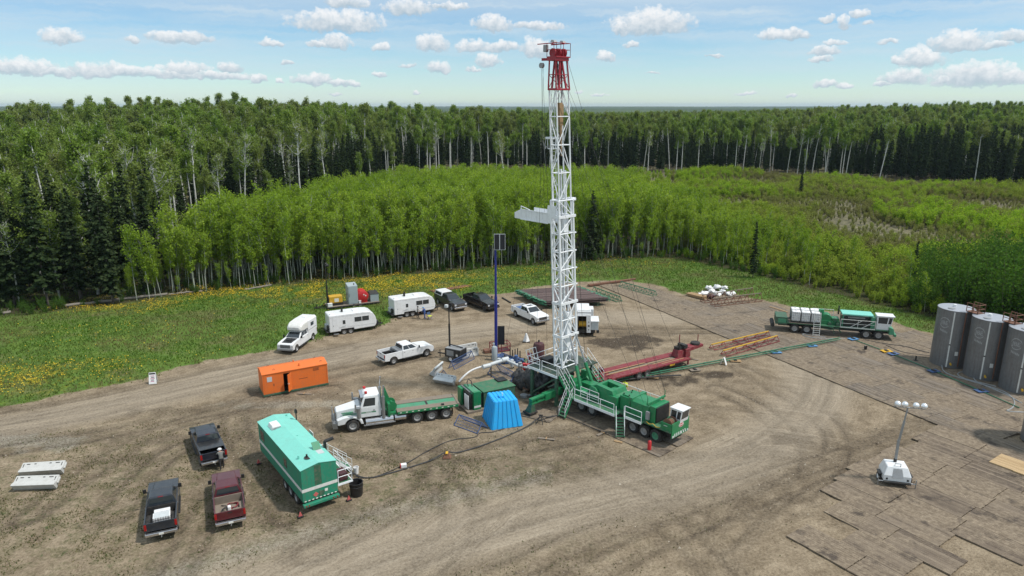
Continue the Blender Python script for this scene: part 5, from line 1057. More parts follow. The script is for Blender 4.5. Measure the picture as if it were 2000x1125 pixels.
rb('side_locker', 'rig_green', -5.55, -4.4, -1.12, -.55, 1.5, 2.62, .03); MB().prism([(-5.9, 1.5), (-4.5, 1.5), (-4.5, 2.3), (-5.2, 2.85), (-5.9, 2.85)], -.55, 1.0).build('drum_guard_front', M['rig_green'], rig, bevel=.02)
dg = MB(); dg.prism([(-7.9, 1.5), (-5.0, 1.5), (-4.75, 2.3), (-5.1, 3.0), (-6.9, 3.12), (-7.7, 2.7)], -.98, -.5); dg.prism([(-7.9, 1.5), (-5.0, 1.5), (-4.75, 2.3), (-5.1, 3.0), (-6.9, 3.12), (-7.7, 2.7)], .45, 1.0); dg.prism([(-5.3, 1.5), (-5.0, 1.5), (-4.75, 2.3), (-5.1, 3.0), (-5.35, 3.02)], -.5, .45); dg.prism([(-7.9, 1.5), (-6.6, 1.5), (-6.75, 3.1), (-6.9, 3.12), (-7.7, 2.7)], -.5, .45); dg.build('drum_guard', M['rig_green'], rig, bevel=.02)
d_ = MB(); d_.lathe([(.1, -.48), (.55, -.48), (.55, -.44), (.42, -.44), (.42, .38), (.55, .38), (.55, .42), (.1, .42)], (-6.0, 0, 2.1), 'y', 24); d_.build('drum', M['black'], rig)
MB().lathe([(.05, -.14), (.50, -.14), (.62, -.1), (.62, .1), (.5, .12), (.05, .12)], (-7.15, -1.12, 2.25), 'y', 28).build('brake_housing', M['rig_green'], rig, smooth=True)
rb('rear_locker', 'rig_green', -9.7, -8.0, .0, 1.1, 1.5, 2.3); rb('rear_frame', 'rig_green', -10.1, -9.6, -1.2, 1.2, 1.5, 2.05); rb('hydraulic_tank', 'rig_green', -9.4, -8.2, -1.1, -.35, 1.5, 1.95)
for y in (-1.05, 1.05): rb('mast_support', 'rig_green', -10.35, -9.8, y-.14, y+.14, 1.5, 3.1)
# work floor
fl = MB(); fl.box(-14.5, -10.5, -2.45, 3.4, 3.1, 3.2); fl.build('work_floor', M['floor_dark'], rig); e = MB(); e.box(-14.54, -10.5, -2.49, -2.45, 3.02, 3.26); e.box(-14.54, -14.5, -2.45, 3.4, 3.02, 3.26); e.build('floor_edge', M['mast_white'], rig)
m = MB(); rail(m, [(-14.45, 1.2, 3.2), (-14.45, -2.4, 3.2), (-12.9, -2.4, 3.2)], 1.05, .028, (.5,), 1.2); rail(m, [(-12.6, -2.4, 3.2), (-10.6, -2.4, 3.2)], 1.05, .028, (.5,), 2.0); rail(m, [(-12.4, 3.35, 3.2), (-14.45, 3.35, 3.2), (-14.45, 2.2, 3.2)], 1.05, .026, (.5,), 1.2); m.build('floor_rail', M['mast_white'], rig)
m = MB()
for i in range(4): m.tube((-14.9-.12*i*0, -1.9+i*.45, 3.3), (-15.35, -1.9+i*.45, 4.45), .03, 6)
for t in (0, .5, 1): m.tube((-14.9-.45*t, -1.95, 3.3+1.15*t), (-14.9-.45*t, -.5, 3.3+1.15*t), .03, 6)
m.build('raised_gate', M['mast_white'], rig)
bx('tool_tray', 'black', rig, -14.3, -13.4, -.9, .4, 3.21, 3.7); bx('tong_box', 'grey_metal', rig, -13.2, -12.7, 1.9, 2.7, 3.21, 3.75)
for x in (-14.2, -10.9):
    for y in (-2.1, 3.0): rb('floor_leg', 'old_green', x-.14, x+.14, y-.14, y+.14, 0, 3.1)
m = MB(); m.bar((-14.2, -2.1, .4), (-10.9, -2.1, 2.9), .14); m.bar((-14.2, 3.0, 2.9), (-10.9, 3.0, .4), .14); m.bar((-14.2, -2.1, .2), (-14.2, 3.0, .2), .2); m.bar((-10.9, -2.1, .2), (-10.9, 3.0, .2), .2); m.build('floor_brace', M['old_green'], rig)
b_ = MB(); b_.lathe([(.2, 0), (.45, .05), (.45, .25), (.28, .3), (.28, .6), (.55, .65), (.55, 1.2), (.3, 1.3), (.3, 1.5), (.55, 1.55), (.55, 2.1), (.35, 2.2), (.35, 2.6), (.5, 2.62), (.5, 2.75), (.2, 2.8)], (-12.5, .5, 0), 'z', 20)
for z in (.9, 1.8): b_.tube((-12.5, -.9, z), (-12.5, 1.9, z), .27, 12)
b_.build('blowout_preventer', M['frame_black'], rig, smooth=True)
rb('beam', 'rig_green', -10.6, -9.9, -1.4, 1.4, 2.05, 2.4); MB().prism([(-10.5, 2.2), (-9.0, 1.5), (-9.0, 1.9), (-10.5, 3.1)], .9, 1.15).build('gusset', M['rig_green'], rig)
# outrigger
o_ = MB(); o_.box(-11.35, -10.95, -5.35, -1.2, 1.45, 1.62); o_.box(-11.35, -10.95, -5.35, -1.2, 1.05, 1.18); o_.box(-11.19, -11.11, -5.35, -1.2, 1.18, 1.45)
for i in range(6): o_.box(-11.35, -10.95, -5.3+i*.7, -5.24+i*.7, 1.18, 1.45)
o_.box(-11.42, -10.88, -3.6, -1.2, 1.0, 1.66); o_.build('outrigger', M['rig_green'], rig, bevel=.012)
o_ = MB(); o_.hexa([(-11.7, -5.5, .3), (-11.0, -5.5, .3), (-11.0, -4.8, .3), (-11.7, -4.8, .3)], [(-11.35, -5.35, 1.05), (-10.95, -5.35, 1.05), (-10.95, -5.0, 1.05), (-11.35, -5.0, 1.05)]); o_.build('outrigger_foot', M['old_green'], rig); rb('foot_pad', 'frame_black', -11.85, -10.85, -5.65, -4.65, .12, .3)
for y in (-.82, .95):
    A_, B_ = Vector((-8.8, y, 1.55)), Vector((-11.15, y*.45+.3, 6.6)); c = MB().tube(A_, A_.lerp(B_, .48), .17, 14).build('raising_cylinder', M['rig_green'], rig, smooth=True); MB().tube(A_.lerp(B_, .46), B_, .085, 12).build('piston_rod', M['steel'], c, smooth=True)
# mast
BASE, TOP = Vector((-12.1, .48, 3.2)), Vector((-12.95, -.52, 33.0))
def mc(z): return BASE.lerp(TOP, (z-3.2)/29.8)
def half(z): return (.50, float(np.interp(z, [3.2, 19.5], [1.07, .95]))) if z <= 19.6 else (.43, .80)
def corner(z, i, h=None): a, b = h or half(z); c = mc(z); s = ((-1, -1), (1, -1), (1, 1), (-1, 1))[i]; return (c.x+a*s[0], c.y+b*s[1], z)
mast = MB(); LOWZ = [3.3, 6.4, 9.7, 11.4, 13.0, 14.7, 16.4, 18.0, 19.5]; UPZ = [19.5, 22.0, 24.5, 27.0, 29.4]
for i in range(4):
    mast.tube(corner(3.2, i), corner(19.5, i), .10, 8); mast.tube(corner(12.0, i, (.40, .78)), corner(29.4, i, (.43, .80)), .072, 8)
for zs, r1, r2, hh in ((LOWZ, .065, .055, None), (UPZ, .052, .044, (.43, .80))):
    for k, z in enumerate(zs):
        for i in range(4):
            j = (i+1) % 4
            mast.tube(corner(z, i, hh), corner(z, j, hh), r1, 6)
            if k < len(zs)-1:
                z2 = zs[k+1]; a_, b_ = (i, j) if (k+i) % 2 else (j, i); mast.tube(corner(z, a_, hh), corner(z2, b_, hh), r2, 6)
                if zs is LOWZ and k < 2: mast.tube(corner(z, b_, hh), corner(z2, a_, hh), r2, 6); mast.tube(corner((z+z2)/2, i), corner((z+z2)/2, j), r2, 6)
for z in (9.7, 6.4, 18.0): c = mc(z); a, b = half(z); mast.box(c.x-a-.1, c.x+a+.12, c.y-b-.1, c.y-b-.02, z-.12, z+.12); mast.box(c.x+a+.02, c.x+a+.12, c.y-b, c.y+b+.25, z-.12, z+.12)
for z in LOWZ[2:]: c = mc(z); a, b = half(z); mast.box(c.x+a-.02, c.x+a+.10, c.y+b, c.y+b+.28, z-.07, z+.05)
mast.build('mast', M['mast_white'], rig, smooth=True)
m = MB(); pl = lambda z, dx, dy: (mc(z).x+dx, mc(z).y+dy, z)
for dy in (-.42, -.02): m.tube(pl(4, -.72, dy), pl(29.3, -.58, dy), .028, 5)
for i in range(64): z = 4+i*.39; m.tube(pl(z, -.70, -.42), pl(z, -.70, -.02), .018, 4)
m.build('ladder', M['mast_white'], rig)
m = MB(); m.tube(pl(3.4, -.12, .1), pl(14, -.12, .1), .15, 10); m.tube(pl(14, -.12, .1), pl(22.3, -.12, .1), .11, 10); m.tube(pl(12, .2, .35), pl(22.2, .2, .35), .09, 8); m.box(mc(17).x-.35, mc(17).x+.3, mc(17).y-.1, mc(17).y+.5, 16.5, 18.2); m.box(mc(7).x-.3, mc(7).x+.3, mc(7).y+.0, mc(7).y+.6, 4.6, 8.6); m.build('telescoping_ram', M['mast_white'], rig, smooth=True)
m = MB(); 
for dx, dy in ((-.1, .05), (.1, .2), (.05, -.1), (-.05, .3)): m.tube(pl(28.2, dx, dy), pl(31.6, dx*1.5, dy*1.5), .018, 4)
for dx, dy in ((.35, .3), (.3, -.2)): m.tube(pl(3.3, dx-.2, dy), pl(31.6, dx-.2, dy), .018, 4)
m.build('drilling_line', M['frame_black'], rig)
b_ = MB(); b_.hexa([pl(26.2, -.14, -.1), pl(26.2, .14, -.1), pl(26.2, .14, .3), pl(26.2, -.14, .3)], [pl(28.2, -.2, -.18), pl(28.2, .2, -.18), pl(28.2, .2, .38), pl(28.2, -.2, .38)]); b_.tube(pl(25.2, 0, .1), pl(26.2, 0, .1), .12, 8); b_.tube(pl(23.5, 0, .1), pl(25.2, 0, .1), .06, 8); b_.build('travelling_block', M['timber'], rig, bevel=.02)
# tubing board
z = 17.3; c = mc(z); bd = MB(); bd.box(c.x-4.6, c.x-.6, c.y-.95, c.y+.8, z, z+.06); bd.box(c.x-4.6, c.x-.9, c.y-.98, c.y-.95, z, z+.95); bd.box(c.x-4.6, c.x-.9, c.y+.8, c.y+.83, z, z+.95)
for i in range(6): bd.box(c.x-4.6+i*.72, c.x-4.55+i*.72, c.y-1.02, c.y-.98, z, z+.95)
bd.box(c.x-4.65, c.x-.9, c.y-1.04, c.y-.95, z+.9, z+.98); bd.box(c.x-4.65, c.x-.9, c.y-1.04, c.y-.95, z-.05, z+.05)
bd.prism([(c.x-4.6, z), (c.x-4.6, z+.95), (c.x-5.5, z+.55), (c.x-5.5, z)], c.y-.98, c.y-.94); bd.box(c.x-5.5, c.x-4.6, c.y-.95, c.y-.3, z, z+.06); bd.tube((c.x-4.6, c.y-.96, z+1.25), (c.x-3.4, c.y-.96, z+1.0), .04, 6); bd.tube((c.x-4.6, c.y-.96, z+.9), (c.x-4.6, c.y-.96, z+1.25), .04, 6)
bd.box(c.x-1.0, c.x-.5, c.y-1.02, c.y-.94, z+.1, z+1.5); bd.box(c.x-.9, c.x+.1, c.y-1.08, c.y-.98, z+.7, z+1.7)
bd.build('tubing_board', M['mast_white'], rig)
m = MB()
for i in range(9): m.tube((c.x-4.3+i*.36, c.y-.9, z+.1), (c.x-4.3+i*.36, c.y+.5, z+.1), .03, 5)
m.build('board_fingers', M['mast_white'], rig)
z = 24.1; c = mc(z); m = MB(); m.box(c.x-1.35, c.x-.45, c.y-.6, c.y+.3, z+.9, z+1.02); m.box(c.x-1.15, c.x-.45, c.y-.5, c.y+.2, z, z+.06)
for x in (-1.1, -.75, -.5):
    for y in (-.5, .2): m.tube((c.x+x, c.y+y, z), (c.x+x-.08, c.y+y, z+.95), .03, 5)
for i in range(5): m.tube((c.x-1.35+i*.2, c.y-.6, z+1.05), (c.x-1.35+i*.2, c.y+.3, z+1.05), .03, 5)
m.path([(c.x-1.35, c.y-.5, z+.95), (c.x-1.5, c.y-.5, z+.4), (c.x-1.42, c.y-.5, z), (c.x-1.3, c.y-.5, z+.25)], .02, 5); m.build('rod_board', M['mast_white'], rig)
z = 19.3; c = mc(z); m = MB(); m.box(c.x-.2, c.x+.5, c.y+.9, c.y+1.4, z+.1, z+.35); m.tube((c.x+.3, c.y+1.25, z+.1), (c.x+.3, c.y+1.25, z-.9), .08, 8); m.build('line_guide', M['mast_white'], rig)
# crown
cr = MB(); h0, h1 = (.48, .86), (.36, .72)
for i in range(4):
    cr.tube(corner(29.3, i, h0), corner(32.0, i, h1), .07, 8); cr.bar(corner(29.35, i, h0), corner(29.35, (i+1) % 4, h0), .16); cr.tube(corner(30.6, i, (.42, .8)), corner(30.6, (i+1) % 4, (.42, .8)), .03, 6); cr.tube(corner(29.4, i, h0), corner(30.6, (i+1) % 4, (.42, .8)), .03, 6)
for s in (-1, 1): cr.bar(pl(29.4, s*.45, -.45), pl(31.9, s*.3, -.12), .13); cr.bar(pl(29.4, s*.45, .45), pl(31.9, s*.3, .12), .13)
c = mc(32); cr.box(c.x-.55, c.x+.5, c.y-.85, c.y+.85, 31.75, 32.02); cr.bar(pl(31.9, -1.3, -.7), pl(31.9, 0, -.3), .22)
cr.build('crown_frame', M['crown_red'], rig)
m = MB(); m.box(c.x-.6, c.x+.6, c.y-.85, c.y+.95, 32.02, 32.12); rail(m, [(c.x-.58, c.y-.83, 32.12), (c.x+.58, c.y-.83, 32.12), (c.x+.58, c.y+.93, 32.12), (c.x-.58, c.y+.93, 32.12), (c.x-.58, c.y-.83, 32.12)], 1.1, .026, (.5,), 1.0); m.tube(pl(33.2, -1.7, -.8), pl(33.2, .58, -.8), .045, 6); m.bar(pl(33.15, -.8, .0), pl(33.15, .8, .0), .1); m.build('crown_platform', M['crown_red'], rig)
for y, x in ((-.55, -.1), (.0, .0), (.55, .1)): MB().lathe([(.05, -.07), (.38, -.09), (.33, -.03), (.33, .03), (.38, .09), (.05, .07)], (c.x+x, c.y+y, 32.42), 'y', 18).build('sheave', M['crown_red'], rig)
MB().lathe([(.05, -.1), (.24, -.12), (.2, 0), (.24, .12), (.05, .1)], pl(31.4, -1.35, -.72), 'y', 14).build('hanging_sheave', M['grey_metal'], rig)
bx('winch_motor', 'grey_metal', rig, c.x-.9, c.x-.6, c.y-1.0, c.y-.6, 32.5, 33.1, .04)
for y in (-.55, .6): MB().hexa([(c.x-.25, c.y+y-.24, 33.3), (c.x+.3, c.y+y-.24, 33.22), (c.x+.3, c.y+y+.24, 33.22), (c.x-.25, c.y+y+.24, 33.3)], [(c.x-.2, c.y+y-.15, 33.5), (c.x+.1, c.y+y-.15, 33.46), (c.x+.1, c.y+y+.15, 33.46), (c.x-.2, c.y+y+.15, 33.5)]).build('crown_lamp', M['grey_metal'], rig, bevel=.03)
# lines
def gl(a, b, r=.014, name='guy_line', m='frame_black'): return MB().tube(a, b, r, 5).build(name, M[m], rig)
gl(pl(31.8, .3, -.8), (-1.02, -1.2, 3.7)); gl(pl(31.8, .3, .9), (-1.02, 1.3, 3.7)); gl(pl(19.5, .5, -.9), (-1.4, -1.25, 3.2), .012); gl(pl(19.5, .5, .95), (-1.4, 1.3, 3.2), .012)
for dx, dy, fx, fy in ((-1.4, -.72, -15.2, 1.0), (-1.35, -.6, -14.6, 1.3), (-.9, -1.0, -14.4, -1.4)): gl(pl(31.2, dx, dy), (fx, fy, 3.4), .013, 'cat_line')
gl(pl(31.8, .1, .9), (-11.5, 2.6, 3.3), .013, 'cat_line'); gl(pl(24.2, .2, .8), (-11.0, 2.2, 3.3), .011, 'cat_line'); 
# ---------------------------------------------------------------- guy wires to the ground
MAST_TOP = rig.matrix_basis @ Vector((TOP.x, TOP.y, 31.6))
for px_, py_, lab in ((1345, 748, 'thin guy wire running from the mast top down beside the green pipeline'), (1300, 770, 'thin guy wire running from the mast top to the dirt right of the rig'), (1190, 640, 'thin guy wire running from the mast top to the oil stain'), (1028, 668, 'thin guy wire running from the mast top to the small white cone'), (985, 690, 'thin guy wire running from the mast top to the blue pipework'),(700,712,'')):
    if lab:
        p = G(px_, py_); o = MB().tube(MAST_TOP, (p.x, p.y, .05), .011, 5).build('guy_wire', M['frame_black']); tag(o, lab, 'guy wire', 'guy wires of the mast')
q = G(1028, 668); g = thing('line_marker', 'small white cone marker where a guy wire meets the ground', 'marker', (q.x, q.y, .02)); MB().lathe([(.02, .1), (.42, .1), (.10, 1.1), (.02, 1.12)], n=4).build('cone', M['plastic_white'], g); bx('base', 'frame_black', g, -.45, .45, -.3, .3, 0, .1)
# ---------------------------------------------------------------- access mats
def mat_surface(name, cols, fresh=0, th=(.30, .46), stain=.56):
    m, n, b = nt(name); tc = n.nodes.new('ShaderNodeTexCoord'); oi = n.nodes.new('ShaderNodeObjectInfo'); geo = n.nodes.new('ShaderNodeNewGeometry')
    s = n.nodes.new('ShaderNodeSeparateXYZ'); L(n, tc.outputs['Object'], s.inputs[0])
    pk_ = mth(n, 'FLOOR', mth(n, 'MULTIPLY', s.outputs[1], 4.6)); w1 = n.nodes.new('ShaderNodeTexWhiteNoise'); w1.noise_dimensions = '2D'; cb = n.nodes.new('ShaderNodeCombineXYZ'); L(n, pk_, cb.inputs[0]); L(n, mth(n, 'MULTIPLY', oi.outputs['Random'], 97), cb.inputs[1]); L(n, cb.outputs[0], w1.inputs['Vector'])
    mp = n.nodes.new('ShaderNodeMapping'); mp.inputs['Scale'].default_value = (.6, 7, 1); L(n, tc.outputs['Object'], mp.inputs[0]); gr = noise(n, mp.outputs[0], 3, 6, .7)
    c = ramp(n, mth(n, 'ADD', mth(n, 'MULTIPLY', w1.outputs[0], .4), mth(n, 'MULTIPLY', gr, .6)), [(.2, cols[0]), (.5, cols[1]), (.8, cols[2])])
    gap = mth(n, 'FRACT', mth(n, 'MULTIPLY', s.outputs[1], 4.6)); gp = ramp(n, mth(n, 'ABSOLUTE', mth(n, 'SUBTRACT', gap, .5)), [(.43, 0), (.48, 1)]); c = mix(n, mth(n, 'MULTIPLY', gp, .75), c, (.035, .028, .022))
    if not fresh:
        d = noise(n, geo.outputs['Position'], .28, 6, .65); f = noise(n, geo.outputs['Position'], 3.5, 6, .7)
        dm = ramp(n, mth(n, 'ADD', mth(n, 'MULTIPLY_ADD', oi.outputs['Random'], .22, -.11), mth(n, 'ADD', mth(n, 'MULTIPLY', d, .7), mth(n, 'MULTIPLY', f, .3))), [(th[0], .0), (th[1], .94)])
        c = mix(n, dm, c, ramp(n, f, [(.3, (.11, .08, .053)), (.5, (.205, .158, .108)), (.7, (.31, .248, .176))]))
        c = mix(n, ramp(n, noise(n, geo.outputs['Position'], .5, 5, .7), [(stain, 0), (stain+.1, .8)]), c, (.045, .033, .026))
    L(n, c, b.inputs['Base Color']); b.inputs['Roughness'].default_value = .9
    bp = n.nodes.new('ShaderNodeBump'); bp.inputs['Strength'].default_value = .5; bp.inputs['Distance'].default_value = .03; L(n, mth(n, 'SUBTRACT', gr, gp), bp.inputs['Height']); L(n, bp.outputs[0], b.inputs['Normal']); return m
MATM = mat_surface('mat_planks', ((.07, .053, .04), (.16, .13, .10), (.26, .22, .18)), 0, (.34, .54), .57)
MATB = mat_surface('mat_planks_clear', ((.065, .046, .034), (.165, .126, .09), (.27, .213, .155)), 0, (.36, .56), .56)
PLYM = mat_surface('fresh_mat', ((.36, .24, .12), (.46, .32, .17), (.55, .40, .23)), 1)
def mat_mesh(m, lx=4.22, wy=2.36, ragged=1):
    b = MB(); k = 11; pw = wy/k
    for i in range(k):
        e0, e1 = rnd.uniform(0, .14)*ragged, rnd.uniform(0, .14)*ragged; b.box(-lx/2+e0, lx/2-e1, -wy/2+i*pw+.008, -wy/2+(i+1)*pw-.008, 0, .09+rnd.uniform(-.008, .008)*ragged)
    b.box(-lx/2+.3, lx/2-.3, -wy/2, wy/2, .005, .05); o = b.build('m', m); me = o.data; bpy.data.objects.remove(o); return me
MM = [mat_mesh(MATM, ragged=.25) for _ in range(3)]; MBm = [mat_mesh(MATB, ragged=.35) for _ in range(3)]; MP = mat_mesh(PLYM, 4.2, 2.36, 0)
def put_mat(me, x, y, ang, lab, grp, z=.02):
    o = bpy.data.objects.new('access_mat', me); COL.objects.link(o); o.location = (x, y, z+rnd.uniform(-.012, .012)); o.rotation_euler = (rnd.uniform(-.006, .006), rnd.uniform(-.004, .004), ang+rnd.uniform(-.004, .004)+(math.pi if rnd.random() < .5 else 0)); return tag(o, lab, 'mat', grp)
A0 = R(-64); U_ = Vector((math.cos(A0), math.sin(A0))); V_ = Vector((-U_.y, U_.x)); C0 = Vector((29.9, 75.2)); FIELD = []
TNK = [(48.9, 72.9), (50.4, 69.3), (51.8, 65.7), (45.8, 54.0)]
for r_i in range(11):
    off = rnd.uniform(-2.1, 2.1)
    for k in range(-9, 9):
        p = C0+V_*(1.2+2.365*r_i)+U_*(4.225*k+off); pxx = bear(p.x, p.y)
        if sdist(PAD, np.array([p.x]), np.array([p.y]))[0] < 1.6 or pxx > 2060 or p.y < 46 or p.y > 108: continue
        if pxx > 1900 and p.y < 53.5: continue
        put_mat(rnd.choice(MM), p.x, p.y, A0, 'dirt covered wooden mat among the rows under the tanks and pump truck', 'mats under the tanks and pump truck')
BR = W([(1635,940),(1715,905),(1790,868),(1870,850),(2080,880),(2150,1010),(1960,1085),(1840,1110),(1740,1150),(1630,1130),(1580,1085)]); A1 = R(-55.5); U1 = Vector((math.cos(A1), math.sin(A1))); V1 = Vector((-U1.y, U1.x)); C1 = Vector(W([(1640, 960)])[0])
for r_i in range(-4, 9):
    off = rnd.uniform(-1.5, 1.5)
    for k in range(-3, 6):
        p = C1+V1*(2.38*r_i)+U1*(4.24*k+off)
        if sdist(BR, np.array([p.x]), np.array([p.y]))[0] > .3: put_mat(rnd.choice(MBm), p.x, p.y, A1, 'grey weathered wooden mat in the ragged rows around the white light tower', 'weathered mats by the light tower', .03)
p = G(1985, 918); put_mat(MP, p.x+.6, p.y-.1, R(-55), 'fresh pale wooden mat lying on top of the weathered ones', None, .14); p = G(2040, 938); put_mat(MP, p.x+.4, p.y, R(-55), 'second fresh pale mat cut by the right side of the picture', None, .14)
for k, x in enumerate((-8.9, -4.6, -.35)):
    for y in (-1.85, .75): w_ = rig.matrix_basis @ Vector((x, y, 0)); o = put_mat(rnd.choice(MM), w_.x, w_.y, RA, 'oily dark wooden mat under the wheels of the green rig', 'mats under the rig', .0); 
w_ = rig.matrix_basis @ Vector((-11.2, -4.6, 0)); put_mat(MM[0], w_.x, w_.y, RA+.3, 'wooden mat under the rig outrigger foot beside the blue dome', None, .0)
# ---------------------------------------------------------------- tanks
defm('ink_old', (.34, .35, .35), .7, dirt=.3, dcol=(.10, .10, .11))
def tank(x, y, lab, rz=0, logo=True):
    t = thing('storage_tank', lab, 'tank', (x, y, .12), rz, 'tall grey storage tanks'); r_, h = 1.8, 6.4
    sh = MB(); sh.lathe([(.05, 0), (r_, 0), (r_, h), (r_+.04, h), (r_+.04, h+.06), (r_-.02, h+.07)], n=48); sh.build('shell', M['tank_grey'], t, smooth=True)
    MB().lathe([(r_-.01, h+.04), (r_-.02, h+.075), (.9, h+.16), (.05, h+.2)], n=48).build('roof', M['tank_top'], t, smooth=True)
    def wrap(name, m, a0, a1, z0, z1, pr=.02, par=t, n=10):
        a = [a0+(a1-a0)*i/n for i in range(n+1)]; b = MB(); ring = [[((r_+q)*math.cos(R(v)), (r_+q)*math.sin(R(v))) for v in a] for q in (-.01, pr)]
        for i in range(n): b.loft([[ring[0][i]+(z0,), ring[1][i]+(z0,), ring[1][i+1]+(z0,), ring[0][i+1]+(z0,)], [ring[0][i]+(z1,), ring[1][i]+(z1,), ring[1][i+1]+(z1,), ring[0][i+1]+(z1,)]])
        return b.build(name, M[m], par)
    vw = math.degrees(math.atan2(-y, -x))     # the side that faces the pad
    wrap('level_gauge', 'ink_white', vw-5, vw-1.0, .1, h-.05, .03, n=2); wrap('gauge_pointer', 'black', vw-5.5, vw-.5, 2.6, 2.72, .04, n=2)
    if logo:
        lg = MB(); a_ = vw-30
        def arc_bar(zc, rz_, s0, s1, t_):
            pts = [(a_+17*math.cos(R(v)), zc+rz_*math.sin(R(v))) for v in range(s0, s1+1, 10)]
            for (u0, z0), (u1, z1) in zip(pts[:-1], pts[1:]):
                f = lambda u, z, q: ((r_+q)*math.cos(R(u)), (r_+q)*math.sin(R(u)), z); lg.loft([[f(u0, z0-t_, -.005), f(u1, z1-t_, -.005), f(u1, z1+t_, -.005), f(u0, z0+t_, -.005)], [f(u0, z0-t_, .008), f(u1, z1-t_, .008), f(u1, z1+t_, .008), f(u0, z0+t_, .008)]])
        arc_bar(5.0, .55, 10, 170, .05); arc_bar(5.0, .55, 190, 330, .04); lo_ = lg.build('logo', M['ink_old'], t)
        def text(s, zc, size, ac, nm, par):
            cu = bpy.data.curves.new(nm, 'FONT'); cu.body = s; cu.size = size; cu.align_x = 'CENTER'; cu.extrude = .01; tmp = bpy.data.objects.new(nm, cu); COL.objects.link(tmp); dg_ = bpy.context.evaluated_depsgraph_get(); me = bpy.data.meshes.new_from_object(tmp.evaluated_get(dg_)); bpy.data.objects.remove(tmp); bpy.data.curves.remove(cu)
            for v in me.vertices: u = R(ac)+v.co.x/r_; q = r_+.004+v.co.z; v.co = (q*math.cos(u), q*math.sin(u), zc+v.co.y)
            me.materials.clear(); me.materials.append(M['ink_old']); o = bpy.data.objects.new(nm, me); COL.objects.link(o); o.parent = par
        text('JBE', 4.8, .6, a_, 'logo_letters', lo_)
        for k in range(6): wrap('lettering_stroke', 'ink_old', a_-12+k*4.6, a_-9+k*4.6, 4.02-k*.03, 4.26-k*.03-.04*(k % 2), .008, n=1)
        wrap('placard', 'ink_white', vw+16, vw+26, 1.5, 1.95, .01, n=3)
    ld = MB(); aa = vw+52
    for d_a in (-7, 7): ld.tube(((r_+.3)*math.cos(R(aa+d_a)), (r_+.3)*math.sin(R(aa+d_a)), .2), ((r_+.3)*math.cos(R(aa+d_a)), (r_+.3)*math.sin(R(aa+d_a)), h+1.1), .03, 5)
    for i in range(20): ld.tube(((r_+.3)*math.cos(R(aa-7)), (r_+.3)*math.sin(R(aa-7)), .4+i*.36), ((r_+.3)*math.cos(R(aa+7)), (r_+.3)*math.sin(R(aa+7)), .4+i*.36), .018, 4)
    for a2 in (aa-22, aa+20): ld.tube(((r_+.08)*math.cos(R(a2)), (r_+.08)*math.sin(R(a2)), .3), ((r_+.08)*math.cos(R(a2)), (r_+.08)*math.sin(R(a2)), h), .05, 6)
    ld.build('ladder', M['rust'], t); pf = MB(); c_, s_ = math.cos(R(aa)), math.sin(R(aa)); e = Vector((c_, s_, 0)); w2 = Vector((-s_, c_, 0)); b0 = e*(r_-.3)+Vector((0, 0, h+.15))
    pf.loft([[b0-w2*.5, b0+w2*.5, b0+w2*.5+e*1.3, b0-w2*.5+e*1.3], [b0-w2*.5+Vector((0, 0, .05)), b0+w2*.5+Vector((0, 0, .05)), b0+w2*.5+e*1.3+Vector((0, 0, .05)), b0-w2*.5+e*1.3+Vector((0, 0, .05))]]); rail(pf, [b0-w2*.5, b0-w2*.5+e*1.3, b0+w2*.5+e*1.3, b0+w2*.5], .95, .04, (.5,), .7); pf.build('platform', M['rust'], t)
    MB().tube((-.2, .1, h+.15), (-.2, .1, h+.42), .16, 12).build('vent_cap', M['plastic_white'], t, smooth=True); MB().lathe([(.02, 0), (.35, 0), (.35, .06), (.02, .08)], (-.9, -.5, h+.13), 'z', 16).build('roof_hatch', M['grey_metal'], t)
    vx = vw+8; e = Vector((math.cos(R(vx)), math.sin(R(vx)), 0)); MB().tube(e*(r_-.1)+Vector((0, 0, .55)), e*(r_+.45)+Vector((0, 0, .55)), .1, 10).build('outlet_valve', M['yellow'], t); bx('base_ring', 'frame_black', t, -.9, .9, -.9, .9, -.06, .0)
    return t
tank(*TNK[0], 'tall grey tank farthest back in the row, beside the pump truck cab'); tank(*TNK[1], 'tall grey tank in the middle of the row'); tank(*TNK[2], 'tall grey tank cut through by the right side of the picture'); tank(*TNK[3], 'dark tank edge showing at the right side above the fresh mats', logo=False)
def hose(pts, r, m, lab, cat='hose', grp=None, z=.13, name='hose'):
    P = [G(*p[:2]) for p in pts]; zz = [p[2] if len(p) > 2 else z for p in pts]; Q = smooth_line(np.array([(p.x, p.y, h) for p, h in zip(P, zz)]), 3); o = MB().path([tuple(q) for q in Q], r, 6).build(name, M[m], None, smooth=True); return tag(o, lab, cat, grp)
hose([(1842,707,.6),(1838,716,.3),(1842,730),(1880,742),(1935,758),(1965,768),(1983,785),(1978,800),(1960,806),(2010,808)], .06, 'hose_grey', 'grey hose leading from the farthest tank past the other tanks')
hose([(1905,730,.6),(1899,736,.2),(1905,748),(1935,760),(1970,775),(1995,790)], .06, 'hose_grey', 'grey hose leaving the foot of the middle tank')
hose([(1902,727),(1876,728),(1868,733),(1880,741),(1915,750),(1945,757)], .055, 'hose_grey', 'pale hose looped on the mats in front of the middle tank')
hose([(1690,666),(1730,674),(1770,678),(1800,688),(1815,691)], .05, 'hose', 'black hose running from the pump truck to the farthest tank'); hose([(1730,676),(1760,690),(1790,694),(1818,697)], .05, 'hose', 'second black hose curving over the mats to the farthest tank')
hose([(1612,660),(1580,656),(1566,653),(1570,659),(1600,663),(1650,663)], .05, 'hose_grey', 'grey hose coiled beside the pump truck ladder')
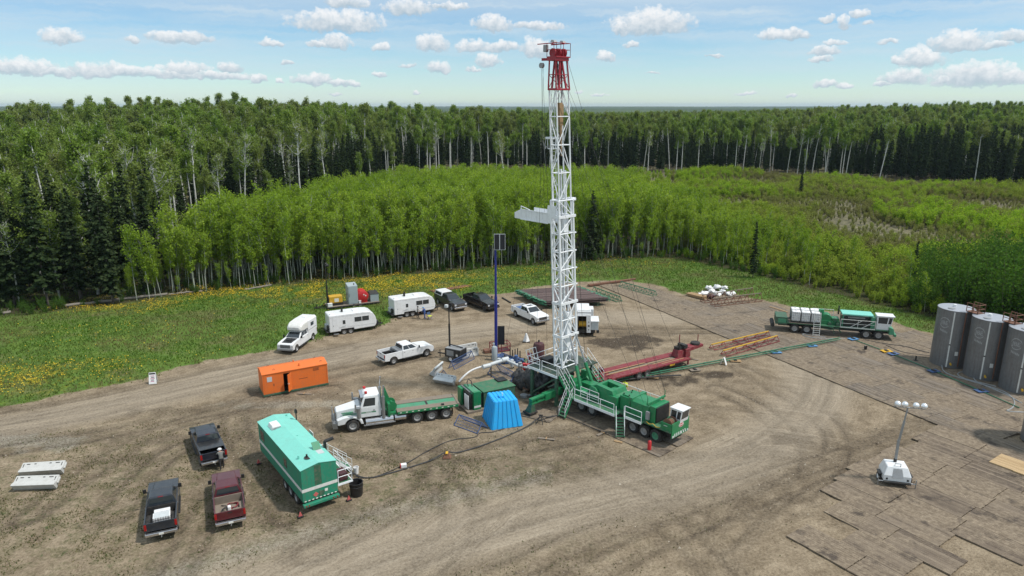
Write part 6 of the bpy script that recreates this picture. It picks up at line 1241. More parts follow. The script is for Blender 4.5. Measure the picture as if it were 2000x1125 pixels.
# ---------------------------------------------------------------- pump truck
f0 = G(1714, 665); r0 = G(1551, 651); d = (f0-r0).normalized(); a = math.atan2(d.y, d.x); nrm = Vector((-d.y, d.x, 0)); o_ = f0+nrm*1.1
pt = thing('pump_truck', 'green oilfield pump truck with a white cab standing on the mats by the tanks', 'pump truck', (o_.x, o_.y, .12), a)
for x in (0, -1.4, -8.2, -9.65):
    for y in (-1.0, 1.0): wheel(pt, x, y, .56, .42)
bx('chassis', 'frame_black', pt, -11.6, 1.6, -.5, .5, .65, 1.15); bx('deck', 'deck_green', pt, -11.5, 1.2, -1.25, 1.25, 1.16, 1.28)
fr = MB(); fr.hexa([(1.1, -1.25, .75), (1.75, -1.2, .75), (1.75, 1.2, .75), (1.1, 1.25, .75)], [(1.0, -1.25, 1.75), (1.6, -1.15, 1.5), (1.6, 1.15, 1.5), (1.0, 1.25, 1.75)]); fr.build('nose', M['worn_green'], pt, bevel=.04); bx('front_bumper', 'worn_green', pt, 1.7, 1.95, -1.25, 1.25, .55, .85)
cb = MB(); cb.loft([[(-.35, -1.1, 1.28), (1.0, -1.1, 1.28), (1.0, .3, 1.28), (-.35, .3, 1.28)], [(-.35, -1.1, 2.0), (1.3, -1.1, 2.0), (1.3, .3, 2.0), (-.35, .3, 2.0)], [(-.35, -1.05, 2.95), (1.45, -1.05, 2.95), (1.45, .25, 2.95), (-.35, .25, 2.95)]]); cb.build('cab', M['white_paint'], pt, bevel=.03); bx('cab_roof', 'white_paint', pt, -.42, 1.6, -1.15, .35, 2.94, 3.05, .03)
q = ((-.35, -1.1, 2.0), (1.3, -1.1, 2.0), (1.45, -1.05, 2.95), (-.35, -1.05, 2.95)); opanel(MB(), q, .08, .68, .08, .88, (0, -1, 0)).build('side_window', M['glass'], pt); opanel(MB(), q, .75, .95, .08, .88, (0, -1, 0)).build('side_window', M['glass'], pt); opanel(MB(), ((1.3, -1.1, 2.0), (1.3, .3, 2.0), (1.45, .25, 2.95), (1.45, -1.05, 2.95)), .08, .92, .08, .88, (1, 0, 0)).build('windscreen', M['glass'], pt)
bx('engine', 'frame_black', pt, -4.1, -.7, -.7, .7, 1.28, 2.3); bx('engine_canopy', 'turquoise_roof', pt, -4.3, -.75, -.95, .95, 2.75, 2.95, .06)
for x in (-4.15, -.9):
    for y in (-.85, .85): bx('canopy_post', 'worn_green', pt, x-.06, x+.06, y-.06, y+.06, 1.28, 2.75)
bx('radiator', 'worn_green', pt, -.95, -.5, -.95, .95, 1.28, 2.7); bx('engine_block', 'steel', pt, -3.5, -1.6, -.55, .55, 2.0, 2.5)
m = MB(); rail(m, [(-4.4, -1.22, 1.28), (-.5, -1.22, 1.28)], 1.0, .03, (.5,), 1.9); m.tube((-3.3, -1.22, 1.3), (-2.0, -1.22, 2.28), .035); m.tube((-2.0, -1.22, 1.3), (-.6, -1.22, 2.28), .035); m.box(-4.4, -.5, -1.27, -1.23, 1.22, 1.34); m.build('handrail', M['dull_white'], pt)
m = MB(); rail(m, [(-7.5, 1.1, 1.28), (-5.0, 1.1, 1.28)], 1.5, .035, (.6,), 1.25); m.build('handrail', M['dull_white'], pt)
pm_ = MB(); pm_.lathe([(.05, -.55), (.55, -.55), (.62, -.45), (.62, .45), (.55, .55), (.05, .55)], (-6.0, 0, 2.0), 'y', 22); pm_.tube((-6.6, -.1, 2.3), (-6.6, -.1, 3.05), .32, 14); pm_.box(-7.0, -5.2, -.7, .7, 1.28, 1.75); pm_.box(-5.3, -4.5, -.6, .6, 1.28, 2.1); pm_.build('pump', M['rig_green'], pt, smooth=True)
for x, y, z in ((-5.0, -.8, 2.0), (-5.6, -.9, 1.5), (-4.7, -1.0, 1.5), (-7.4, -.6, 1.6)): cylp('valve', 'old_green', pt, (x, y-.15, z), (x, y+.35, z), .2, 12)
m = MB(); m.path([(-6.5, -.9, .9), (-5.5, -1.15, .8), (-4.6, -1.15, 1.0), (-4.2, -1.1, .5)], .08, 6); m.path([(-6.8, -1.0, 1.1), (-5.2, -1.25, 1.1), (-5.0, -1.25, .3)], .06, 6); m.build('pipework', M['old_green'], pt, smooth=True); cylp('exhaust_stack', 'black', pt, (-4.5, .6, 2.4), (-4.5, .6, 3.5), .09, 10)
bx('rear_frame', 'old_green', pt, -12.0, -10.6, -1.25, 1.25, 1.0, 1.95, .04); bx('rear_locker', 'worn_green', pt, -11.7, -10.75, -1.27, -1.2, 1.2, 1.75, .02); bx('fender', 'old_wood', pt, -10.4, -7.4, -1.3, 1.3, 1.28, 1.34); cylp('tail_roller', 'frame_black', pt, (-12.3, -1.2, .8), (-12.3, 1.2, .8), .25)
ld = MB()
for x in (-7.5, -6.75): ld.bar((x, -1.3, 2.9), (x, -1.75, .02), .06)
for i in range(6): ld.box(-7.5, -6.75, -1.5-i*.05, -1.42-i*.05+.02, 1.35-i*.24, 1.39-i*.24)
ld.build('boarding_ladder', M['dull_white'], pt)
def tote(x, y, lab):
    p = pt.matrix_basis @ Vector((x, y, 1.36)); t = thing('chemical_tote', lab, 'tote', (p.x, p.y, p.z+.0), a, 'white totes on the pump truck')
    bx('bottle', 'plastic_white', t, -.5, .5, -.48, .48, .16, 1.42, .1); bx('pallet', 'frame_black', t, -.55, .55, -.52, .52, 0, .14); cylp('cap', 'plastic_white', t, (0, 0, 1.4), (0, 0, 1.5), .14, 12); cg = MB()
    for i in range(6):
        u = -.53+i*.212
        for s in (-.515, .515): cg.tube((u, s, .15), (u, s, 1.36), .014, 4); cg.tube((s*1.06, u*.93, .15), (s*1.06, u*.93, 1.36), .014, 4)
    for z in (.3, .6, .9, 1.2, 1.36):
        for s in (-.515, .515): cg.tube((-.545, s, z), (.545, s, z), .014, 4); cg.tube((s*1.06, -.515, z), (s*1.06, .515, z), .014, 4)
    cg.build('cage', M['steel'], t); bx('label_plate', 'ink_white', t, -.2, .2, -.535, -.525, .5, .9, .002)
for k, (x, nm) in enumerate(((-9.6, 'nearest the tail'), (-8.45, 'in the middle'), (-7.3, 'nearest the ladder'))):
    for y, s in ((-.65, 'near'), (.65, 'far')): tote(x, y, f'white caged tote {nm} in the {s} row on the pump truck')
# ---------------------------------------------------------------- green pipeline and its trays
for k, (dz, dx) in enumerate(((.26, 0), (.26, .35), (.42, .17))):
    P0 = G(1200, 746, .26); P1 = G(1642, 664, .26); dd = (P1-P0).normalized(); nn = Vector((-dd.y, dd.x, 0))*dx; o = MB(); o.tube((P0.x+nn.x, P0.y+nn.y, dz+.02), (P1.x+nn.x, P1.y+nn.y, dz+.1), .048, 8)
    for i in range(1, 11): c = P0.lerp(P1, i/11)+nn; o.tube((c.x-dd.x*.12, c.y-dd.y*.12, dz+.02+.08*i/11), (c.x+dd.x*.12, c.y+dd.y*.12, dz+.02+.08*i/11), .07, 8)
    tag(o.build('flow_pipe', M['pipe_green' if k != 1 else 'old_green'], None, smooth=True), 'green steel pipe running from the rig to the pump truck', 'pipe', 'green pipes between rig and pump truck')
hose([(1200,748,.25),(1260,742,.3),(1290,739,.28),(1330,737,.25)], .08, 'hose', 'thick black hose joining the rig to the green pipes', name='hose')
hose([(1672,668,.2),(1745,695,.2),(1830,730,.2),(1918,768,.2),(1990,800,.2)], .05, 'pipe_green', 'thin green line running over the mats towards the middle tank', 'pipe', name='flow_pipe')
def tray(px_, py_, m, lab, s=1):
    p = G(px_, py_); t = thing('drip_tray', lab, 'drip tray', (p.x, p.y, .12 if px_ > 1480 else .02), rnd.uniform(-.3, .5), 'trays under the pipes'); MB().hexa([(-.45*s, -.3*s, 0), (.45*s, -.3*s, 0), (.45*s, .3*s, 0), (-.45*s, .3*s, 0)], [(-.6*s, -.42*s, .13), (.6*s, -.42*s, .13), (.6*s, .42*s, .13), (-.6*s, .42*s, .13)]).build('pan', M[m], t); bx('block', 'frame_black', t, -.15, .15, -.25, .25, .14, .22)
for px_, py_, m, lab in ((1515, 691, 'pale_blue', 'blue tray under the green pipes beside the yellow racks'), (1585, 678, 'pale_blue', 'blue tray under the green pipes short of the pump truck'), (1666, 665, 'pale_blue', 'blue tray beneath the pump truck'), (1744, 694, 'steel_blue', 'blue tray on the mats between pump truck and tanks'), (1823, 728, 'steel_blue', 'blue tray in front of the farthest tank'), (1916, 767, 'steel_blue', 'blue tray on the mats in front of the middle tank'), (1275, 738, 'timber', 'wooden block under the pipes near the red trailer'), (1436, 706, 'timber', 'wooden block under the pipes by the white folding board'), (1357, 724, 'old_wood', 'brown block under the pipes beyond the dark stain'), (1731, 689, 'yellow', 'yellow block lying beside the blue tray on the mats')): tray(px_, py_, m, lab)
def aboard(px_, py_, lab, rz, h=1.05, w=.62):
    p = G(px_, py_); t = thing('folding_board', lab, 'sign', (p.x, p.y, .02), rz)
    for s, nm in ((-1, 'front_leaf'), (1, 'back_leaf')): MB().loft([[(-w/2, s*.32-.015, 0), (w/2, s*.32-.015, 0), (w/2, s*.32+.015, 0), (-w/2, s*.32+.015, 0)], [(-w/2*.85, s*.04-.015, h), (w/2*.85, s*.04-.015, h), (w/2*.85, s*.04+.015, h), (-w/2*.85, s*.04+.015, h)]]).build(nm, M['plastic_white'], t)
    return t, (lambda u0, u1, v0, v1, nm, m: MB().panel(((-w/2, -.32, 0), (w/2, -.32, 0), (w/2*.85, -.04, h), (-w/2*.85, -.04, h)), u0, u1, v0, v1, .022, .006).build(nm, M[m], t))
t, pn = aboard(300, 748, 'white folding sign with a black header at the edge of the gravel road', R(14), 1.15, .75); pn(.06, .94, .84, .97, 'header', 'ink_black')
for i, (u0, u1) in enumerate(((.25, .8), (.3, .78), (.22, .8), (.3, .7), (.25, .72))): pn(u0, u1, .68-i*.12, .735-i*.12, 'text_line', 'ink_pink' if i % 2 == 0 else 'ink_black')
aboard(1413, 712, 'white folding board standing at the green pipes', R(60), .8, .5)
# ---------------------------------------------------------------- pipe racks, stacks and timber
def rack(lab, p0, p1, h, wd, mt, mb_, nseg, grp, z=.12, r=.045):
    p0, p1 = Vector(p0[:2]), Vector(p1[:2]); d = p1-p0; ln = d.length; t = thing('pipe_rack', lab, 'pipe rack', (p0.x, p0.y, z), math.atan2(d.y, d.x), grp); b = MB()
    for s in (-1, 1): b.bar((0, s*wd, r), (ln, s*wd, r), r*1.6)
    for i in range(nseg+1):
        x = ln*i/nseg
        for s in (-1, 1): b.bar((x, s*wd, r), (x, s*.04, h), r*1.2)
        b.bar((x, -wd, r), (x, wd, r), r)
        if i < nseg: b.bar((x, -wd*.9, r), (x+ln/nseg, -.05, h-.05), r*.8)
    b.build('frame', M[mb_], t); MB().bar((-.1, 0, h), (ln+.1, 0, h), r*2.4).build('top_rail', M[mt], t); return t
rack('red triangular rack with a yellow top rail, the farther of the pair', G(1390, 684), G(1499, 658), .62, .45, 'yellow', 'trailer_red', 5, 'red and yellow racks'); rack('red triangular rack with a yellow top rail, the nearer of the pair', G(1413, 696), G(1516, 667), .62, .45, 'yellow', 'trailer_red', 5, 'red and yellow racks')
rack('rusty brown trestle rack, the one closer to the white bags', G(1372, 592), G(1468, 578), 1.15, .55, 'old_wood', 'rust', 7, 'brown trestle racks'); rack('rusty brown trestle rack, the nearer and longer one', G(1392, 599), G(1484, 588), 1.1, .55, 'old_wood', 'rust', 7, 'brown trestle racks')
rack('green lattice rack leaning out from the pipe stack', G(1160, 571), G(1210, 590), .8, .5, 'pipe_green', 'pipe_green', 6, 'green lattice racks', .05); rack('green lattice rack standing alone beside the pipe stack', G(1213, 560), G(1279, 579), .8, .5, 'pipe_green', 'pipe_green', 7, 'green lattice racks', .05)
# tubing
S0 = Vector((.9, 100.9)); S1 = Vector((4.6, 94.5)); pa = R(12.5); pu = Vector((math.cos(pa), math.sin(pa))); N_T = 66
pm2 = MB().tube((0, 0, 0), (9.5, 0, 0), .048, 7); po = pm2.build('p', M['pipe_brown'], None, smooth=True); PME = po.data; bpy.data.objects.remove(po)
cm = MB(); cm.tube((-.22, 0, 0), (.10, 0, 0), .062, 7); cm.tube((9.4, 0, 0), (9.65, 0, 0), .060, 7); po = cm.build('p', M['pipe_green'], None, smooth=True); CME = po.data; bpy.data.objects.remove(po)
for lay in range(4):
    for i in range(N_T):
        if lay < 3 and 8 < i < N_T-9 and i % 2: continue
        p = S0.lerp(S1, i/(N_T-1)); o = bpy.data.objects.new('tubing', PME); COL.objects.link(o); o.location = (p.x+pu.x*rnd.uniform(-.3, .3), p.y+rnd.uniform(-.01, .01), .66+lay*.165+rnd.uniform(-.008, .008)); o.rotation_euler = (rnd.uniform(0, 6), 0, pa+rnd.uniform(-.004, .004)); tag(o, 'dark steel tubing joint with green ends in the layered stack', 'pipe', 'tubing in the big stack')
        c_ = bpy.data.objects.new('thread_protector', CME); COL.objects.link(c_); c_.parent = o
for dx in (1.2, 8.2): p0 = S0+pu*dx; p1 = S1+pu*dx; rack('green low rack carrying the tubing stack at its %s end' % ('left' if dx < 3 else 'right'), (p0.x, p0.y), (p1.x, p1.y), .58, .35, 'pipe_green', 'old_green', 8, None, .02)
for lay in range(1, 4):
    for dx in (1.0, 4.7, 8.4):
        p0 = S0+pu*dx; p1 = S1+pu*dx; o = MB().bar((p0.x, p0.y, .578+lay*.165), (p1.x, p1.y, .578+lay*.165), .07, .05).build('spacer_bar', M['rust']); tag(o, 'rusty spacer strip between the layers of tubing', 'spacer', 'spacers in the tubing stack')
def boards(name, lab, pa_, pb_, n, w_, m, z=.03, h=.05, lay=1, cat='lumber'):
    p0, p1 = G(*pa_), G(*pb_); d = p1-p0; t = thing(name, lab, cat, (p0.x, p0.y, z), math.atan2(d.y, d.x)); 
    for k in range(lay):
        for i in range(n): bx('board', m, t, rnd.uniform(-.3, .2), d.length+rnd.uniform(-.2, .3), (i-n/2)*w_+.01, (i-n/2+1)*w_-.01, k*h*1.15, k*h*1.15+h, .004)
    return t
boards('lumber_stack', 'long brown planks stacked in the dandelions behind the white trailer', (845, 574), (915, 563), 4, .3, 'rust', .22, .12, 2); boards('lumber_stack', 'pale boards lying flat in the grass under the brown planks', (800, 578), (850, 573), 3, .3, 'old_wood', .25, .06, 1)
boards('lumber_stack', 'rough timbers piled beside the white bags', (1345, 577), (1378, 585), 5, .24, 'timber', .12, .16, 2); boards('rust_pipes', 'rusty bars lying along the grass behind the tubing stack', (1150, 560), (1240, 548), 4, .14, 'rust', .12, .12, 2, 'pipes'); boards('timber', 'single dark timber on the dirt near the black pickup', (982, 583), (997, 592), 1, .22, 'frame_black', .02, .15, 1, 'timber'); boards('timber', 'long dark timber lying behind the white pickup', (1007, 601), (1050, 597), 1, .2, 'frame_black', .02, .15, 1, 'timber'); boards('plank', 'pale plank lying on the mats behind the pump truck', (1504, 601), (1536, 611), 1, .25, 'timber', .13, .06, 1, 'plank'); boards('plank', 'pale plank on the dirt at the foot of the rig stairs', (1198, 862), (1217, 866), 1, .25, 'timber', .02, .08, 1, 'plank')
def lump(name, m, par, c, r, seed, sq=.62, amp=.28, n=18):
    rs = np.random.RandomState(seed); ph = rs.uniform(0, 6.28, (5, 2)); b = MB(); rings = []
    for i in range(n//2+1):
        th = math.pi*i/(n//2); ring = []
        for j in range(n):
            f = 2*math.pi*j/n; k = 1+amp*sum(math.sin((q+1)*f+ph[q, 0])*math.sin((q+1)*th+ph[q, 1]) for q in range(5))/2.2; ring.append((c[0]+r*k*max(math.sin(th), .03)*math.cos(f), c[1]+r*k*max(math.sin(th), .03)*math.sin(f), max(c[2]-r*sq*k*math.cos(th), c[2]-r*sq*.8)))
        rings.append(ring)
    return b.loft(rings).build(name, m if not isinstance(m, str) else M[m], par, smooth=2)
for k, (px_, py_, z, r_) in enumerate(((1375, 577, .45, .75), (1388, 574, .5, .8), (1400, 578, .45, .75), (1412, 575, .5, .8), (1424, 578, .45, .75), (1385, 569, .9, .7), (1400, 568, 1.0, .75), (1415, 569, .9, .7), (1430, 577, .4, .6), (1366, 579, .35, .55))):
    p = G(px_, py_); t = thing('bulk_bag', 'crumpled white bag in the heap beside the brown trestles', 'bag', (p.x, p.y, .1), 0, 'white bags in a heap'); lump('sack', 'plastic_white', t, (0, 0, z*.5), r_*.68, 600+k, .6, .55); MB().path([(-.2, 0, z*.5+r_*.2), (0, .05, z*.5+r_*.42), (.2, 0, z*.5+r_*.2)], .03, 5).build('strap', M['dull_white'], t)
p = G(1388, 584); t = thing('bulk_bag', 'dark maroon bag lying at the front of the white heap', 'bag', (p.x, p.y, .1)); lump('sack', 'maroon', t, (0, 0, .4), .55, 640, .7)
# ---------------------------------------------------------------- red lowboy trailer
p0 = G(1205, 738, .9); p1 = G(1345, 702, .9); d = p1-p0; a = math.atan2(d.y, d.x); lb = thing('lowboy_trailer', 'dark red lowboy trailer with worn wooden strips along its deck', 'lowboy trailer', (p0.x, p0.y, .02), a)
dk = MB(); dk.box(0, 10.6, 0, .95, .86, .95); dk.box(0, 10.6, 1.65, 2.6, .86, .95); dk.build('deck', M['trailer_red'], lb); cs = MB(); cs.box(0, 10.5, .95, 1.65, .80, .86); cs.build('centre_well', M['old_wood'], lb)
for y0 in (.93, 1.52): bx('wood_strip', 'timber', lb, -.6, 5.2, y0, y0+.14, .952, .99); 
for y0, x0 in ((.75, 5.6), (1.15, 5.3), (.35, 6.6)): bx('wood_strip', 'timber', lb, x0, x0+3.3, y0, y0+.12, .955, .985)
ed = MB(); ed.box(0, 10.6, -.03, .0, .80, .94); ed.box(0, 10.6, 2.6, 2.63, .80, .94)
for i in range(18): ed.box(.3+i*.58, .38+i*.58, -.09, -.03, .78, .9)
ed.build('side_rail', M['trailer_red'], lb); bx('main_beam', 'maroon', lb, .2, 11, .7, 1.9, .42, .80); bt_ = MB(); bt_.hexa([(-1.3, .1, .35), (0, .1, .4), (0, 2.5, .4), (-1.3, 2.5, .35)], [(-1.35, .1, .5), (0, .0, .94), (0, 2.6, .94), (-1.35, 2.5, .5)]); bt_.build('beaver_tail', M['trailer_red'], lb)
for y in (.15, 2.2): MB().hexa([(-1.2, y, .2), (-.9, y, .2), (-.9, y+.25, .2), (-1.2, y+.25, .2)], [(-.9, y, .95), (-.5, y, .95), (-.5, y+.25, .95), (-.9, y+.25, .95)]).build('ramp_bracket', M['trailer_red'], lb)
for x in (3.0, 4.15):
    for y in (.10, 2.5): wheel(lb, x, y, .44, .4, side=-1 if y < 1 else 1)
cylp('tail_winch', 'maroon', lb, (-.5, 2.35, 1.05), (0, 2.35, 1.05), .24)
gn = MB(); gn.box(10.3, 11.0, .5, 2.1, .9, 1.85); gn.hexa([(9.3, .8, .95), (10.3, .7, .95), (10.3, 1.9, .95), (9.3, 1.8, .95)], [(9.5, .9, 1.75), (10.3, .8, 1.75), (10.3, 1.8, 1.75), (9.5, 1.7, 1.75)]); gn.hexa([(11.0, .7, 1.45), (13.4, .9, 1.55), (13.4, 1.7, 1.55), (11.0, 1.9, 1.45)], [(11.0, .7, 1.9), (13.4, .9, 1.85), (13.4, 1.7, 1.85), (11.0, 1.9, 1.9)]); gn.build('gooseneck', M['trailer_red'], lb, bevel=.03)
m = MB(); m.box(9.6, 10.3, 1.0, 1.7, 1.75, 2.05); m.tube((9.7, 1.0, 1.75), (9.7, 1.0, 2.5), .08); m.tube((10.1, 1.5, 1.9), (10.1, 1.5, 2.4), .13); m.tube((9.9, 1.3, 1.9), (10.0, 1.2, 2.6), .05); m.box(10.2, 10.7, .7, 1.6, 1.9, 2.3); m.build('winch_engine', M['frame_black'], lb); cylp('stake', 'trailer_red', lb, (10.9, 2.2, 1.9), (10.9, 2.2, 3.0), .05, 8); cylp('stake', 'trailer_red', lb, (13.2, 1.6, 1.85), (13.2, 1.6, 2.8), .05, 8)
MB().lathe([(.2, -.12), (.5, -.12), (.55, 0), (.5, .12), (.2, .12)], (12.5, 1.3, 2.0), 'z', 22).build('spare_tyre', M['rubber'], lb, smooth=True)
for y in (.3, 2.2): bx('landing_leg', 'trailer_red', lb, 10.5, 10.65, y, y+.15, .12, .9); bx('leg_foot', 'old_wood', lb, 10.3, 10.85, y-.2, y+.35, 0, .12)
bx('marker_patch', 'yellow', lb, 7.4, 8.1, -.045, -.03, .66, .84, .002)
# ---------------------------------------------------------------- jersey barriers
def barrier(lab, x, y, rz, rx=0, m='concrete', z=.02, sc=1):
    t = thing('plastic_barrier', lab, 'barrier', (x, y, z), rz, 'pale road barriers'); prof = [(-.32, 0), (.32, 0), (.30, .16), (.14, .42), (.10, .95), (-.10, .95), (-.14, .42), (-.30, .16)]; b = MB(); b.prismx(prof, 0, 3.1); o = b.build('shell', M[m], t, bevel=.02); s = MB()
    for i, (x0, x1) in enumerate(((.12, .17), (.35, .6), (.9, 1.05), (2.0, 2.15), (2.45, 2.75), (2.9, 2.95))):
        z0, z1 = (.45, .8) if x1-x0 < .1 else (.74, .8)
        for sd in (-1, 1): s.box(x0, x1, min(sd*.10, sd*.135), max(sd*.10, sd*.135), z0, z1)
    s.build('slots', M['frame_black'], t); bx('end_lug', m, t, 3.1, 3.22, -.06, .06, .3, .8); t.rotation_euler = (rx, 0, rz); t.scale = (sc, 1, 1); return t
p = G(24, 961); barrier('pale barrier lying on its side, the nearer of the two in the near left corner', p.x, p.y+.05, R(4), R(-58), 'concrete', .30); p = G(38, 934); barrier('pale barrier lying on its side, the farther of the two in the near left corner', p.x, p.y+.05, R(8), R(-58), 'concrete', .30)
p = G(886, 703); barrier('pale barrier behind the grey light plant, the nearer one', p.x, p.y+.1, R(31)); p = G(884, 694); barrier('pale barrier behind the grey light plant, the farther one', p.x, p.y+.3, R(31))
p = G(847, 748); barrier('pale barrier lying tilted on the dirt behind the green deck truck', p.x, p.y, R(-24), R(-48), 'light_grey', .25, .75); p = G(843, 735); barrier('pale barrier seen end on between the white pickup and the hose', p.x, p.y, R(72), R(25), 'light_grey', .1, .7)
# ---------------------------------------------------------------- light towers and the solar pole
p = G(878, 709); a = R(-28); lt = thing('light_plant', 'dark grey towable generator with a tall black light mast', 'light tower', (p.x+.6, p.y+1.0, .02), a)
bx('housing', 'grey_metal', lt, -1.0, 1.1, -.7, .7, .45, 1.45, .06).data.materials[0] = M['frame_black']; bx('lid', 'grey_metal', lt, -.95, 1.05, -.66, .66, 1.45, 1.52, .02); bx('end_grille', 'black', lt, 1.09, 1.12, -.55, .55, .6, 1.35, .005); bx('notice', 'plate', lt, .5, .75, -.715, -.70, .7, .95, .002); bx('side_hatch', 'grey_metal', lt, -.75, .2, -.715, -.70, .65, 1.3, .008)
wheel(lt, -.1, -.82, .35, .22, 'white_paint'); wheel(lt, -.1, .82, .35, .22, 'white_paint'); h = MB(); h.bar((-1.0, 0, .5), (-2.4, 0, .5), .12); h.tube((-2.1, 0, .05), (-2.1, 0, .9), .05); h.build('drawbar', M['frame_black'], lt)
m = MB(); m.bar((-.75, 0, 1.4), (-.75, 0, 4.2), .16); m.bar((-.75, 0, 4.2), (-.75, 0, 6.3), .1); m.bar((-.75, 0, 1.75), (1.0, 0, 1.6), .1); m.bar((-.75, -.5, 6.3), (-.75, .5, 6.3), .06); m.build('mast', M['black'], lt)
for y in (-.45, .45): bx('lamp', 'light_grey' if y < 0 else 'black', lt, -.95, -.6, y-.17, y+.17, 6.2, 6.55, .05)
p = G(1748, 947); a = R(-14); lt = thing('light_tower', 'white towable light tower with four globe lamps on the mats', 'light tower', (p.x, p.y+.25, .14), a)
def hx(z, w0, w1, d0, d1): return [(-w0, -d0, z), (w0, -d0, z), (w0, d1, z), (-w0, d1, z)]
MB().loft([hx(.4, .95, 0, .75, .8), hx(.85, .95, 0, .75, .8), hx(1.45, .72, 0, .48, .7), hx(1.5, .66, 0, .42, .64)]).build('housing', M['white_paint'], lt, bevel=.04); opanel(MB(), ((-.95, -.75, .85), (.95, -.75, .85), (.72, -.48, 1.45), (-.72, -.48, 1.45)), .3, .7, -.2, .85, (0, -1, .3)).build('front_grille', M['grey_metal'], lt)
bx('chassis', 'frame_black', lt, -.95, .95, -.9, .9, .28, .40)
for s in (-1, 1): wheel(lt, s*1.06, .05, .33, .22, 'white_paint', side=1).rotation_euler = (0, 0, R(-90)*s); bx('fender', 'dark_rim', lt, min(s*.95, s*1.2), max(s*.95, s*1.2), -.35, .42, .66, .74, .05); bx('tail_light', 'black', lt, s*.72-.07, s*.72+.07, -.765, -.745, .5, .66, .005); cylp('stabiliser', 'steel', lt, (s*1.3, -.75, .02), (s*1.3, -.75, .7), .04, 8); cylp('stabiliser_arm', 'steel', lt, (s*.8, -.75, .36), (s*1.32, -.75, .36), .04, 8)
MB().path([(-.2, -.4, 1.5), (-.2, -.4, 1.72), (.2, -.4, 1.72), (.2, -.4, 1.5)], .03, 6).build('lift_bar', M['steel'], lt); cylp('light_socket', 'black', lt, (0, .35, 1.45), (0, .35, 1.75), .12, 10)
m = MB(); m.bar((.02, .35, 1.3), (.02, .35, 3.3), .16); m.bar((.05, .35, 3.3), (.2, .35, 4.9), .13); m.bar((.2, .35, 4.9), (.3, .35, 6.05), .09); m.build('mast', M['grey_metal'], lt); cylp('crossbar', 'steel', lt, (-.65, .3, 6.05), (1.5, .3, 6.05), .045, 8)
for x in (-.45, .05, .8, 1.35):
    l_ = MB(); l_.sphere((x, .27, 6.28), .235, 16); l_.build('globe_lamp', M['globe'], lt, smooth=True); cylp('lamp_socket', 'grey_metal', lt, (x-.03, .3, 6.02), (x-.03, .3, 6.16), .1, 8)
p = G(969, 697); sp_o = thing('solar_pole', 'tall dark blue pole carrying two black solar panels', 'solar pole', (p.x, p.y, .02), 0)
m = MB(); m.tube((0, 0, 0), (0, 0, 7.2), .19, 14, .17); m.tube((0, 0, 7.2), (0, 0, 12.7), .13, 12, .11); m.build('pole', M['pole_blue'], sp_o, smooth=True); m = MB(); m.tube((0, 0, 12.6), (0, 0, 15.4), .02, 5); m.build('whip_antenna', M['black'], sp_o)
def panel(x0, x1, z0, z1, y, tilt, fr_):
    e = bx('solar_panel', fr_, sp_o, x0, x1, -.025, .025, z0, z1, .004); e.location = (0, y, 0); n_ = 2 if x1-x0 > 1 else 1; w_ = (x1-x0)/n_
    for k in range(n_): bx('cells', 'solar', e, x0+k*w_+.05, x0+(k+1)*w_-.05, -.032, -.02, z0+.05, z1-.05, 0)
panel(-.15, 1.1, 12.6, 14.4, -.2, 0, 'light_grey'); panel(.2, .98, 1.5, 3.75, -.1, 0, 'black')
bx('junction_box', 'light_grey', sp_o, -.35, -.15, -.2, .1, 1.0, 1.7, .02); bx('base', 'steel_blue', sp_o, -.5, .9, -.5, .5, .0, .2)
# ---------------------------------------------------------------- blue dome, green unit and pipework
C = [G(960, 841), G(1022, 833), None, G(937, 812)]; ang = R(18); e1 = Vector((math.cos(ang), math.sin(ang), 0)); e2 = Vector((-e1.y, e1.x, 0)); o_ = C[0]; dm = thing('dome_shelter', 'bright blue ribbed plastic shelter shaped like a cut pyramid', 'shelter', (o_.x, o_.y, .02), ang)
b0, b1, hh, ins = 2.95, 3.05, 2.45, .42; lo = [(0, 0, 0), (b0, 0, 0), (b0, b1, 0), (0, b1, 0)]; hi = [(ins, ins, hh), (b0-ins, ins, hh), (b0-ins, b1-ins, hh), (ins, b1-ins, hh)]; sh = MB(); sh.loft([lo, hi])
for k in range(4):
    q = (lo[k], lo[(k+1) % 4], hi[(k+1) % 4], hi[k]); out = ((0, -1, .2), (1, 0, .2), (0, 1, .2), (-1, 0, .2))[k]
    for i in range(6): opanel(sh, q, .03+i*.165, .03+i*.165+.085, 0, 1, out, .055, .08)
for i in range(6): sh.box(ins+.03+i*.36, ins+.21+i*.36, ins, b1-ins, hh-.02, hh+.05)
sh.build('shell', M['dome_blue'], dm, bevel=.015); bx('top_cap', 'dome_blue', dm, 1.1, 1.6, 1.2, 1.7, hh+.04, hh+.16, .02); MB().path([(1.4, 1.3, hh+.1), (1.45, 1.25, hh+.35), (1.35, 1.2, hh+.5)], .04, 5).build('white_rope', M['plastic_white'], dm)
p = G(926, 806); a = R(29); gu = thing('pump_unit', 'green steel skid unit with a white door, behind the blue shelter', 'skid unit', (p.x, p.y, .02), a)
bx('skid', 'old_wood', gu, -.7, 4.6, -.1, 2.6, 0, .2); bx('tank_body', 'old_green', gu, 1.1, 4.5, .1, 2.5, .2, 1.75, .03); bx('top_plate', 'deck_green', gu, 1.05, 4.55, .05, 2.55, 1.75, 1.81, .01); bx('corner_post', 'rig_green', gu, .0, .75, .0, .3, .2, 2.0, .02); bx('end_post', 'rig_green', gu, -.55, -.15, 1.7, 2.5, .2, 1.9, .02); MB().hexa([(-.1, .3, 1.75), (.95, .1, 1.75), (.95, 2.3, 1.75), (-.1, 2.3, 1.75)], [(.0, .35, 2.0), (.8, .15, 1.9), (.8, 2.2, 1.9), (.0, 2.2, 2.1)]).build('hood', M['worn_green'], gu, bevel=.02)
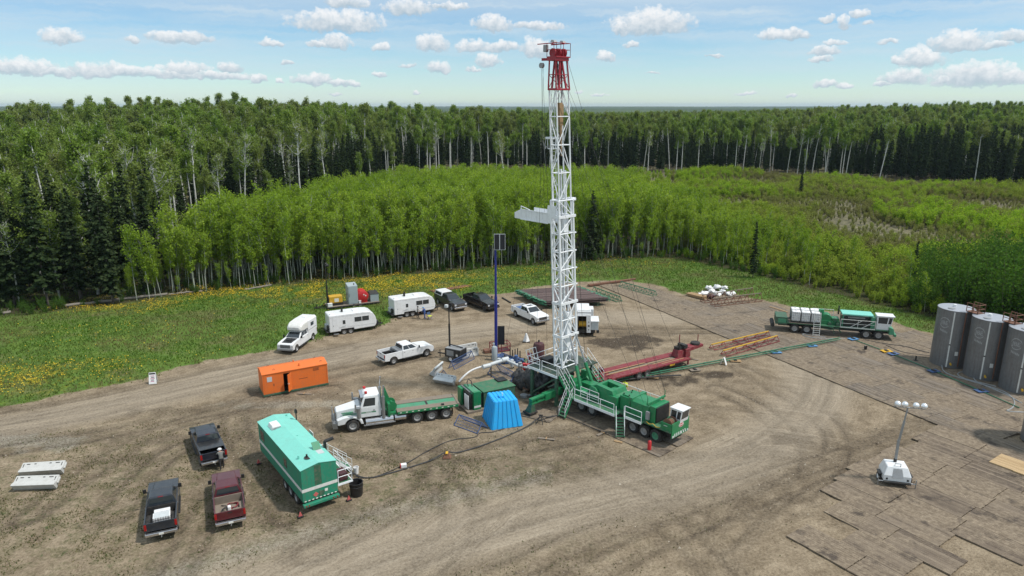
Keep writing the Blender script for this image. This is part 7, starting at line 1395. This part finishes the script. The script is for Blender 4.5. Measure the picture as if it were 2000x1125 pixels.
bx('white_door', 'plastic_white', gu, -.42, -.36, .35, 1.25, .25, 1.6, .01); bx('stripe', 'ink_white', gu, .02, .73, -.012, .0, .42, .62, .002); bx('inside', 'frame_black', gu, -.3, 1.05, .3, 2.3, .25, 1.7, 0); MB().path([(.2, 1.6, 2.0), (.1, 1.7, 2.4), (.35, 1.9, 2.65), (.6, 1.8, 2.4), (.6, 1.6, 1.9)], .05, 6).build('hose_loop', M['hose'], gu, smooth=True); cylp('top_roller', 'steel', gu, (-.2, .4, 1.95), (-.2, 2.3, 1.95), .07); bx('top_hatch', 'black', gu, 3.4, 4.4, 1.5, 2.4, 1.81, 1.95, .02)
defm('mesh_blue', (.05, .10, .24), .5, dirt=.25)
def wframe(lab, pa_, pb_, h, wd, m='mesh_blue', z=.02, nm='mesh_cover'):
    p0, p1 = G(*pa_), G(*pb_); d = p1-p0; ln = d.length; t = thing(nm, lab, 'mesh cover', (p0.x, p0.y, z), math.atan2(d.y, d.x), 'blue mesh covers'); b = MB(); k = max(3, int(ln/.3))
    for i in range(k+1):
        x = ln*i/k; b.tube((x, -wd, .02), (x, 0, h), .009, 4); b.tube((x, wd, .02), (x, 0, h), .009, 4)
    for j in range(5): f = j/4; b.tube((0, -wd*(1-f), h*f+.02), (ln, -wd*(1-f), h*f+.02), .016, 4); b.tube((0, wd*(1-f), h*f+.02), (ln, wd*(1-f), h*f+.02), .016, 4)
    b.build('mesh', M[m], t); f_ = MB(); f_.bar((0, 0, h), (ln, 0, h), .06)
    for x in (0, ln): f_.bar((x, -wd, .03), (x, 0, h), .06); f_.bar((x, wd, .03), (x, 0, h), .06)
    for s in (-1, 1): f_.bar((0, s*wd, .03), (ln, s*wd, .03), .05)
    f_.build('frame', M[m], t); return t
wframe('blue mesh cover stretched in front of the grey light plant', (882, 721), (921, 700), .9, .4); wframe('blue mesh cover behind the green skid unit', (965, 728), (1006, 752), 1.3, .8); wframe('flattened blue mesh cover on the dirt left of the blue shelter', (897, 826), (942, 842), .8, .7); wframe('small blue mesh cover beside the pale tilted barrier', (866, 735), (876, 748), .7, .4); wframe('blue mesh cover leading from the solar pole towards the rig', (980, 697), (1020, 712), .5, .5)
def P3(px_, py_, z): g_ = G(px_, py_, z); return (g_.x, g_.y, z)
t = thing('vent_pipe', 'long white curved pipe ending near the dirt behind the deck truck', 'pipe', (0, 0, 0)); Q = smooth_line(np.array([P3(893, 750, .12), P3(905, 735, .6), P3(922, 722, 1.1), P3(945, 715, 1.35)]), 3); MB().path([tuple(q) for q in Q], .10, 10).build('white_pipe', M['plastic_white'], t, smooth=True); MB().path([P3(892, 751.5, .10), P3(896, 746.5, .25)], .115, 10).build('wooden_end', M['timber'], t)
bx_ = MB(); bx_.tube(P3(943, 717, 1.35), P3(958, 713, 1.4), .24, 14); bx_.build('pipe_coupling', M['light_grey'], t, smooth=True); sup = MB(); q = P3(959, 713, 1.4); sup.tube((q[0], q[1], 0), q, .06, 8); sup.build('support_post', M['frame_black'], t)
t = thing('separator', 'grey pipework and vessel between the solar pole and the rig floor', 'pipework', (0, 0, 0)); s_ = MB(); s_.tube(P3(958, 712, 1.4), P3(988, 702, 1.5), .2, 14); s_.tube(P3(980, 704, 1.5), P3(992, 701, 1.5), .28, 14); s_.tube(P3(990, 704, 1.45), P3(1012, 714, 1.3), .14, 10); s_.tube(P3(1010, 712, 1.3), P3(1035, 720, 1.2), .16, 10); s_.build('main_pipe', M['light_grey'], t, smooth=True)
q = P3(966, 703, 0); v_ = MB(); v_.lathe([(.05, 0), (.32, 0), (.32, 1.5), (.24, 1.62), (.05, 1.65)], q, 'z', 18); v_.build('vessel', M['cabinet_grey'], t, smooth=True)
for px_, py_, m in ((1000, 709, 'light_grey'), (1016, 714, 'grey_metal'), (1024, 716, 'signal_red'), (1031, 717, 'signal_red'), (975, 706, 'light_grey'), (1008, 700, 'steel_blue')): q = P3(px_, py_, 1.2); c = MB(); c.tube((q[0], q[1]-.1, q[2]-.35), (q[0], q[1]-.1, q[2]+.4), .2, 10); c.tube((q[0]-.35, q[1], q[2]), (q[0]+.35, q[1], q[2]), .17, 10); c.build('valve', M[m], t, smooth=True)
for px_, py_ in ((985, 712), (1003, 718), (1018, 722)): q = G(px_, py_); MB().tube((q.x, q.y, 0), (q.x, q.y, 1.2), .06, 6).build('support_post', M['frame_black'], t)
q = G(1002, 720); bx('skid', 'steel_blue', t, q.x-1.6, q.x+1.2, q.y+1.3, q.y+2.2, .05, .4)
t = thing('tarpaulin', 'dark tarpaulins bunched over pipes under the near corner of the rig floor', 'tarpaulin', (0, 0, 0))
for k, (px_, py_, z, r_) in enumerate(((1018, 738, .7, .8), (1030, 744, .8, .9), (1042, 746, 1.0, .9), (1052, 752, .9, .8), (1060, 744, 1.3, .8), (1025, 752, .4, .7))): q = P3(px_, py_, z); lump('fold', 'tarp', t, q, r_, 700+k, 1.1, .45)
hose([(1000,742,.3),(1020,752,.5),(1040,762,.4),(1052,764,.3)], .14, 'hose_grey', 'thick grey discharge pipe lying by the dark tarpaulins', 'pipe', name='discharge_pipe')
# small gear by the rig
q = G(1052, 716); t = thing('pressure_vessel', 'dark maroon upright vessel with a domed top behind the rig floor', 'vessel', (q.x, q.y, .02)); MB().lathe([(.05, .3), (.6, .3), (.62, 2.5), (.5, 2.75), (.15, 2.85), (.05, 2.9)], n=22).build('shell', M['maroon'], t, smooth=True); bx('skid', 'maroon', t, -1.3, .7, -.7, .7, 0, .3); bx('side_tank', 'trailer_red', t, -1.25, -.7, -.4, .4, .3, 1.5, .05); cylp('top_valve', 'frame_black', t, (0, 0, 2.85), (0, 0, 3.1), .1, 8)
q = G(1006, 703); t = thing('post_rack', 'black steel rack with upright posts on the dirt behind the blue pipework', 'rack', (q.x, q.y, .02), R(-20)); b = MB(); b.bar((-1, -.4, .12), (1, -.4, .12), .14); b.bar((-1, .4, .12), (1, .4, .12), .14); b.bar((-1.2, 0, .25), (1.2, 0, .25), .16)
for x in (-.6, -.3, .0, .3, .6): b.tube((x, 0, .2), (x, 0, 1.3+.15*math.sin(x*7)), .06, 6)
b.build('posts', M['frame_black'], t); bx('base', 'old_green', t, -1.3, 1.3, -.6, .6, 0, .06)
q = G(962, 690); t = thing('wire_basket', 'small dark red open steel basket behind the blue solar pole', 'basket', (q.x, q.y, .02), R(20)); b = MB()
for x in (0, 1.1, 2.2):
    for y in (0, 1.1): b.tube((x, y, 0), (x, y, 1.0), .05, 6)
for z in (.1, .55, 1.0): b.tube((0, 0, z), (2.2, 0, z), .04, 6); b.tube((0, 1.1, z), (2.2, 1.1, z), .04, 6); b.tube((0, 0, z), (0, 1.1, z), .04, 6); b.tube((2.2, 0, z), (2.2, 1.1, z), .04, 6)
b.build('frame', M['trailer_red'], t); bx('floor', 'maroon', t, 0, 2.2, 0, 1.1, .02, .08); bx('tool_box', 'rust', t, -.9, -.1, .1, .9, .02, .35)
q = G(1268, 880); t = thing('fire_extinguisher', 'red fire extinguisher standing on the mat by the rig front wheel', 'extinguisher', (q.x, q.y, .11)); MB().lathe([(.02, 0), (.16, 0), (.16, .72), (.1, .82), (.05, .85), (.02, .86)], n=16).build('cylinder', M['signal_red'], t, smooth=True); bx('valve', 'black', t, -.06, .06, -.05, .05, .85, .95); MB().path([(.05, 0, .9), (.2, 0, .8), (.2, 0, .3)], .02, 5).build('hose', M['black'], t)
q = G(1222, 758); t = thing('flag', 'small yellow rag hung on the far walkway rail of the rig', 'flag', P3(1221, 752, 2.35)); lump('cloth', 'hi_vis', t, (0, 0, 0), .22, 720, 1.2, .5)
# cables to the trailer
hose([(680,925,.4),(700,932,.05),(722,936),(760,926),(800,914),(845,900),(872,888,.35),(890,888,.1),(940,872),(985,855),(1030,835),(1056,822,.5),(1075,818,.1),(1110,806),(1180,812)], .055, 'hose', 'thick black cable snaking from the turquoise trailer to the rig', 'cable', z=.06, name='cable')
hose([(682,928,.35),(705,936,.05),(735,933),(790,909),(840,878),(885,858),(930,856),(936,845),(960,846),(985,838)], .035, 'hose', 'thin black cable running from the turquoise trailer past the blue shelter', 'cable', z=.05, name='cable'); hose([(678,930,.2),(690,942,.05),(700,950),(685,955)], .05, 'hose', 'short black cable end lying beside the black drum', 'cable', z=.06, name='cable')
hose([(1060,822),(1085,812),(1120,822),(1155,838),(1185,848)], .04, 'hose', 'black hose lying along the mats beside the rig wheels', 'hose', z=.13)
q = G(873, 893); t = thing('cable_stand', 'small rusty stand holding the black cable off the dirt', 'stand', (q.x, q.y, .02)); MB().hexa([(-.35, -.3, 0), (.35, -.3, 0), (.35, .3, 0), (-.35, .3, 0)], [(-.12, -.1, .38), (.12, -.1, .38), (.12, .1, .38), (-.12, .1, .38)]).build('body', M['rust'], t); bx('saddle', 'yellow', t, -.1, .1, -.2, .2, .36, .42)
q = G(1056, 826); t = thing('cable_stand', 'black tripod stand holding the cables up near the rig stairs', 'stand', (q.x, q.y, .02)); b = MB()
for k in range(5): b.tube((.55*math.cos(k*1.26), .55*math.sin(k*1.26), 0), (0, 0, .75), .035, 5)
b.build('legs_frame', M['frame_black'], t); cylp('saddle', 'black', t, (-.2, 0, .75), (.2, 0, .75), .07, 8)
q = G(788, 913); t = thing('junction_box', 'small white and red box on the black cable', 'box', (q.x, q.y, .02), .3); bx('case', 'plastic_white', t, -.2, .25, -.15, .15, .0, .3, .02); bx('side_plate', 'signal_red', t, -.26, -.2, -.15, .15, 0, .3, .01)
# fallen logs
def log(lab, pa_, pb_, r, z=.3):
    p0, p1 = G(*pa_), G(*pb_); n_ = 9; pts = [tuple(p0.lerp(p1, i/n_)+Vector((rnd.uniform(-.12, .12), rnd.uniform(-.12, .12), z+r*.3+.15*rnd.random()))) for i in range(n_+1)]; t = thing('fallen_log', lab, 'log', (0, 0, 0), 0, 'fallen logs at the forest edge'); r = r*.72; MB().path(pts, r, 7).build('stem', M['log_grey'], t, smooth=True); b = MB()
    for i in (3, 5, 7): q = Vector(pts[i]); b.tube(q, q+Vector((rnd.uniform(-.5, .5), .5, .5)), .05, 5, .02)
    b.build('branch_stubs', M['log_grey'], t)
log('long grey fallen log at the foot of the left spruces', (128, 604), (326, 580), .3); log('short grey log lying at the far left edge of the grass', (-20, 622), (22, 615), .3); log('thin grey log left of the young aspens', (330, 580), (395, 574), .2); log('grey log poking from the young aspens behind the flat trailer', (478, 571), (532, 562), .22)
# ---------------------------------------------------------------- white well service truck behind the mast
q = G(1126, 659); a = R(-4); wt = thing('wireline_truck', 'tall white service truck with a dark open rear, partly hidden by the mast', 'service truck', (q.x, q.y, .02), a)
bx('chassis', 'frame_black', wt, .1, 2.3, .3, 5.6, .5, .9); wb = MB(); wb.box(0, .12, .15, 4, .9, 3.3); wb.box(.12, 1.6, .15, 4, 3.2, 3.3); wb.box(.12, 1.6, 3, 4, .9, 3.2); wb.prismx([(.15, .8), (.15, 3.3), (1.4, 3.3), (1.4, .8)], 1.55, 1.72); wb.hexa([(1.25, .05, .6), (1.75, .05, .6), (1.75, .2, .6), (1.25, .2, .6)], [(1.15, .05, 2.9), (1.7, .05, 2.9), (1.7, .2, 2.9), (1.15, .2, 2.9)]); wb.hexa([(0, .05, 2.75), (1.72, .05, 2.75), (1.72, .2, 2.75), (0, .2, 2.75)], [(.1, .3, 3.5), (1.6, .3, 3.5), (1.6, .5, 3.5), (.1, .5, 3.5)]); wb.build('body', M['white_paint'], wt, bevel=.02)
bx('inside', 'interior', wt, .15, 1.5, 1.6, 2.9, .95, 3.1, 0); dw = MB(); dw.lathe([(.1, -.5), (.5, -.5), (.5, -.44), (.35, -.44), (.35, .44), (.5, .44), (.5, .5), (.1, .5)], (.75, .9, 1.5), 'x', 18); dw.build('wire_drum', M['yellow'], wt); ho = MB()
for z in (1.0, 1.5, 2.0): ho.tube((1.48, .035, z), (1.48, .052, z), .12 if z == 1.5 else .07, 12)
ho.build('panel_holes', M['frame_black'], wt); bx('side_box', 'light_grey', wt, 1.8, 2.7, .3, 2.4, .9, 2.0, .02); bx('side_box_lid', 'white_paint', wt, 1.76, 2.78, .2, 2.5, 2.0, 2.08, .02); bx('toolbox', 'frame_black', wt, 2.5, 2.8, .2, .6, .55, .9)
for y in (1.6, 2.8, 5.0):
    for x in (.35, 2.05): w_ = wheel(wt, x, y, .48, .34, side=1); w_.rotation_euler = (0, 0, R(90) if x < 1 else R(-90))
bx('cab', 'white_paint', wt, .15, 2.25, 4.1, 5.6, .9, 2.5, .06); bx('windscreen', 'glass', wt, .3, 2.1, 5.58, 5.62, 1.7, 2.35, .01)
# ---------------------------------------------------------------- people
def person(lab, p, rz, J, cols, hat=None, z=.02):
    t = thing('person', lab, 'person', (p.x, p.y, z), rz); keys = list(J); vi = {k: i for i, k in enumerate(keys)}
    E_ = [('pel', 'spi'), ('spi', 'che'), ('che', 'nek'), ('nek', 'hed'), ('hed', 'top'), ('hed', 'nose')]
    for s in 'lr': E_ += [('che', s+'sh'), (s+'sh', s+'el'), (s+'el', s+'wr'), (s+'wr', s+'pm'), ('pel', s+'hp'), (s+'hp', s+'kn'), (s+'kn', s+'an'), (s+'an', s+'to')]
    V = [Vector(J[k][:3]) for k in keys]; Rr = [J[k][3] for k in keys]; E2 = [(vi[a_], vi[b_]) for a_, b_ in E_]
    for s in 'lr':
        pm_, wr = Vector(J[s+'pm'][:3]), Vector(J[s+'wr'][:3]); dr = (pm_-wr).normalized(); sd = dr.cross(Vector((1, 0, 0)) if abs(dr.x) < .8 else Vector((0, 1, 0))).normalized()
        for k, (o_f, ln) in enumerate(((-.033, .075), (-.011, .085), (.011, .08), (.033, .062))):
            i0 = len(V); V += [pm_+sd*o_f+dr*ln*.5, pm_+sd*o_f*1.1+dr*ln+sd.cross(dr)*.02]; Rr += [.0095, .008]; E2 += [(vi[s+'pm'], i0), (i0, i0+1)]
        i0 = len(V); V += [wr+sd*.045+dr*.04, wr+sd*.06+dr*.08]; Rr += [.011, .009]; E2 += [(vi[s+'wr'], i0), (i0, i0+1)]
    me = bpy.data.meshes.new('body'); me.from_pydata([v[:] for v in V], E2, []); o = bpy.data.objects.new('body', me); COL.objects.link(o); sk = o.modifiers.new('skin', 'SKIN'); sk.use_smooth_shade = True
    for i, r_ in enumerate(Rr): me.skin_vertices[0].data[i].radius = (r_, r_)
    me.skin_vertices[0].data[vi['pel']].use_root = True; o.modifiers.new('sub', 'SUBSURF').levels = 1
    dg_ = bpy.context.evaluated_depsgraph_get(); m2 = bpy.data.meshes.new_from_object(o.evaluated_get(dg_)); bpy.data.objects.remove(o); m2.materials.clear()
    for c_ in cols: m2.materials.append(M[c_])
    zh = J['nek'][2]+.02; hp = J['pel'][2]; hands = [Vector(J[s+'pm'][:3]) for s in 'lr']
    for f in m2.polygons:
        c_ = f.center; f.use_smooth = True; f.material_index = 0 if (c_.z > zh or min((c_-h_).length for h_ in hands) < .12) else (3 if c_.z < .12 else 2 if c_.z < hp else 1)
    b = bpy.data.objects.new('body', m2); COL.objects.link(b); b.parent = t; hd = Vector(J['hed'][:3])
    if hat: MB().lathe([(.145, .0), (.14, .05), (.11, .10), (.02, .13)], (hd.x, hd.y, hd.z+.03), 'z', 14).build('hard_hat', M[hat], b, smooth=True); MB().lathe([(.10, .0), (.17, .005), (.17, .02), (.1, .02)], (hd.x, hd.y+.02, hd.z+.03), 'z', 14).build('hat_brim', M[hat], b)
    else: MB().lathe([(.115, -.02), (.112, .05), (.08, .09), (.02, .11)], (hd.x, hd.y-.015, hd.z+.02), 'z', 12).build('hair', M['dark_cloth'], b, smooth=True)
    for s in (-1, 1): MB().sphere((hd.x+s*.035, hd.y+.098, hd.z+.01), .012, 6).build('eye', M['ink_black'], b); MB().sphere((hd.x+s*.108, hd.y, hd.z-.005), .025, 6).build('ear', M['skin'], b)
    bx('mouth', 'tail_red', b, hd.x-.025, hd.x+.025, hd.y+.085, hd.y+.098, hd.z-.06, hd.z-.052, 0); return t
def pose(lean=.0, arms=((.30, .10, .95), (.28, .12, .93)), step=.12, seated=0):
    y = lambda z: lean*max(0, z-.95); J = {'pel': (0, 0, .97, .145), 'spi': (0, y(1.15), 1.15, .14), 'che': (0, y(1.36), 1.36-.1*lean, .155), 'nek': (0, y(1.52)+.01, 1.50-.15*lean, .062), 'hed': (0, y(1.66)+.03, 1.63-.2*lean, .098), 'top': (0, y(1.74)+.02, 1.72-.22*lean, .075), 'nose': (0, y(1.66)+.125, 1.61-.2*lean, .02)}
    for s, k, a_ in ((-1, 'l', arms[0]), (1, 'r', arms[1])):
        hx_, hy_, hz_ = a_; sy, sz = y(1.42), 1.43-.1*lean; w_ = Vector((s*hx_, hy_, hz_)); s0 = Vector((s*.19, sy, sz)); el = (s0+w_)*.5+Vector((s*.09, -.08, -.04)); d_ = (w_-el).normalized()
        J[k+'sh'] = (*s0, .075); J[k+'el'] = (*el, .052); J[k+'wr'] = (*w_, .036); J[k+'pm'] = (*(w_+d_*.075), .038)
        J[k+'hp'] = (s*.10, 0, .90, .105); J[k+'kn'] = (s*.12, s*step*.5+.03, .50, .07); J[k+'an'] = (s*.13, s*step, .09, .05); J[k+'to'] = (s*.14, s*step+.16, .05, .045)
    return J
p = G(816, 622); person('person in a grey shirt and dark trousers standing beside the trailer wheels', p, R(-80), pose(.05, ((.25, .22, 1.1), (.27, .12, .92))), ('skin', 'grey_cloth', 'dark_cloth', 'black'))
p = G(830, 624); person('person in blue coveralls bending slightly beside the trailer', p, R(60), pose(.28, ((.2, .35, 1.0), (.22, .33, .98)), .2), ('skin', 'coverall_blue', 'coverall_blue', 'black'), 'pale_blue')
p = G(838, 624); t = thing('chair', 'low folding chair with a yellow cloth beside the two people', 'chair', (p.x+.1, p.y+.1, .02), R(40)); b = MB()
for x in (-.25, .25):
    b.bar((x, -.25, 0), (x, .25, .5), .03); b.bar((x, .25, 0), (x, -.25, .5), .03); b.bar((x, .25, .5), (x, .35, .95), .03)
b.build('frame', M['steel_blue'], t); bx('seat', 'hi_vis', t, -.27, .27, -.26, .26, .44, .48); bx('backrest', 'steel_blue', t, -.27, .27, .28, .31, .6, .95)
tl = pk.matrix_basis @ Vector((-3.75, -.45, 0)); person('person in camouflage grey leaning over the tailgate of the navy pickup', tl, a1-R(90), pose(.42, ((.2, .48, 1.22), (.24, .45, 1.22)), .15), ('skin', 'grey_cloth', 'dark_cloth', 'black'), 'plastic_white')
# ---------------------------------------------------------------- odds and ends lying about
def at3(px_, py_, rz=0, nm='', lab='', cat='', z=.02): q = G(px_, py_); return thing(nm, lab, cat, (q.x, q.y, z), rz)
t = at3(1008, 748, .4, 'pipe_bundle', 'short steel pipes dropped behind the green skid unit', 'pipes')
for i in range(4): cylp('pipe', 'steel' if i % 2 else 'rust', t, (-1.2, i*.22, .08), (1.1+.2*i, i*.25, .08), .06, 8)
t = at3(1045, 772, -.7, 'pipe_offcut', 'rusty pipe leaning on blocks under the rig floor edge', 'pipe'); cylp('pipe', 'rust', t, (-1.6, 0, .35), (1.4, .3, .12), .09, 10); bx('block', 'old_wood', t, -1.4, -1.1, -.3, .3, 0, .26); bx('block', 'old_wood', t, 1.0, 1.3, -.2, .5, 0, .05)
t = at3(1023, 776, .3, 'slip_tool', 'small grey tubing tongs lying by the rig outrigger', 'tool'); MB().lathe([(.2, 0), (.38, 0), (.38, .25), (.2, .25)], (0, 0, .02), 'z', 16).build('jaw', M['grey_metal'], t); bx('arm', 'grey_metal', t, .3, 1.3, -.08, .08, .05, .2)
t = at3(858, 800, .2, 'chock', 'wooden wheel chock behind the green deck truck', 'chock'); MB().prism([(-.3, 0), (.3, 0), (.1, .28), (-.1, .28)], -.2, .2).build('wedge', M['timber'], t); bx('grip', 'old_wood', t, -.05, .05, -.22, .22, .28, .33)
t = at3(1690, 684, .5, 'bucket', 'dark bucket on the mats in front of the pump truck', 'bucket', .12); MB().lathe([(.02, 0), (.15, 0), (.19, .38), (.16, .38), (.13, .05), (.02, .04)], n=14).build('pail', M['black'], t, smooth=True); MB().path([(.18*math.cos(k*.3), 0, .36+.12*math.sin(k*.3)) for k in range(11)], .012, 4).build('handle', M['steel'], t)
t = at3(1788, 706, 0, 'valve_post', 'short dark post standing alone on the mats before the tanks', 'post', .12); cylp('post', 'frame_black', t, (0, 0, 0), (0, 0, .55), .08, 8); bx('foot', 'frame_black', t, -.2, .2, -.2, .2, 0, .05)
for px_, py_, lab in ((1178, 846, 'loose board beside the mats near the rig stairs'), (1068, 858, 'splintered board on the dirt below the rig'), (595, 770, 'broken board beside the orange shack'), (1352, 702, 'flat board under the red trailer leg')):
    t = at3(px_, py_, rnd.uniform(-.8, .8), 'loose_board', lab, 'board'); bx('plank', 'old_wood', t, -.8, .7, -.12, .12, 0, .06, .01); bx('cleat', 'timber', t, -.1, .0, -.2, .2, .06, .10, .005)
# ---------------------------------------------------------------- air
hz = MB().box(-17000, 17000, -400, 16800, -14, 75).build('haze', None)
hz.data.materials.clear(); hm = bpy.data.materials.new('air'); hm.use_nodes = True; n = hm.node_tree; n.nodes.remove(n.nodes['Principled BSDF'])
pv = n.nodes.new('ShaderNodeVolumePrincipled'); pv.inputs['Color'].default_value = (.62, .78, .95, 1); pv.inputs['Density'].default_value = .00006; pv.inputs['Anisotropy'].default_value = .2
L(n, pv.outputs[0], n.nodes['Material Output'].inputs['Volume']); hz.data.materials.append(hm); tag(hz, 'thin pale blue air fading the far hills', kind='stuff')
